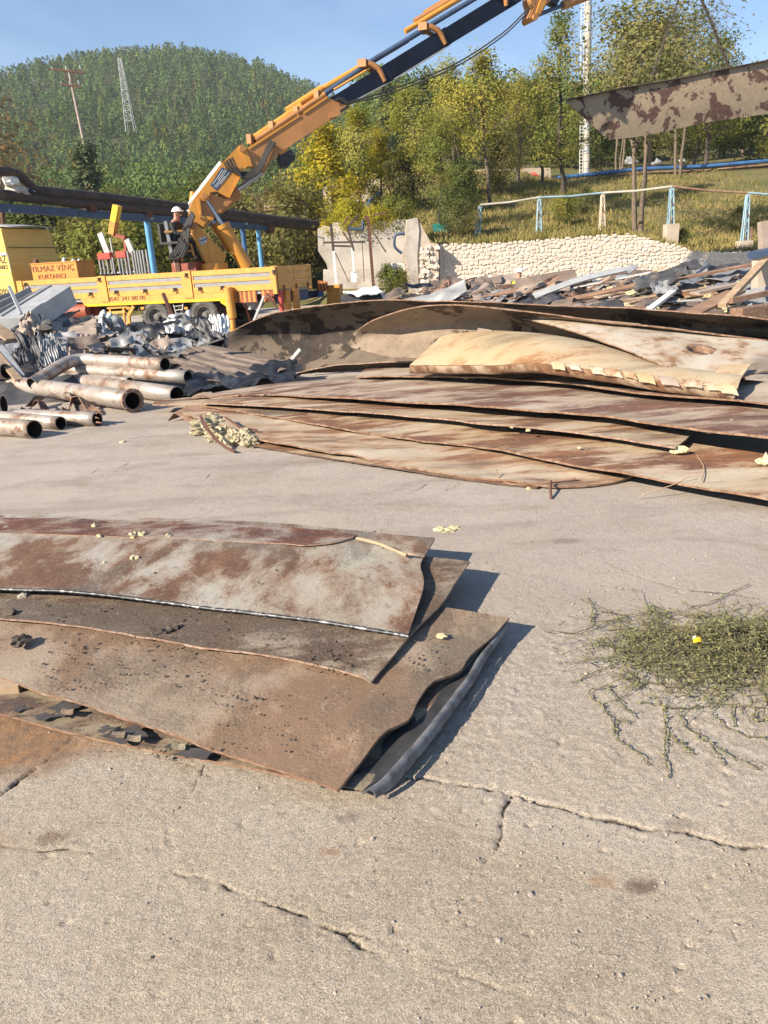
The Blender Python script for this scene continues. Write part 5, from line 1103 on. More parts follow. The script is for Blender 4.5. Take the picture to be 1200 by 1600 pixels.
    e, G = plate_thing('steel_plate', 'pale plate with a round hole tilted on top at the right of the long pile',
        [(702, 482, 0, 9.6), (740, 486, 0, 9.4), (800, 495, 0, 9.0), (870, 511, 0, 8.35), (955, 538, 0, 7.6), (1024, 567, 0, 7.0), (1077, 589, 0, 6.7), (1127, 600, 0, 6.5), (1175, 585, 0, 6.6), (1230, 582, 0, 6.6), (1420, 605, 0, 6.3)],
        [(704, 480, 0, 9.65), (760, 480, 0, 9.45), (830, 489, 0, 9.1), (909, 500, 0, 8.7), (1000, 510, 0, 8.3), (1100, 521, 0, 7.95), (1200, 533, 0, 7.6), (1420, 560, 0, 7.2)], ['q3', 'edge_dark', 'edge_orange'], .014, 150, 44, .014, .008, None, 37, bulge=(0, 0, .03), hole=(1095, 549, .145))
    p = [at_y(*q) for q in ((1100, 603, 6.42), (1127, 610, 6.38), (1155, 596, 6.42), (1172, 573, 6.62), (1128, 575, 6.66))]
    MB().prism([a + (0, -.02, .02) for a in p], (0, .006, .012)).build('bent_corner', ['q4'], e)
    pl = empty('plank', at_y(950, 492, 9.0), 'long thin pale plank leaning along the rim of the smaller curved plate', 'plank')
    MB().beam(at_y(703, 481, 9.5), at_y(1000, 508, 8.45), .10, .025).build('board', ['wood'], pl)
    b = empty('bracket', at_y(765, 512, 9.2), 'small pale bracket standing inside the smaller curved plate', 'bracket')
    MB().sheet([[at_y(744, 520, 9.2), at_y(770, 520, 9.2)], [at_y(750, 505, 9.3), at_y(760, 505, 9.3)]], .02).build('fin', ['tsheet'], b)
    # bits on the pile
    for i, (px, py, z, r) in enumerate(((716, 586, .33, .05), (728, 592, .33, .03), (800, 668, .19, .022), (826, 673, .19, .025), (1060, 705, .15, .06), (1195, 720, .15, .07), (905, 700, .14, .02), (1040, 615, .35, .03))):
        chunk('foam_scrap', W3((px, py, z)), r, 'foam', 'torn yellow insulation scrap lying on the long pile of plates', 'insulation', 'yellow bits on the long pile', i + 40, .7)
    s = empty('bent_strip', W3((1015, 690, .2)), 'twisted pale strip sticking up from the broad dull red plate at the right', 'metal strip')
    MB().sheet([[W3((1100 + 0, 672, .25)), W3((1122, 664, .28)), W3((1144, 655, .32))], [W3((1106, 678, .25)), W3((1126, 670, .27)), W3((1146, 658, .31))]], .008).build('strip', ['tsheet'], s)
    s = empty('stick', W3((780, 618, .27)), 'long thin reddish stick lying along the broad dull red plate', 'stick')
    MB().tube([W3((705, 617, .27)), W3((750, 618, .28)), W3((805, 623, .27)), W3((835, 627, .26))], .012, 6).build('bark', ['wood'], s)
    # bundle of mineral wool at the left tip
    wl = empty('mineral_wool', W3((345, 680, 0)), 'clump of grey-yellow mineral wool spilling out at the left tip of the long pile', 'insulation')
    import bmesh
    for i, (px, py, z, r) in enumerate(((325, 668, .06, .16), (345, 680, .05, .14), (372, 684, .06, .13), (392, 690, .05, .09), (330, 655, .10, .10))):
        bm = bmesh.new(); bmesh.ops.create_icosphere(bm, subdivisions=4, radius=1.); p = W3((px, py, z)); V = np.array([v.co for v in bm.verts])
        k = 1 + .5 * fbm(V[:, 0] * 2 + i * 7 + V[:, 2], V[:, 1] * 2 - V[:, 2], 5 + i, 3) + .55 * fbm(V[:, 0] * 9 + V[:, 2] * 5, V[:, 1] * 9 + V[:, 2] * 4, 9 + i, 2)
        for v, kk in zip(bm.verts, k): v.co = v.co * kk * r; v.co.z *= .6
        me = bpy.data.meshes.new('tuft'); bm.to_mesh(me); bm.free(); me.materials.append(MAT['wool']); np_obj('tuft', me, wl, p - np.array(wl.location))
    b = empty('rusty_bar', W3((340, 690, 0)), 'rusty flat bar bent over the clump of mineral wool', 'metal bar')
    MB().sheet([[q + np.array((-.012, 0, 0)), q + np.array((.022, .0, .008))] for q in smooth_line([W3((313, 650, .18)), W3((322, 668, .18)), W3((338, 688, .10)), W3((352, 700, .03)), W3((366, 706, .02))], 16)], .010).build('bar', ['rustpost'], b)
    b = empty('rusty_bar', W3((380, 670, .1)), 'rusty rod lying over the wool and the cream plate edge', 'metal bar')
    MB().tube([W3((352, 652, .17)), W3((376, 668, .15)), W3((402, 672, .12))], .012, 6).build('bar', ['rustpost'], b)
    sh = empty('bent_sheet', W3((285, 655, .05)), 'small bent rusty sheet folded like a tent at the left tip of the long pile', 'metal sheet')
    MB().sheet([[W3((262, 658, .02)), W3((272, 645, .10)), W3((290, 656, .05)), W3((300, 660, .02))], [W3((300, 645, .04)), W3((300, 632, .14)), W3((330, 645, .08)), W3((345, 650, .05))]], .008).build('sheet', ['rsheet'], sh)
    # wires
    for i, (pts, lb) in enumerate((([(1000, 778, .01), (1010, 770, .05), (1050, 758, .09), (1080, 742, .15)], 'loop of thin wire hanging from the lowest long plate'), ([(1086, 708, .12), (1100, 730, .12), (1096, 752, .12)], 'thin wire lying on the maroon and cream plate'), ([(862, 780, .0), (860, 765, .04), (861, 752, .06)], 'short bent rod stuck upright at the front foot of the pile'))):
        w = empty('wire', W3(pts[0]), lb, 'wire'); MB().tube(smooth_line([W3(p) for p in pts], 12), .010 if i == 2 else .004, 5).build('strand', ['rustpost' if i == 2 else 'wood'], w)
    w = empty('strap', W3((790, 735, .05)), 'curved rusty strap lying on the cream plate with its shadow', 'metal strap')
    MB().sheet([[q + np.array((0, -.012, 0)), q + np.array((0, .012, .004))] for q in smooth_line([W3((776, 735, .08)), W3((782, 750, .03)), W3((805, 757, .02)), W3((840, 755, .03)), W3((900, 748, .05))], 20)], .006).build('band', ['rsheet'], w)
    for i, (px, py, r) in enumerate(((830, 762, .05), (845, 758, .04), (690, 829, .06), (705, 828, .05), (192, 692, .05), (685, 733, .05), (660, 730, .04))):
        chunk('foam_scrap', W3((px, py, .0)), r, 'foam', 'yellow insulation crumbs lying on the concrete yard', 'insulation', 'yellow crumbs on the concrete', i + 60, .35)

def make_pipes():
    spec = [ # label, points, radius(m), flange
     ('pipe with a round bolted flange on its near end, longest in front', [(-60, 588, .2), (6, 598, .17), (110, 612, .16), (207, 626, .155)], .125, True),
     ('pale long pipe lying just behind the flanged pipe', [(60, 583, .16), (99, 592, .15), (190, 605, .14), (277, 617, .125)], .115, False),
     ('bent pipe with an elbow, raised on top of the pipe heap', [(50, 600, .24), (66, 590, .30), (95, 572, .42), (113, 564, .46), (130, 562, .46), (180, 565, .44), (258, 570, .42)], .098, False),
     ('straight pipe under the elbow pipe, its clean end pointing right', [(105, 578, .3), (150, 580, .29), (220, 585, .27), (294, 589, .25)], .095, False),
     ('short thin pipe showing between two longer ones', [(120, 591, .2), (160, 593, .2), (203, 596, .2)], .062, False),
     ('nearest pipe at the bottom left with a black open end', [(-90, 668, .105), (0, 667, .105), (54, 671, .105)], .103, False),
     ('second nearest short pipe tucked behind the nearest one', [(-40, 648, .1), (30, 655, .09), (95, 661, .085)], .080, False),
     ('pipe with a ragged torn end lying behind the two nearest pipes', [(20, 650, .09), (80, 652, .09), (152, 655, .085)], .088, False),
     ('wide pipe end at the left edge in front of the flat bars', [(-90, 590, .34), (-20, 583, .36), (9, 580, .38)], .118, False),
     ('dark pipe end at the left edge under the flanged pipe', [(-80, 640, .13), (-20, 634, .13), (6, 632, .13)], .125, False),
     ('blue-grey pipe in shade under the dark crumpled sheet', [(28, 578, .2), (60, 577, .2), (110, 579, .2)], .10, False)]
    for i, (lb, pts, r, fl) in enumerate(spec):
        P = [at_z(*p) for p in pts]; P = smooth_line(P, 18 if len(pts) > 4 else 8)
        e = empty('steel_pipe', np.array((P[-1][0], P[-1][1], 0)), lb, 'pipe')
        MB().pipe(P, r, .010, 26).build('tube', ['pipe' if i != 10 else 'bluesteel', 'inner'], e)
        d = P[-1] - P[-2]; d /= np.linalg.norm(d)
        if fl:
            a = np.cross(d, (0, 0, 1)); a /= np.linalg.norm(a); b = np.cross(a, d); n = 28; rings = [(r * .86, -.012), (r * 1.24, -.012), (r * 1.24, .014), (r * .86, .014)]
            g = MB(); vs = [P[-1] + d * z + (a * cos(2 * pi * k / n) + b * sin(2 * pi * k / n)) * q for q, z in rings for k in range(n)]
            g.add(vs, [(j * n + k, j * n + (k + 1) % n, ((j + 1) % 4) * n + (k + 1) % n, ((j + 1) % 4) * n + k) for j in range(4) for k in range(n)]); g = g.build('flange', ['rsheet'], e)
            for k in range(8): c = P[-1] + (a * cos(2 * pi * k / 8 + .2) + b * sin(2 * pi * k / 8 + .2)) * r * 1.1; sub(MB().tube([c, c + d * .026], .011, 6), 'bolt', ['lgrey'], g)
        elif i in (2, 3, 1): 
            t = P[-3]; MB().tube([t - d * .004, t + d * .012], r * 1.02, 24, 0, False).build('weld_seam', ['rsheet'], e)
        if i == 7:
            for k in range(9):
                a_ = 2 * pi * k / 9; o = np.array((0, cos(a_) * r * .95, sin(a_) * r * .95)); MB().prism([P[-1] + o, P[-1] + o + np.array((0, .035, .01)), P[-1] + o * (.7 + .25 * (k % 2)) + d * (.03 + .03 * (k % 3))], d * .004 + (0, 0, .004)).build('torn_tongue', ['rsheet'], e)
    for i, pts in enumerate((((40, 640, .05), (90, 610, .18), (130, 648, .03)), ((95, 655, .03), (112, 625, .14), (150, 648, .03)), ((30, 655, .03), (50, 628, .12), (75, 655, .02)))):
        q = [at_z(*p) for p in pts]; e = empty('pipe_shard', q[0] * (1, 1, 0), ('large', 'reddish', 'small dark')[i] + ' broken pipe shard lying among the pipes under the flanged pipe', 'pipe shard')
        G = [[a + np.array((0, .22 * s, .10 * sin(pi * t / 2 + .4) * (1 - s))) for s in np.linspace(0, 1, 5)] for t, a in enumerate(smooth_line(q, 9))]
        MB().sheet(G, .012).build('shell', [('brsheet', 'rsheet', 'rustpost')[i]], e)

def scrap_sheet(name, label, corners, mat, crumple=.05, corr=0, camp=.02, th=.006, n=(26, 18), seed=1, cat='metal sheet', group=None, freq=3., back=None):
    """bent sheet between four points (world or (px, py, Y)); optional corrugation"""
    K = [at_y(*c) if isinstance(c, tuple) else np.array(c, float) for c in corners]
    u = np.linspace(0, 1, n[0])[:, None, None]; v = np.linspace(0, 1, n[1])[None, :, None]
    G = (K[0] * (1 - u) + K[1] * u) * (1 - v) + (K[3] * (1 - u) + K[2] * u) * v
    nr = np.cross(K[1] - K[0], K[3] - K[0]); nr /= np.linalg.norm(nr) + 1e-9
    uu, vv = np.meshgrid(np.linspace(0, 1, n[0]), np.linspace(0, 1, n[1]), indexing='ij')
    d = crumple * (fbm(uu * freq + seed, vv * freq, seed, 3) * 1.8 + .9 * np.abs(fbm(uu * freq * 2.3, vv * freq * 2.3 + seed, seed + 7, 2)))
    if corr: d = d + camp * np.clip(np.sin(uu * 2 * pi * corr) * 2.2, -1, 1)
    G = G + nr[None, None] * d[:, :, None]
    G[:, :, 0] += crumple * .8 * fbm(uu * freq, vv * freq + 9, seed + 3, 2); G[:, :, 2] += crumple * .5 * fbm(uu * freq + 4, vv * freq, seed + 5, 2)
    c = G.reshape(-1, 3).mean(0); c[2] = max(0, G[:, :, 2].min())
    e = empty(name, c, label, cat, group); MB().sheet(G, th, 0, 1 if back else None).build('sheet', [mat] + ([back] if back else []), e); return e

def make_left_scrap():
    b = empty('box_beam', at_y(50, 500, 15), 'big pale grey box girder lying slantwise on top of the left scrap', 'box beam')
    p, q = at_y(20, 512, 14.0), at_y(97, 462, 15.4); MB().beam(p, q, .55, .36).build('girder', ['lgrey'], b)
    MB().beam(p + (-.25, .1, .2), q + (-.25, .1, .2), .10, .04).build('flange', ['gsheet'], b)
    for i, (a, c) in enumerate((((-30, 508, 14.4), (62, 460, 15.8)), ((-40, 495, 14.8), (30, 468, 16.2)))):
        e = empty('metal_trough', at_y(*a), ('lower', 'upper')[i] + ' pale trough lying beside the big box girder at the left edge', 'metal trough')
        P, Q = at_y(*a), at_y(*c); MB().beam(P, Q, .42, .03).beam(P + (-.2, .1, .08), Q + (-.2, .1, .08), .03, .16).beam(P + (.2, -.1, .08), Q + (.2, -.1, .08), .03, .16).build('channel', ['gsheet'], e)
    S = scrap_sheet
    S('corrugated_sheet', 'pinkish tan corrugated roof sheet in the left scrap, half in shade', [(60, 500, 14.5), (150, 498, 14.8), (148, 545, 13.6), (70, 552, 13.4)], 'tsheet', .05, 0, .03, .006, (34, 44), 3, freq=2)
    S('corrugated_sheet', 'second pinkish tan sheet standing above the pipes, its ribs running sideways', [(85, 528, 13.9), (148, 520, 14.0), (140, 566, 13.0), (88, 560, 13.1)], 'tsheet', .04, 7, .02, .006, (50, 20), 4)
    S('crumpled_sheet', 'finely ribbed grey sheet crumpled over the dark film above the pipes', [(58, 522, 12.6), (87, 518, 12.8), (108, 560, 12.2), (64, 574, 12.0)], 'gsheet', .07, 13, .012, .005, (80, 24), 5)
    S('crumpled_sheet', 'dark blue-black crumpled sheet hanging down at the left above the pipes', [(22, 528, 12.8), (60, 522, 12.7), (66, 572, 12.0), (28, 570, 12.0)], 'dsheet', .09, 8, .012, .005, (60, 24), 6)
    S('crumpled_sheet', 'torn tan sheet flap under the end of the big box girder', [(38, 495, 13.6), (54, 487, 13.8), (60, 520, 13.3), (28, 518, 13.2)], 'tsheet', .12, 0, 0, .006, (20, 20), 7)
    S('plastic_film', 'crumpled white plastic film hanging in folds before the lorry', [(150, 490, 14.9), (182, 487, 15.2), (178, 545, 14.0), (152, 548, 13.9)], 'film', .16, 0, 0, .004, (44, 44), 8, 'plastic film', freq=5)
    S('plastic_film', 'white plastic scraps bunched below the red tank of the lorry', [(72, 494, 15.5), (108, 490, 15.7), (112, 512, 15.0), (75, 514, 14.9)], 'film', .15, 0, 0, .004, (36, 30), 9, 'plastic film', freq=5)
    S('plastic_film', 'pale blue film corner poking out under the white folds', [(165, 525, 13.8), (182, 520, 13.9), (180, 548, 13.4), (160, 550, 13.3)], 'film', .08, 0, 0, .004, (20, 20), 10, 'plastic film', freq=4)
    S('plastic_film', 'long black film sheet draped over the scrap below the lorry wheels', [(180, 520, 14.6), (352, 508, 14.6), (350, 560, 13.0), (160, 560, 13.0)], 'dfilm', .22, 0, 0, .005, (70, 34), 11, 'plastic film', freq=5)
    S('plastic_film', 'black film sagging under the long brown sheets beside the pipes', [(285, 575, 11.4), (470, 560, 11.6), (460, 612, 10.0), (290, 618, 9.7)], 'dfilm', .13, 0, 0, .005, (50, 30), 12, 'plastic film', freq=4)
    S('metal_sheet', 'pale curved sheet leaning before the rear lorry wheel', [(256, 496, 14.6), (300, 490, 14.7), (298, 520, 14.0), (258, 528, 13.9)], 'lgrey', .10, 0, 0, .008, (24, 20), 13)
    S('corrugated_sheet', 'white ribbed sheet scrap beside the stabiliser leg', [(322, 494, 14.3), (356, 498, 14.2), (358, 522, 13.6), (332, 522, 13.6)], 'white', .07, 6, .03, .006, (50, 14), 14)
    S('metal_sheet', 'bent bluish grey sheet lying between the white film and the black film', [(178, 528, 13.6), (234, 518, 13.8), (224, 548, 13.0), (172, 552, 12.9)], 'gsheet', .07, 0, 0, .006, (24, 16), 15)
    S('metal_sheet', 'ragged dark flap standing up before the lorry wheel', [(290, 512, 14.0), (330, 500, 14.0), (350, 530, 13.4), (300, 535, 13.4)], 'dsheet', .12, 0, 0, .006, (24, 20), 16)
    S('metal_sheet', 'long grey-brown flattened sheet lying highest beside the pipe ends', [(245, 546, 12.9), (330, 540, 13.0), (455, 566, 12.0), (300, 560, 12.2)], 'brsheet', .03, 2, .02, .010, (46, 14), 17)
    S('metal_sheet', 'long grey-brown flattened sheet in the middle beside the pipe ends', [(252, 560, 12.2), (360, 556, 12.2), (458, 574, 11.5), (300, 575, 11.5)], 'brsheet', .025, 4, .02, .010, (60, 14), 18)
    S('metal_sheet', 'long grey-brown flattened sheet lying lowest beside the pipe ends', [(255, 574, 11.4), (400, 566, 11.8), (452, 580, 11.2), (340, 596, 10.8)], 'brsheet', .025, 3, .02, .010, (60, 14), 19)
    S('metal_sheet', 'flat dull purple-grey sheet leaning at the left edge above the pipe', [(8, 540, 12.8), (36, 532, 13), (36, 548, 12.6), (15, 555, 12.4)], 'gsheet', .02, 0, 0, .006, (10, 8), 20)
    for i, (a, c, w, m, lb) in enumerate((((0, 540, 12.4), (34, 588, 11.6), .09, 'lgrey', 'pale flat bar slanting down at the left edge, upper one'), ((-10, 548, 12.2), (30, 594, 11.4), .12, 'wood', 'pale flat bar slanting down at the left edge, lower one'), ((-20, 505, 13.6), (22, 530, 13.2), .30, 'wood', 'broad weathered board at the left edge below the trough'), ((14, 448, 14.2), (33, 490, 13.9), .05, 'lgrey', 'thin white strip standing up in front of the lorry cab'), ((255, 459, 15.0), (275, 508, 14.6), .06, 'rustpost', 'rusty pole leaning against the lorry wheel'), ((275, 506, 14.5), (288, 530, 14.0), .04, 'rustpost', 'short rusty rod continuing below the leaning pole'), ((200, 538, 13.5), (330, 545, 13.0), .07, 'brsheet', 'dull brown strip lying across the black film'), ((250, 553, 12.6), (420, 570, 11.9), .10, 'brsheet', 'long bent brown channel lying along the flattened sheets'), ((314, 540, 12.4), (352, 528, 12.2), .08, 'dsheet', 'small dark crumpled bracket on the flattened sheets'), ((452, 566, 11.8), (470, 545, 11.7), .05, 'lgrey', 'small shiny strip standing at the left foot of the big curved plate'))):
        e = empty('scrap_bar', at_y(*a), lb, 'scrap bar'); MB().beam(at_y(*a), at_y(*c), w, .03 if w > .06 else w).build('bar', [m], e)
    # smaller anonymous pieces mixed in between
    kinds = [('gsheet', 'grey'), ('dsheet', 'dark'), ('tsheet', 'tan'), ('gsheet', 'grey'), ('brsheet', 'brown'), ('dfilm', 'black')]
    for i in range(60):
        px = random.uniform(-20, 350); py = random.uniform(505, 570 if px > 110 else 540); Y = 15.6 - (py - 490) * .048; c = at_y(px, py, Y); a = random.uniform(0, 3); w, l = random.uniform(.12, .3), random.uniform(.3, .9)
        d = np.array((cos(a), sin(a) * .6, random.uniform(-.2, .25))); s = np.array((-sin(a) * .6, cos(a), random.uniform(.2, .9))); s /= np.linalg.norm(s)
        m, cn = kinds[i % 6]; S('scrap_piece', cn + ' crumpled scrap piece mixed into the left scrap before the lorry', [c, c + d * l, c + d * l + s * w, c + s * w], m, .06, 0, 0, .006, (9, 6), i + 100, 'scrap', cn + ' scraps before the lorry')
    # dark rubbish filling the gaps
    V = []; T = []
    xs = np.linspace(-13, -1.2, 60); ys = np.linspace(10.6, 20.5, 44); X, Yy = np.meshgrid(xs, ys, indexing='ij')
    top = np.clip((Yy - 10.6) / 2.2, 0, 1) * np.clip((20.5 - Yy) / 4, 0, 1) * np.clip((-2.0 - X) / 1.5, 0, 1)
    Z = top * (.34 + .3 * fbm(X * 1.2, Yy * 1.2, 3, 4) + .22 * np.abs(fbm(X * 4, Yy * 4, 8, 3)) + .25 * np.clip((-5 - X) / 3, 0, 1)) - .02
    I = np.arange(X.size).reshape(X.shape); Q = np.stack([I[:-1, :-1], I[1:, :-1], I[1:, 1:], I[:-1, 1:]], -1).reshape(-1, 4)
    tag(np_obj('scrap_rubble', np_mesh('scrap_rubble', np.stack([X, Yy, Z], -1).reshape(-1, 3), Q, 'dsheet')), 'dark mass of trampled film and sheet under the left scrap', 'rubble', kind='stuff')

def heap_h(x, y):
    h = np.clip((y - 15.5) / 2.5, 0, 1) * np.clip((31 - y) / 4, 0, 1) * np.clip((x + 1.5) / 2.0, 0, 1)
    return h * (1 - .55 * np.clip((x - 9) / 4, 0, 1) * np.clip((y - 19) / 4, 0, 1)) * (.42 + .20 * np.clip((x - 5) / 6, 0, 1) + .30 * fbm(x * .55, y * .55, 23, 3) + .2 * np.abs(fbm(x * 2.5, y * 2.5, 27, 3)))
def make_right_scrap():
    xs = np.linspace(-2, 26, 120); ys = np.linspace(15.3, 31.5, 70); X, Y = np.meshgrid(xs, ys, indexing='ij'); Z = heap_h(X, Y) - .03
    I = np.arange(X.size).reshape(X.shape); Q = np.stack([I[:-1, :-1], I[1:, :-1], I[1:, 1:], I[:-1, 1:]], -1).reshape(-1, 4)
    tag(np_obj('rubble', np_mesh('rubble', np.stack([X, Y, Z], -1).reshape(-1, 3), Q, 'brsheet')), 'low mass of rubble and torn sheet behind the curved plates', 'rubble', kind='stuff')
    S = scrap_sheet
    kinds = [('gsheet', 'grey'), ('brsheet', 'brown'), ('tsheet', 'tan'), ('dsheet', 'dark'), ('gsheet', 'grey'), ('tsheet', 'tan'), ('rsheet', 'rusty'), ('brsheet', 'brown')]
    zone = lambda px, Y: ('left', 'middle', 'right')[0 if px < 730 else 1 if px < 980 else 2] + (' front' if Y < 20 else ' centre' if Y < 24.5 else ' back')
    for i in range(240):
        Y = random.uniform(16.0, 28.5); px = random.uniform(525, 1230); x = at_y(px, 440, Y)[0]; z = float(heap_h(np.array(x), np.array(Y))); c = np.array((x, Y, z + random.uniform(-.05, .12)))
        a = random.gauss(.15, .5); l = random.uniform(.4, 1.9); w = random.uniform(.12, .6); t = random.uniform(-.5, 1.0)
        d = np.array((cos(a), sin(a), random.gauss(.03, .13))); s = np.array((-sin(a), cos(a) * cos(t), sin(t))); m, cn = kinds[i % 8]
        if px > 980 and i % 3: m, cn = kinds[(1, 0, 3)[i % 3]]
        if i % 5 == 4:
            e = empty('scrap_bar', c, ('pale board', 'rusty bar', 'grey strut')[i // 5 % 3] + ' sticking out at the ' + zone(px, Y) + ' of the right scrap heap', 'scrap bar', ('pale boards', 'rusty bars', 'grey struts')[i // 5 % 3] + ' at the ' + zone(px, Y) + ' of the right scrap heap')
            MB().beam(c, c + d * l * 1.3 + (0, 0, .12), random.uniform(.05, .16), .04).build('bar', [('wood', 'rsheet', 'lgrey')[i // 5 % 3]], e)
        elif i % 9 == 8:
            chunk('insulation_chunk', c + (0, 0, .05), random.uniform(.08, .2), 'foam', 'chunk of yellow insulation at the ' + zone(px, Y) + ' of the right scrap heap', 'insulation', 'yellow insulation at the ' + zone(px, Y) + ' of the right scrap heap', i, .6, 3)
        else:
            S('scrap_piece', cn + ' bent sheet lying at the ' + zone(px, Y) + ' of the right scrap heap', [c, c + d * l, c + d * l + s * w, c + s * w], m, .09, 0, 0, .01, (12, 7), i + 300, 'scrap', cn + ' sheets at the ' + zone(px, Y) + ' of the right scrap heap')
    for i in range(54):
        Y = random.uniform(16, 25); px = random.uniform(560, 1210) if i < 18 else random.uniform(900, 1220); x = at_y(px, 440, Y)[0]; z = float(heap_h(np.array(x), np.array(Y))); a = random.gauss(.35, .45); l = random.uniform(1.2, 3.6)
        c = np.array((x, Y, z + random.uniform(-.02, .10))); m, cn = (('wood', 'weathered brown'), ('rsheet', 'rusty brown'), ('tsheet', 'pinkish tan'), ('lgrey', 'pale grey'), ('p3', 'rust streaked'), ('edge_orange', 'dark orange'))[i % 6]
        e = empty('plank', c, cn + ' long plank or strip lying at the ' + zone(px, Y) + ' of the right scrap heap', 'plank', cn + ' planks at the ' + zone(px, Y) + ' of the right scrap heap')
        d = np.array((cos(a), sin(a) * .8, random.gauss(.05, .08))); q = c + d * l; b = (c + q) / 2 + np.array((0, 0, random.uniform(-.06, .1))); w = random.uniform(.10, .34); s = np.array((-sin(a), cos(a), random.uniform(-.3, .5))) * w
        MB().sheet([[u_, u_ + s * .5 + (0, 0, .02), u_ + s] for u_ in smooth_line([c, b, q], 8)], .03).build('board', [m], e)
    for i in range(26):
        Y = random.uniform(15.8, 20); px = random.uniform(960, 1200); x = at_y(px, 440, Y)[0]; z = float(heap_h(np.array(x), np.array(Y)))
        chunk('insulation_chunk', (x, Y, z + .03), random.uniform(.07, .20), 'foam', 'chunk of yellow insulation at the ' + zone(px, Y) + ' of the right scrap heap', 'insulation', 'yellow insulation at the ' + zone(px, Y) + ' of the right scrap heap', i + 500, .5, 3)
    S('corrugated_sheet', 'dark roof sheet with white ribs tilted up in the right scrap heap, largest', [(742, 470, 19.5), (792, 456, 21.5), (838, 462, 21), (800, 482, 19)], 'dsheet', .06, 4, .05, .02, (46, 14), 41)
    for k, t in enumerate((.1, .42, .78)):
        e = empty('metal_strip', at_y(770 + 28 * k, 470, 19.6), ('left', 'middle', 'right')[k] + ' one of three bright strips on the tilted dark roof sheet', 'metal strip')
        p, q = at_y(752 + 22 * k, 477, 19.0), at_y(776 + 20 * k, 458, 21.0); MB().beam(p + (0, 0, .04), q + (0, 0, .06), .16, .03).build('strip', ['lgrey'], e)
    S('corrugated_sheet', 'long dark sheet lying flat in front of the tilted roof sheet', [(800, 484, 18.0), (960, 478, 18.5), (900, 462, 20.5), (820, 464, 20.5)], 'dsheet', .16, 3, .04, .012, (46, 16), 42)
    S('corrugated_sheet', 'dark crumpled sheet rising to a point right of the worker', [(838, 478, 19.0), (920, 474, 19.2), (905, 456, 20.5), (850, 452, 21.0)], 'dsheet', .14, 3, .04, .012, (40, 16), 43)
    S('metal_sheet', 'brown sheet bent into a dark peak before the stone wall', [(745, 452, 22), (757, 428, 23), (778, 452, 22), (760, 458, 21)], 'brsheet', .06, 0, 0, .02, (16, 12), 44)
    S('metal_sheet', 'pinkish sheet leaning on the foot of the stone wall', [(775, 448, 27), (812, 446, 27), (808, 428, 27.8), (768, 430, 27.8)], 'tsheet', .05, 0, 0, .02, (14, 10), 45)
    S('metal_sheet', 'round brown shell piece propped below the concrete buttress', [(672, 452, 21), (700, 432, 22), (714, 448, 21), (690, 462, 20.5)], 'rsheet', .14, 0, 0, .02, (18, 14), 46)
    S('metal_sheet', 'long pale sheet lying flat at the left of the right scrap heap', [(536, 456, 19.0), (585, 448, 19.5), (600, 456, 18.6), (560, 462, 18.2)], 'white', .03, 0, 0, .02, (18, 8), 47)
    S('metal_sheet', 'dark grey sheet standing behind the rear of the lorry', [(530, 478, 18.5), (600, 474, 18.5), (592, 455, 19.2), (535, 458, 19.2)], 'dsheet', .05, 0, 0, .02, (18, 10), 48)
    for i, (a, c, w, h, m, lb) in enumerate((((1004, 492, 15.6), (1052, 455, 17.5), .14, .06, 'white', 'white metal bar slanting up out of the scrap at the right'), ((1128, 478, 15.0), (1200, 402, 17.0), .16, .08, 'wood', 'long brown board slanting up to the right edge'), ((1060, 500, 14.4), (1150, 455, 16.5), .40, .05, 'rsheet', 'broad rusty board lying in the right scrap'), ((1150, 492, 13.8), (1230, 480, 14.2), .30, .22, 'edge_orange', 'orange rusty box section at the right edge'), ((1142, 470, 14.6), (1215, 455, 15.0), .10, .10, 'rsheet', 'rusty bar crossing behind the orange box section'), ((1040, 440, 18.5), (1180, 412, 19.0), .35, .05, 'rsheet', 'long brown plank lying high on the right scrap'), ((1085, 458, 17.0), (1170, 440, 17.5), .30, .05, 'tsheet', 'pale pinkish board in the middle of the right scrap'), ((1130, 500, 13.6), (1190, 508, 13.4), .30, .05, 'p3', 'rusty triangle of plate at the lower right of the scrap'), ((990, 440, 19.5), (1060, 428, 20.0), .25, .04, 'brsheet', 'brown plank lying under the stone wall corner'))):
        e = empty('scrap_beam', at_y(*a), lb, 'scrap beam'); MB().beam(at_y(*a), at_y(*c), w, h).build('beam', [m], e)
    # post at the right edge
    e = empty('concrete_post', at_y(1192, 440, 17), 'square grey concrete post at the right edge with a dark cap and pinkish slab above', 'post')
    p, q = at_y(1192, 452, 17), at_y(1191, 400, 17); MB().beam(p - (0, 0, .6), q, .30, .30).build('shaft', ['concw'], e); MB().beam(q, at_y(1190, 390, 17), .42, .42).build('cap', ['bluesteel'], e)
    MB().beam(at_y(1199, 388, 17.2), at_y(1198, 345, 17.2), .22, .3).build('slab', ['tsheet'], e)

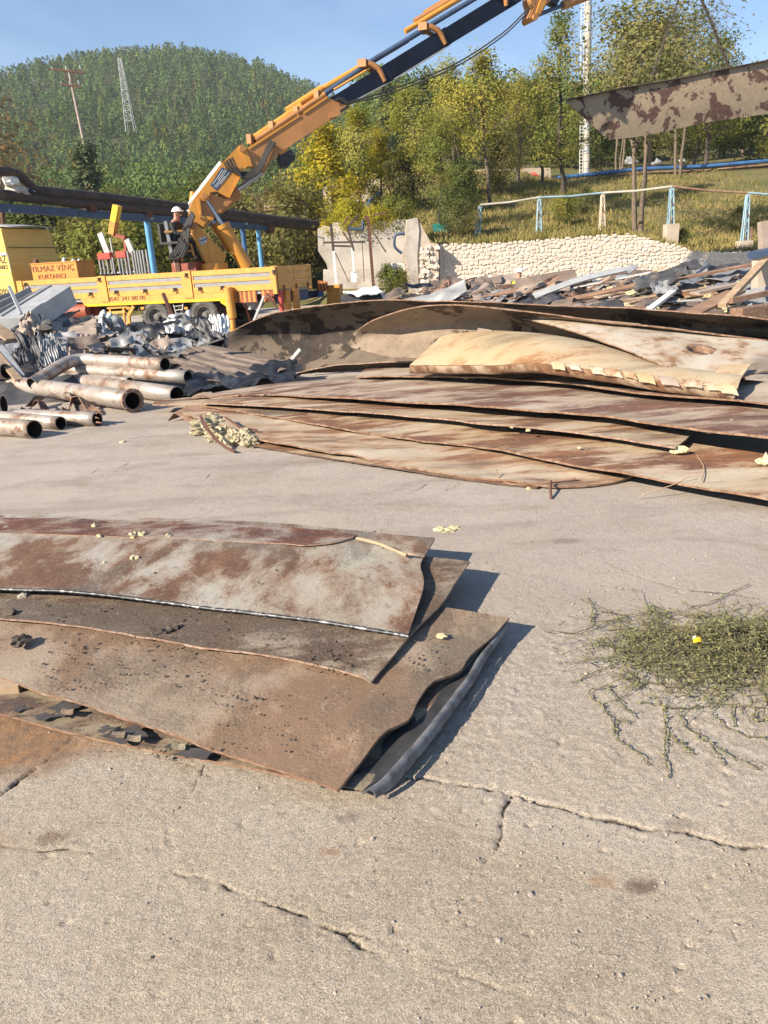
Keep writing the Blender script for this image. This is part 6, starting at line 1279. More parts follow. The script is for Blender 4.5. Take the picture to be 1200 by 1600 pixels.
def make_weeds():
    e = empty('weed_heap', at_z(1110, 1040), 'tangled heap of uprooted green-grey weeds drying on the concrete at the right', 'weeds')
    st = MB(); LC = []; LS = []
    def strand(p0, a, L, lift, wob, leafy, r=.0022):
        p = np.array(p0, float); n = max(5, int(L / .035)); P = [p.copy()]; z0 = p[2]; bend = random.gauss(0, .5)
        for i in range(n):
            a += random.gauss(0, wob) + bend * .06; p = p + np.array((cos(a), sin(a), 0)) * L / n; s = (i + 1) / n
            p[2] = max(.006, z0 * (1 - s) + lift * sin(pi * s) + random.gauss(0, .006)); P.append(p.copy())
        st.tube(P, [r * (1 - .6 * i / n) for i in range(n + 1)], 3, 0, False)
        for q in P[1:]:
            for _ in range(leafy): LC.append(q + np.array((random.gauss(0, .008), random.gauss(0, .008), abs(random.gauss(.003, .007)))))
    c0 = at_z(1150, 1022); ell = lambda: (random.gauss(0, 1), random.gauss(0, 1))
    for i in range(620):
        x, y = ell(); q = c0 + np.array((.02 + x * .28, y * .15, 0))
        if x < -1.9: continue
        r = hypot(x / 1.3, y / 1.3); z = max(.01, .17 * (1 - r * .75)) * random.uniform(.1, 1); strand((q[0], q[1], z), random.choice((random.gauss(3.0, .5), random.gauss(.1, .5), random.uniform(0, 6.28))), random.uniform(.10, .34), random.uniform(0, .06), .22, 3 if r < 1.1 else 2, .0021)
    # long trailing runners
    for pts, lf in (([(960, 1075), (920, 1085), (935, 1105), (955, 1130), (965, 1160), (995, 1180), (1010, 1200)], 2), ([(1035, 1110), (1040, 1150), (1038, 1180), (1045, 1218)], 3), ([(1060, 1120), (1075, 1145), (1105, 1165), (1130, 1200)], 2), ([(1040, 1150), (1060, 1165), (1082, 1183)], 3), ([(1090, 1150), (1130, 1180), (1188, 1208)], 2), ([(1000, 1100), (1060, 1112), (1130, 1105), (1200, 1112)], 2), ([(850, 990), (900, 992), (950, 975), (985, 965), (1050, 960)], 1), ([(920, 970), (935, 960), (965, 962), (980, 972)], 1), ([(1075, 955), (1110, 945), (1140, 930), (1170, 917)], 2), ([(1010, 965), (1020, 950), (1040, 962)], 1), ([(895, 1070), (940, 1050), (985, 1030)], 3), ([(915, 936), (925, 955), (922, 980)], 1), ([(1110, 1120), (1150, 1150), (1200, 1160)], 2), ([(950, 1080), (975, 1110), (990, 1125)], 2), ([(1180, 1110), (1178, 1130), (1200, 1128)], 3), ([(960, 1150), (965, 1130), (985, 1135)], 2), ([(1140, 1105), (1148, 1140)], 2)):
        P = [at_z(*p) + (0, 0, .008) for p in pts]; P = smooth_line(P, 8 * len(pts)); P = P + RNG.normal(size=P.shape) * .0025; P[:, 2] = np.abs(P[:, 2]) + .003 + .005 * np.abs(np.sin(np.arange(len(P)) * .4)); st.tube(P, .0022, 4, 0, False)
        for q in P:
            for _ in range(max(1, lf - 1)): LC.append(q + np.array((random.gauss(0, .006), random.gauss(0, .006), abs(random.gauss(.002, .003)))))
    for i in range(130):
        a = random.uniform(2.0, 4.9); q = c0 + np.array((cos(a) * random.uniform(.30, .62), sin(a) * random.uniform(.17, .42), .01)); strand((q[0], q[1], .01), random.uniform(0, 6.28), random.uniform(.06, .22), .012, .3, 2, .0018)
    o = st.build('stem', ['stem'], e); o['kind'] = 'stuff'
    V, Q = leaf_cards(np.array(LC), .013, .0, .42, .45); V[:, 2] = np.maximum(V[:, 2], .003)
    o = np_obj('leaf', np_mesh('leaf', V - np.array(e.location), Q, 'leaf_weed'), e); o['kind'] = 'stuff'
    f = empty('yellow_wrapper', at_z(1089, 1003, .12), 'scrap of bright yellow and white wrapper caught in the weed heap', 'wrapper')
    p = at_z(1089, 1004, .13); mb = MB(); mb.sheet([[p + (-.016, 0, .0), p + (-.014, .004, .018)], [p + (-.004, -.004, .004), p + (-.002, .004, .024)], [p + (.016, .002, .002), p + (.014, .006, .02)]], .002); mb.build('foil', ['skirt'], f)
    mb = MB(); mb.sheet([[p + (-.018, .004, .014), p + (-.014, .008, .026)], [p + (-.006, .004, .018), p + (-.004, .008, .028)]], .002); mb.build('label_patch', ['white'], f)
# ------------------------------------------------------------------ walls, ruins, pipe racks
def make_stone_wall():
    prof = [at_y(x, y, 33.0) for x, y in ((686, 381), (760, 380), (850, 374), (940, 367), (984, 365), (1040, 379), (1096, 394), (1140, 393), (1186, 391))]
    PX = np.array([p[0] for p in prof]); PZ = np.array([p[2] for p in prof])
    e = empty('stone_wall', (PX.mean(), 33, 0), 'long pale rubble stone retaining wall at the foot of the grassy bank', 'stone wall')
    poly = [(PX[0], 33.0, -.4)] + [(x, 33.0, z - .05) for x, z in zip(PX, PZ)] + [(PX[-1], 33.0, -.4)]
    MB().prism(poly, (0, .5, 0)).build('mortar_bed', ['mortar'], e)
    r = random.Random(5); stones = []; z = -.15; row = 0
    while z < PZ.max():
        h = r.uniform(.10, .17); x = PX[0] + r.uniform(0, .2)
        while x < PX[-1] - .1:
            w = r.uniform(.11, .28); zt = np.interp(x + w / 2, PX, PZ); zz = z + r.uniform(-.06, .06); hh = min(h, zt - zz + .03)
            if hh > .06: stones.append((x + w / 2, zz + hh / 2, w * .93, hh * .9))
            x += w
        z += h
    tpl = []
    for k in range(8):
        n = 7; a0 = r.uniform(0, .6); mb = MB(); out = []; inn = []; bk = []
        for i in range(n):
            a = a0 + 2 * pi * i / n; m = max(abs(cos(a)), abs(sin(a))); s = .5 / m * r.uniform(.80, 1.0)
            out.append((cos(a) * s, -.35, sin(a) * s)); inn.append((cos(a) * s * .84, -1. + r.uniform(-.3, .3), sin(a) * s * .84)); bk.append((cos(a) * s, .3, sin(a) * s))
        mb.add(bk + out + inn, [(j * n + i, j * n + (i + 1) % n, (j + 1) * n + (i + 1) % n, (j + 1) * n + i) for j in range(2) for i in range(n)] + [tuple(range(2 * n, 3 * n))])
        tpl.append(mb.mesh('stone', 'stone'))
    # the largest 300 are single stones, the rest one joined part
    stones.sort(key=lambda s: -s[2] * s[3]); loc = np.array(e.location)
    for x, z, w, h in stones[:295]:
        o = bpy.data.objects.new('stone', r.choice(tpl)); COL.objects.link(o); o.parent = e; o.location = Vector((x, 33.0, z)) - e.location; o.scale = (w, r.uniform(.018, .045), h * r.uniform(.75, 1.1)); o.rotation_euler = (0, r.uniform(-.5, .5), 0)
    mb = MB()
    for x, z, w, h in stones[295:]:
        me = r.choice(tpl); d = r.uniform(.018, .045); mb.add([(v.co.x * w + x, v.co.y * d + 33.0, v.co.z * h + z) for v in me.vertices], [tuple(p.vertices) for p in me.polygons])
    o = mb.build('small_stones', ['stone'], e); o['kind'] = 'stuff'
    # buttress where the old building was cut off
    b = empty('concrete_buttress', at_y(660, 440, 32.5), 'tall broken concrete and stone wall end left of the stone wall', 'wall')
    pts = [(636, 343), (652, 340), (663, 360), (673, 379), (685, 381), (687, 470), (641, 478), (636, 430), (631, 405), (634, 370)]
    P = [at_y(*p, 32.5) for p in pts]; mb = MB(); mb.prism(P, (0, .8, 0)); mb.build('wall_end', ['concw'], b)
    fc = [at_y(*p, 32.48) for p in ((636, 343), (652, 340), (655, 360), (652, 400), (655, 470), (645, 470), (638, 420), (632, 400))]; MB().prism([p - (0, .04, 0) for p in fc], (0, .05, 0)).build('plaster_face', ['plaster'], b)
    for i in range(60):
        q = at_y(random.uniform(657, 684), random.uniform(384, 455), 32.45); s = random.uniform(.06, .13)
        o = bpy.data.objects.new('stone', tpl[i % 8]); COL.objects.link(o); o.parent = b; o.location = Vector(q) + Vector((0, .05, 0)) - b.location; o.scale = (s * 2, s, s * 1.5); o.rotation_euler = (0, random.uniform(-.6, .6), 0)

def make_ruins():
    e = empty('ruined_wall', at_y(570, 430, 34.5), 'whitish plaster wall of a torn down building behind the rusty frame', 'wall')
    P = [at_y(*p, 34.5) for p in ((496, 358), (507, 352), (514, 355), (522, 347), (540, 349), (548, 345), (566, 346), (572, 352), (584, 351), (590, 344), (606, 346), (618, 342), (645, 344), (645, 450), (520, 450), (510, 412), (497, 392))]
    MB().prism(P, (0, .35, 0)).build('plaster', ['plaster'], e)
    P = [at_y(*p, 33.6) for p in ((505, 421), (606, 420), (606, 450), (505, 452))]; MB().prism(P, (0, .25, 0)).build('plinth', ['plaster'], e)
    P = [at_y(*p, 33.2) for p in ((608, 412), (632, 410), (640, 450), (606, 450))]; MB().prism(P, (0, .1, 0)).build('panel', ['white'], e)
    b = empty('shed', at_y(450, 340, 42), 'low shed with a brown tiled roof edge behind the overhead pipes', 'shed')
    P = [at_y(*p, 42) for p in ((415, 330), (478, 322), (479, 350), (417, 355))]; MB().prism(P, (0, 3, 0)).build('wall', ['plaster'], b)
    P = [at_y(*p, 41.6) for p in ((412, 321), (477, 313), (478, 321), (413, 330))]; MB().prism(P, (0, 3.6, 0)).build('roof', ['rsheet'], b)
    P = [at_y(*p, 41.9) for p in ((458, 329), (478, 327), (478, 340), (459, 342))]; MB().prism(P, (0, .05, 0)).build('white_panel', ['white'], b)
    w = empty('road_wall', (4, 59, 5), 'dusty beige wall beside the road, seen between the trunks of the yellowing trees', 'wall')
    P = [at_y(*p, 58.5) for p in ((505, 292), (560, 283), (700, 268), (760, 264), (860, 262), (862, 290), (760, 296), (640, 312), (505, 318))]; MB().prism(P, (0, .4, 0)).build('plaster', ['road'], w)
    # rusty frame
    f = empty('rusty_gantry', at_y(580, 436, 32.0), 'rusty steel gantry of posts and brackets standing before the plaster wall', 'gantry')
    Y = 32.0; B = lambda a, c, w, m, n='bar', y2=None: MB().beam(at_y(*a, Y), at_y(*c, Y if y2 is None else y2), w * .62, w * .62).build(n, [m], f)
    B((575, 338), (584, 452), .2, 'rustpost', 'column'); B((517, 350), (521, 392), .16, 'darkpipe', 'post'); B((521, 392), (526, 448), .14, 'white', 'post'); B((550, 388), (553, 425), .12, 'white', 'post')
    B((505, 379), (571, 378), .12, 'darkpipe'); B((519, 384), (549, 385), .12, 'darkpipe'); B((543, 356), (553, 392), .14, 'darkpipe'); B((535, 362), (551, 384), .10, 'rustpost')
    B((543, 356), (561, 334), .12, 'darkpipe'); B((536, 352), (545, 338), .12, 'rustpost'); B((570, 338), (578, 350), .14, 'rustpost'); B((583, 336), (604, 333), .10, 'rustpost'); B((582, 361), (603, 394), .08, 'darkpipe'); B((566, 376), (569, 440), .05, 'rustpost')
    B((506, 370), (506, 384), .05, 'darkpipe'); B((524, 395), (545, 440), .06, 'rustpost'); B((493, 368), (506, 373), .06, 'darkpipe')
    MB().tube(smooth_line([at_y(546, 357, Y), at_y(562, 358, Y), at_y(567, 356, Y), at_y(567, 344, Y)], 14), .06, 8).build('blue_pipe', ['bluesteel'], f)
    P = [at_y(*p, Y) for p in ((548, 425), (557, 424), (557, 440), (549, 441))]; MB().prism(P, (0, .1, 0)).build('white_sign', ['white'], f)
    g = empty('vent_pipe', at_y(618, 390, 33.9), 'grey-green bent vent pipe on the plaster wall next to the buttress', 'pipe')
    MB().tube(smooth_line([at_y(640, 365, 33.9), at_y(622, 366, 33.9), at_y(617, 370, 33.9), at_y(617, 386, 33.9), at_y(628, 396, 33.9)], 18), .06, 8).build('tube', ['bluesteel'], g)

def make_pipe_rack():
    Q = lambda x, y: at_y(x, y, 26.0 + 14.0 * x / 540)
    e = empty('overhead_pipe', Q(240, 490), 'upper dark rusty overhead pipe behind the lorry, bent up at the left edge', 'overhead pipe')
    r0 = .14; MB().tube([Q(-40, 268), Q(10, 268), Q(28, 272), Q(58, 299), Q(62, 299)], .15, 10).build('bend', ['darkpipe'], e)
    MB().tube([Q(57, 298), Q(150, 307), Q(245, 318), Q(345, 331), Q(440, 344), Q(545, 356)], [.17, .17, .17, .17, .18, .18], 12).build('tube', ['darkpipe'], e)
    e2 = empty('overhead_pipe', Q(200, 490), 'lower dark pipe of the overhead rack running on top of the dull blue beam', 'overhead pipe')
    MB().tube([Q(-40, 300), Q(60, 310), Q(150, 320), Q(245, 328), Q(345, 338), Q(440, 350), Q(548, 361)], [.17, .17, .18, .2, .18, .18, .17], 12).build('tube', ['darkpipe'], e2)
    for x in (140, 178, 228, 420): c = Q(x, 308 + (x - 60) * .123 + 4); MB().tube([c + (-.09, -.12, 0), c + (.09, .12, 0)], .25, 12).build('collar', ['rustpost'], e2)
    b = empty('rack_beam', Q(120, 490), 'dull blue steel girder carrying the overhead pipes on blue posts', 'girder')
    for a, c in (((-40, 322), (120, 333)), ((122, 333), (270, 344)), ((272, 344), (420, 356))): MB().beam(Q(*a), Q(*c), .2, .26).build('girder', ['bluesteel'], b)
    for (xa, ya, xb, yb, w, m) in ((229, 342, 243, 440, .20, 'bluepaint'), (378, 350, 386, 420, .17, 'bluepipe'), (402, 346, 410, 425, .17, 'bluepaint'), (4, 330, 12, 470, .12, 'rustpost')):
        p = Q(xa, ya); q = Q(xb, yb); MB().tube([p, q], w * .62, 10).build('post', [m], b); MB().beam(p + (-.4, 0, 0), p + (.25, 0, 0), .1, .10).build('bracket', ['lgrey'], b)
    for (x, y, m) in ((210, 330, 'lgrey'), (216, 340, 'white'), (207, 341, 'tsheet'), (396, 340, 'white'), (155, 329, 'white')): MB().beam(Q(x - 3, y - 3), Q(x + 4, y + 2), .12, .06).build('clip', [m], b)
    for i, (x, y, r, m) in enumerate(((18, 283, .30, 'white'), (28, 297, .34, 'plaster'), (35, 300, .2, 'plaster'), (48, 298, .22, 'bluesteel'))):
        chunk('sack', Q(x, y + 3), r, m, ('upper white torn sack hanging at the bend of the overhead pipe', 'larger crumpled sack lying on the overhead pipes at the left', 'small sack end next to the larger sack on the overhead pipes', 'dull blue bundle under the bend of the overhead pipe')[i], 'sack', None, i + 5, .8)

def make_trestles():
    base = [((744, 375), (750, 321), 36.5, 'palebluepaint'), ((842, 371), (843, 309), 36.2, 'palebluepaint'), ((941, 365), (942, 302), 36.0, 'concw'), ((1048, 352), (1050, 292), 34.8, 'palebluepaint'), ((1163, 378), (1169, 302), 34.4, 'palebluepaint')]
    lb = ('faded blue lattice post at the left end of the thin pipe on the bank', 'second lattice post from the left under the thin pipe on the bank', 'grey rusty lattice post in the middle of the thin pipe', 'blue lattice post on a tall concrete block above the stone wall', 'blue lattice post with an orange rag at the right end of the stone wall')
    tops = []
    for i, (b, t, Y, m) in enumerate(base):
        B, T = at_y(*b, Y), at_y(*t, Y); e = empty('pipe_trestle', B, lb[i], 'pipe support'); tops.append(T)
        w0, w1 = .12, .055
        for s in (-1, 1):
            for d in (-1, 1): MB().beam(B + (s * w0, d * .10, -.2), T + (s * w1, d * .05, -.05), .055, .055).build('leg', [m], e)
        k = 6
        for j in range(k):
            a, c = j / k, (j + 1) / k; s = 1 if j % 2 else -1; wa, wc = w0 + (w1 - w0) * a, w0 + (w1 - w0) * c
            MB().beam(B + (T - B) * a + (s * wa, -.1, 0), B + (T - B) * c + (-s * wc, -.07, 0), .035, .035).build('brace', [m if j % 3 else 'rustpost'], e)
        if i == 3: q = at_y(1048, 366, Y); MB().box(tuple(q + (-.26, -.26, -.9)), tuple(q + (.26, .26, .42))).build('block', ['concw'], e)
        else: MB().box(tuple(B + (-.28, -.25, -.35)), tuple(B + (.28, .25, .05))).build('footing', ['concw'], e)
        if i == 4: MB().sheet([[B + (.15, -.12, .1), B + (.25, -.12, .1)], [B + (.14, -.13, .35), B + (.3, -.14, .3)], [B + (.17, -.12, .6), B + (.22, -.12, .62)]], .02).build('rag', ['edge_orange'], e)
    tops.append(at_y(1230, 303, 34.2)); e = empty('bank_pipe', tops[2], 'thin rust-streaked pale pipe carried along the bank by lattice posts', 'pipe')
    for j, (a, c) in enumerate(zip(tops[:-1], tops[1:])): MB().tube([a + (0, 0, .02), (a + c) / 2 + (0, 0, -.03), c + (0, 0, .02)], .048, 8).build('section', [('plaster', 'palebluepaint', 'plaster', 'rsheet', 'palebluepaint')[j]], e)
    # blue pipe along the road
    e = empty('road_pipe', at_y(950, 268, 59), 'long bright blue pipe running along the edge of the road on the bank', 'pipe')
    L = [at_y(x, y, Y) for x, y, Y in ((575, 318, 50), (592, 302, 53), (650, 303, 58), (735, 293, 59), (840, 281, 59), (920, 273, 59), (1000, 264, 59), (1100, 260, 59), (1215, 250, 59))]
    MB().tube(L, .14, 8).build('tube', ['bluepipe'], e); MB().tube([p + (0, .5, -.25) for p in L[3:]], .10, 8).build('lower_tube', ['rsheet'], e)
    for p in L[3:]: MB().beam(p, p - (0, 0, 1.3), .1, .1).build('stand', ['rustpost'], e)
    t = empty('tarp_roof', at_y(785, 285, 57), 'dark blue tarpaulin lean-to beside the road under the trees', 'tarpaulin')
    MB().sheet([[at_y(768, 293, 57), at_y(774, 278, 58)], [at_y(800, 290, 57), at_y(792, 277, 58)], [at_y(826, 288, 57), at_y(808, 281, 58)]], .05).build('sheet', ['tarp'], t)
    chunk('red_barrel', at_y(838, 282, 58), .5, 'redpaint', 'small red bundle by the road next to the blue pipe', 'bundle', None, 3, 1.)
    s = empty('teal_sheet', at_y(690, 355, 37.5), 'teal green sheet hanging at the top of the bank beside the buttress', 'sheet')
    MB().sheet([[at_y(676, 349, 37.6), at_y(677, 361, 37.2)], [at_y(690, 350, 37.7), at_y(690, 363, 37.3)], [at_y(703, 352, 37.7), at_y(702, 362, 37.4)]], .03).build('cloth', ['teal'], s)
    for i, (x, y, m, r) in enumerate(((1066, 247, 'white', .28), (1083, 263, 'white', .3), (1095, 268, 'lgrey', .3), (985, 250, 'gsheet', .5), (1025, 252, 'gsheet', .4), (1140, 262, 'plaster', .25))):
        chunk('rubbish_bag', at_y(x, y + 4, 61), r, m, ('white bag hanging highest by the road', 'white sack lying by the blue pipe, left one', 'grey sack lying by the blue pipe, right of the white one', 'large grey heap behind the slanting trunk by the road', 'grey heap by the road right of the trunk', 'beige sack by the road at the right')[i], 'sack', None, i + 30, .7)

def make_poles():
    p, q = at_y(107, 108, 78), at_y(137, 250, 78); e = empty('utility_pole', q - (0, 0, 4), 'leaning pale utility pole with two short crossarms in front of the wooded hill', 'utility pole')
    MB().tube([q + (q - p) * .4, q, p], [.20, .17, .12], 8).build('pole', ['tsheet'], e); d = (p - q) / np.linalg.norm(p - q)
    for t, w in ((-.2, 1.6), (-1.4, 1.0)):
        c = p + d * t; MB().beam(c + (-w, -.1, .25), c + (w * .9, -.1, -.18), .14, .14).build('crossarm', ['rustpost'], e)
        for s in (-.9, -.1, .7): MB().tube([c + (s * w, -.1, .1), c + (s * w, -.1, .42)], [.06, .09], 6).build('insulator', ['lgrey'], e)
    for s in (-.35, .35): MB().beam(p + d * -1.4 + (s, -.1, 0), p + d * -.2 + (s, -.1, 0), .08, .08).build('brace', ['rustpost'], e)
    T, B = at_y(187, 91, 260), at_y(203, 190, 260); e = empty('lattice_tower', B, 'pale steel lattice tower standing among the pines on the hill', 'pylon')
    for s in (-1, 1):
        for d in (-1, 1): MB().beam(B + (s * 1.3, d * 1.3, -3), T + (s * .42, d * .42, 0), .16, .16).build('leg', ['lgrey'], e)
    k = 12
    for j in range(k):
        a, c = j / k, (j + 1) / k; wa, wc = 1.3 - .88 * a, 1.3 - .88 * c; A, Cc = B + (T - B) * a, B + (T - B) * c; s = 1 if j % 2 else -1
        for d in (-1, 1): MB().beam(A + (s * wa, d * wa, 0), Cc + (-s * wc, d * wc, 0), .12, .12).build('brace', ['lgrey'], e)
        MB().beam(A + (-wa, -wa, 0), A + (wa, -wa, 0), .10, .10).build('rung', ['lgrey'], e)
    Y = 62.0; B, T = at_y(916, 276, Y), at_y(920, -60, Y); e = empty('chimney_mast', B, 'tall slim weathered white mast with a ladder rising out of the picture between the trees', 'mast')
    n = 26
    for j in range(n): a, c = B + (T - B) * (j / n), B + (T - B) * ((j + .94) / n); MB().tube([a, c], .27 - .03 * (j % 2), 10).build('segment', ['plaster' if j % 3 else 'lgrey'], e)
    o = np.array((-.42, -.1, 0))
    for s in (-.12, .12): MB().beam(B + o + (s, 0, 0), T + o + (s, 0, 0), .04, .04).build('ladder_rail', ['white'], e)
    for j in range(60): c = B + (T - B) * (j / 60) + o; MB().beam(c - (.12, 0, 0), c + (.12, 0, 0), .04, .04).build('ladder_rung', ['white'], e)

# ------------------------------------------------------------------ vegetation
def make_trees():
    K = TREES
    K['yellow'] = tree_mesh('d', 9, 2.3, 'leaf_yellow', .20, 5200, 'bark', .12, 24, 1, .5, 1, .62)
    K['autumn'] = tree_mesh('d', 10, 2.7, 'leaf_autumn', .18, 6000, 'bark', .38, 26, 1, .65, 2, .5)
    K['autumn2'] = tree_mesh('d', 10, 2.9, 'leaf_autumn', .18, 5200, 'bark', .38, 24, 3, .8, 3, .48, .05)
    K['green'] = tree_mesh('d', 10, 2.6, 'leaf_green', .19, 5200, 'barkd', .2, 26, 1, .6, 4, .55)
    K['tall'] = tree_mesh('d', 11, 1.9, 'leaf_green', .18, 5200, 'barkd', .22, 30, 1, .35, 5, .55)
    K['spread'] = tree_mesh('d', 10, 3.6, 'leaf_olive', .18, 5200, 'bark', .42, 26, 2, .8, 6, .5, .06)
    K['shrub_green'] = tree_mesh('d', 5, 2.6, 'leaf_green', .24, 5200, 'bark', .04, 22, 3, .6, 7, .75, .12)
    K['shrub_dark'] = tree_mesh('d', 5.5, 2.5, 'leaf_dark', .25, 6000, 'barkd', .04, 22, 3, .6, 8, .8, .10)
    K['shrub_olive'] = tree_mesh('d', 5, 2.5, 'leaf_olive', .23, 4600, 'bark', .04, 24, 3, .6, 9, .65, .12)
    K['shrub_dry'] = tree_mesh('d', 5.5, 2.4, 'leaf_dry', .16, 2600, 'twig', .04, 40, 4, .9, 10, .6, .12)
    K['shrub_yellow'] = tree_mesh('d', 3.4, 2.1, 'leaf_yellow', .22, 5000, 'bark', .02, 20, 4, .4, 11, .75, .15)
    K['pine'] = tree_mesh('pine', 11, 3.0, 'leaf_pine', .34, 5200, 'barkd', .10, 34, 1, .28, 12, .8)
    def spot(px, Y): return at_y(px, 400, Y)[0]
    def tall(kind, px, Y, top, label, w=1., hh=None):
        x = spot(px, Y); z = float(height(x, Y)) - .1; zt = at_y(px, top, Y)[2]; H0 = {'yellow': 9, 'tall': 11, 'pine': 11}.get(kind, 10); s = max(.35, (zt - z) / H0)
        return plant(kind, x, Y, s, s * w * 1.28, label, 'tree', 'trees on the bank above the stone wall' if px > 500 else None, 'tree')
    R = [('yellow', 528, 44.5, 172, 'bright yellow leafed tree left of the plaster wall, brightest of all', 1.0), ('autumn', 570, 44, 150, 'thin brownish tree just right of the bright yellow tree', .8), ('yellow', 600, 46, 195, 'smaller yellowish tree behind the rusty frame', .9),
         ('autumn', 648, 47, 128, 'yellow-green tree with a thin trunk above the concrete buttress', 1.0), ('green', 688, 39, 175, 'green tree with its trunk standing on the bank right of the buttress', .85), ('autumn2', 722, 50, 92, 'tall yellowing tree under the black boom cables', 1.0),
         ('autumn', 768, 46, 62, 'thin airy pale yellow tree left of the dark green tree', .8), ('autumn2', 806, 54, 118, 'many stemmed yellowing tree just left of the dark green tree', .9), ('tall', 878, 46, 22, 'tall dark green narrow tree left of the white mast', .95),
         ('green', 846, 55, 120, 'rounded green tree behind the dark narrow tree', .9), ('spread', 997, 37.5, -12, 'slim trunked tree with a wide airy crown right of the white mast', .95), ('spread', 1052, 58, 12, 'green tree behind the hanging plate under the chains', .8), ('green', 1092, 62, 32, 'leafy green tree right of the chains near the right edge', .85),
         ('autumn2', 960, 62, 40, 'yellowish airy tree close to the right of the white mast', .8), ('autumn', 1010, 66, 20, 'pale autumn tree behind the wide airy crown', .8), ('autumn', 690, 58, 140, 'slim yellowing tree in the middle beside the beige wall', .8)]
    for k, px, Y, top, lb, w in R: tall(k, px, Y, top, lb, w)
    # shrubs close behind the yard, right side
    for i, (k, px, Y, h, lb) in enumerate((('shrub_yellow', 508, 45.5, 1.0, 'yellow vine bush left above the plaster wall'), ('shrub_yellow', 556, 36.5, .6, 'yellow vine bush in the middle above the plaster wall'), ('shrub_olive', 585, 36.0, .42, 'olive bush at the right above the plaster wall'), ('shrub_green', 625, 36.0, .45, 'green bush just left of the concrete buttress'), ('shrub_green', 668, 35.0, .42, 'small green bush behind the top of the buttress'), ('shrub_olive', 642, 46, .7, 'olive bush under the yellowing trees by the beige wall'), ('shrub_dark', 728, 45, .5, 'dark bush in the shade under the yellowing trees'), ('shrub_dark', 712, 37.0, .38, 'dark bush right of the teal sheet'), ('shrub_olive', 720, 36.0, .32, 'small yellowish bush at the left end of the stone wall'), ('shrub_green', 452, 43.0, .55, 'green and yellow bush behind the tail of the lorry'), ('shrub_dry', 484, 44, .8, 'dry brown bush beside the shed'), ('shrub_green', 612, 32.9, .30, 'leafy fig bush at the foot of the plaster wall'), ('shrub_green', 880, 39, .3, 'little green bush on the bank under the thin pipe'), ('shrub_olive', 905, 41, .3, 'little olive bush on the bank under the thin pipe'), ('shrub_dark', 1062, 35.0, .16, 'tiny dark bush beside the concrete block'), ('shrub_olive', 780, 50, .6, 'yellowish bush beside the tarpaulin lean-to'), ('shrub_olive', 1150, 40, .25, 'small dry bush on the bank at the right'))):
        x = spot(px, Y); plant(k, x, Y, h, h, lb, 'bush', None, 'bush', None, .0 if Y < 33 else None)
    for k, (px, py, h) in enumerate(((520, 350, .26), (548, 346, .45), (592, 345, .36), (625, 343, .32))):
        plant('shrub_yellow' if k < 3 else 'shrub_green', spot(px, 34.9), 34.9, h, h, ('leftmost yellow', 'second yellow', 'third yellow', 'rightmost green')[k] + ' vine spilling over the broken top of the plaster wall', 'vine', None, 'vine', None, at_y(px, py, 34.9)[2] - .7)
    # second rank along the top of the bank
    names = {'shrub_green': 'green', 'shrub_dark': 'dark green', 'shrub_olive': 'olive', 'shrub_dry': 'dry brown', 'autumn': 'yellowing', 'green': 'green', 'pine': 'dark pine'}
    zn = lambda px, Y: ('nearer row' if Y < 95 else 'farther row') + (' left of the buttress' if px < 640 else ' behind the yellowing trees' if px < 830 else ' around the white mast' if px < 960 else ' below the hanging plate')
    for i in range(58):
        px = 470 + (i % 29) * 28 + random.uniform(-12, 12); Y = (76 if i < 29 else 105) + random.uniform(-5, 14); k = random.choice(['shrub_dark', 'shrub_green', 'shrub_olive', 'autumn', 'green', 'pine', 'shrub_olive'])
        if i >= 29 and 520 < px < 900: continue
        if 520 < px < 800: Y += 14
        h = random.uniform(1.0, 1.5) if k.startswith('shrub') else random.uniform(.6, .9)
        plant(k, spot(px, Y), Y, h, h * 1.15, names[k] + ' tree in the far rank on the bank, ' + zn(px, Y), 'tree', names[k] + ' far trees on the bank, ' + zn(px, Y), 'tree')
    z2 = lambda px: 'above the lorry cab' if px < 110 else 'above the pad rack' if px < 260 else 'behind the crane column' if px < 380 else 'right of the crane'
    for i in range(70):
        Y = random.uniform(36, 62) if i < 34 else random.uniform(62, 125); px = random.uniform(-90, 500); Y = max(Y, 26 + 14 * px / 540 + 4); x = spot(px, Y)
        k = random.choices(['shrub_dry', 'shrub_olive', 'shrub_dark', 'shrub_green', 'pine'], [3, 3, 3, 2.4, .8 if Y > 70 else 0])[0]; h = random.uniform(.65, 1.1) * (1 + (Y - 36) * .004) if k != 'pine' else random.uniform(.7, 1.)
        if px < 60 and i % 3 == 0: k = 'shrub_dry'; h = random.uniform(1.2, 1.5)
        plant(k, x, Y, h, h * 1.1, names[k] + (' bush behind the overhead pipes, ' if Y < 62 else ' tree at the foot of the wooded hill, ') + z2(px), 'bush' if Y < 62 else 'tree', names[k] + (' bushes behind the overhead pipes, ' if Y < 62 else ' trees at the foot of the hill, ') + z2(px), 'bush' if Y < 62 else 'tree')
    # tall bare bush at the left edge
    for px, Y, h, lb in ((8, 44, 1.75, 'tallest bare twiggy tree at the left edge'), (48, 52, 1.5, 'bare twiggy tree just right of the tallest one at the left')): plant('shrub_dry', spot(px, Y), Y, h, h, lb, 'tree', None, 'tree')

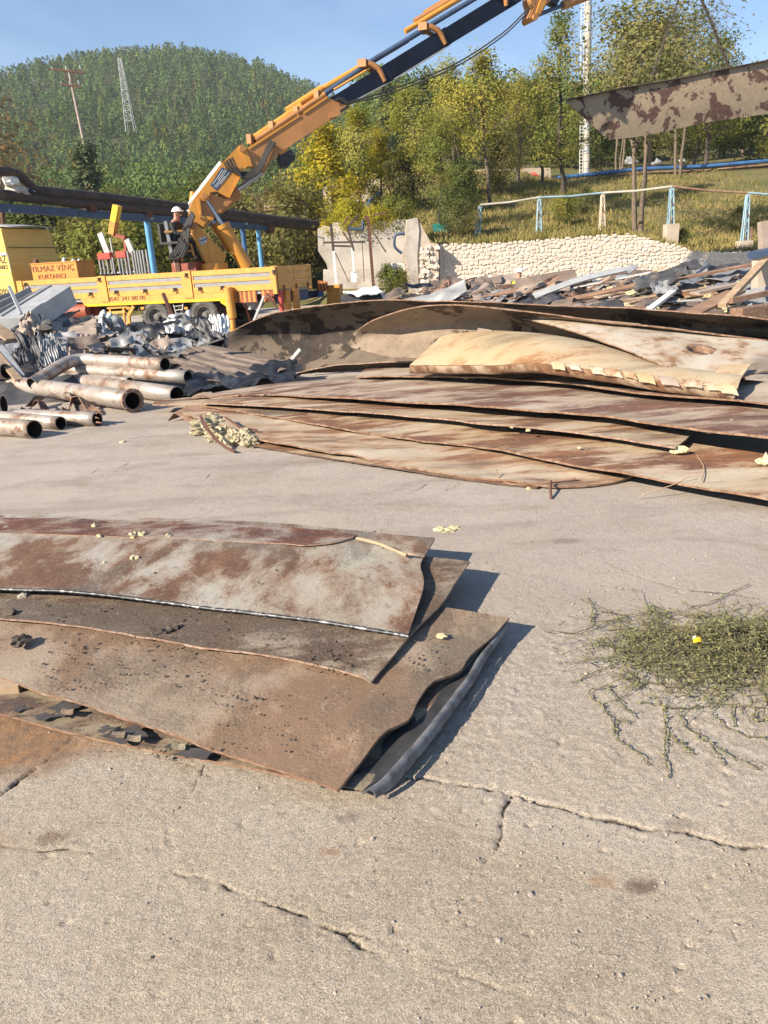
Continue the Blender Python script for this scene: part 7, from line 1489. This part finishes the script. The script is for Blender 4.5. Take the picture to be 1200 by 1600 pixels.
def make_forest():
    n0 = 9000; th = RNG.uniform(-.68, .42, n0); Y = 115 + 620 * RNG.uniform(0, 1, n0) ** .85; X = Y * th
    ok = (X < 40 + .16 * Y); X, Y = X[ok], Y[ok]; Z = height(X, Y)
    # hidden far sides are left out
    el = (Z - 1.65) / np.hypot(X, Y); keep = np.ones(len(X), bool)
    az = np.round(np.arctan2(X, Y) * 160).astype(int); order = np.argsort(Y); best = {}
    for i in order:
        k = az[i]
        if el[i] + 14 / Y[i] < best.get(k, -9): keep[i] = False
        best[k] = max(best.get(k, -9), el[i])
    X, Y, Z = X[keep], Y[keep], Z[keep]; idx = RNG.permutation(len(X))[:4600]; X, Y, Z = X[idx], Y[idx], Z[idx]
    C = []; S = []; N = []; K = []
    for x, y, z in zip(X, Y, Z):
        h = RNG.uniform(6.5, 11) * (.8 + .5 * vnoise(np.array([x * .02]), np.array([y * .02]), 4)[0]); m = int(np.clip(44000 / y, 82, 210)); broad = RNG.uniform() < .25 or y < 190
        t = RNG.uniform(0, 1, m) ** (.75 if not broad else .6); prof = (np.sin(pi * np.clip(t * .8 + .16, 0, 1)) ** .8 if broad else (1.05 - t) ** .75 * np.clip(t * 6, .3, 1)); a = RNG.uniform(0, 6.28, m)
        lob = 1 + .35 * np.sin(a * 3 + x) * np.sin(t * 9 + y); r = h * (.36 if broad else .29) * prof * lob * RNG.uniform(.55, 1.05, m) ** .5
        C.append(np.stack([x + np.cos(a) * r, y + np.sin(a) * r, z + .6 + t * h], 1)); S.append(np.full(m, .30 + y * .0012))
        nn = np.stack([np.cos(a), np.sin(a), (t - .35) * 1.6], 1); N.append(nn / np.linalg.norm(nn, axis=1, keepdims=True))
        k = RNG.uniform(.62, 1.3); u = RNG.uniform(); tc = (k * 1.75, k * 1.0, k * .62) if u < .035 else (k * 1.25, k * 1.08, k * .9) if u < .2 else (k * (.9 + .2 * u), k, k * 1.05); K.append(np.tile((*tc, 1.), (m, 1)))
    C = np.vstack(C); S = np.concatenate(S)[:, None]; V, Q = leaf_cards(C, S, -.05, .8, 0., np.vstack(N))
    me = np_mesh('forest', V, Q, 'leaf_forest'); at = me.attributes.new('tint', 'FLOAT_COLOR', 'FACE'); at.data.foreach_set('color', np.vstack(K).astype(np.float32).ravel())
    tag(np_obj('forest', me), 'dense pine forest covering the distant hill', 'forest', kind='stuff')

def make_grass():
    k = 36000; x = RNG.uniform(1.2, 26, k); y = 33.3 + RNG.uniform(0, 1, k) ** 1.3 * 27; m = (fbm(x * .5, y * .5, 33, 3) > -.16) | (RNG.uniform(size=k) < .35); x, y = x[m], y[m]
    z = height(x, y); n = len(x); a = RNG.uniform(0, 6.28, n); L = RNG.uniform(.10, .36, n); w = .022 + .02 * RNG.uniform(size=n); le = RNG.normal(0, .12, (n, 2))
    B = np.stack([x, y, z - .03], 1); D = np.stack([np.cos(a) * w, np.sin(a) * w, 0 * a], 1); T = B + np.stack([le[:, 0], le[:, 1], L], 1)
    V = np.stack([B - D, B + D, T], 1).reshape(-1, 3); o = np_obj('grass', np_mesh('grass', V, np.arange(3 * n).reshape(n, 3), 'grass_blade')); tag(o, 'dry green-brown grass on the bank above the stone wall', 'grass', kind='stuff')

def make_haze():
    me = MB().box((-960, -12, -3), (960, 745, 162)).mesh('haze', []); o = bpy.data.objects.new('haze', me); COL.objects.link(o)
    m = bpy.data.materials.new('haze_air'); m.use_nodes = True; t = m.node_tree; t.nodes.clear(); out = t.nodes.new('ShaderNodeOutputMaterial'); v = t.nodes.new('ShaderNodeVolumePrincipled')
    v.inputs['Color'].default_value = (.86, .92, 1, 1); v.inputs['Density'].default_value = HAZE; v.inputs['Anisotropy'].default_value = .2
    t.links.new(v.outputs[0], out.inputs['Volume']); me.materials.append(m); tag(o, 'thin bluish air between the yard and the distant hill', 'haze', kind='stuff')
HAZE = 0.0003

# ------------------------------------------------------------------ build
make_materials(); make_plate_mats()
make_yard(); make_terrain(); make_forest(); make_grass()
make_stone_wall(); make_ruins(); make_pipe_rack(); make_trestles(); make_poles()
make_trees()
T, C3, LB, TIP = make_truck()
make_people(C3, LB); make_hanging_plate(TIP)
make_right_scrap(); make_left_scrap(); make_pipes()
make_far_stack(); make_near_stack(); make_weeds()
if HAZE: make_haze()
# alike neighbours in small groups are told apart by their order from left to right
bpy.context.view_layer.update(); _by = {}
for o in COL.objects:
    if o.parent is None and o.get('label') and not o.get('kind'): o['kind'] = 'thing'
    if o.parent is None and o.get('group'): _by.setdefault((o['group'], o['label']), []).append(o)
_ord = ['leftmost', 'second from left', 'third from left', 'fourth from left', 'fifth from left', 'sixth from left']
for (g, lb), L in _by.items():
    if 2 <= len(L) <= 6 and len(lb.split()) <= 13:
        L.sort(key=lambda o: o.location.x / max(.1, o.location.y))
        for k, o in enumerate(L): o['label'] = lb + ', ' + ('rightmost' if k == len(L) - 1 else _ord[k])
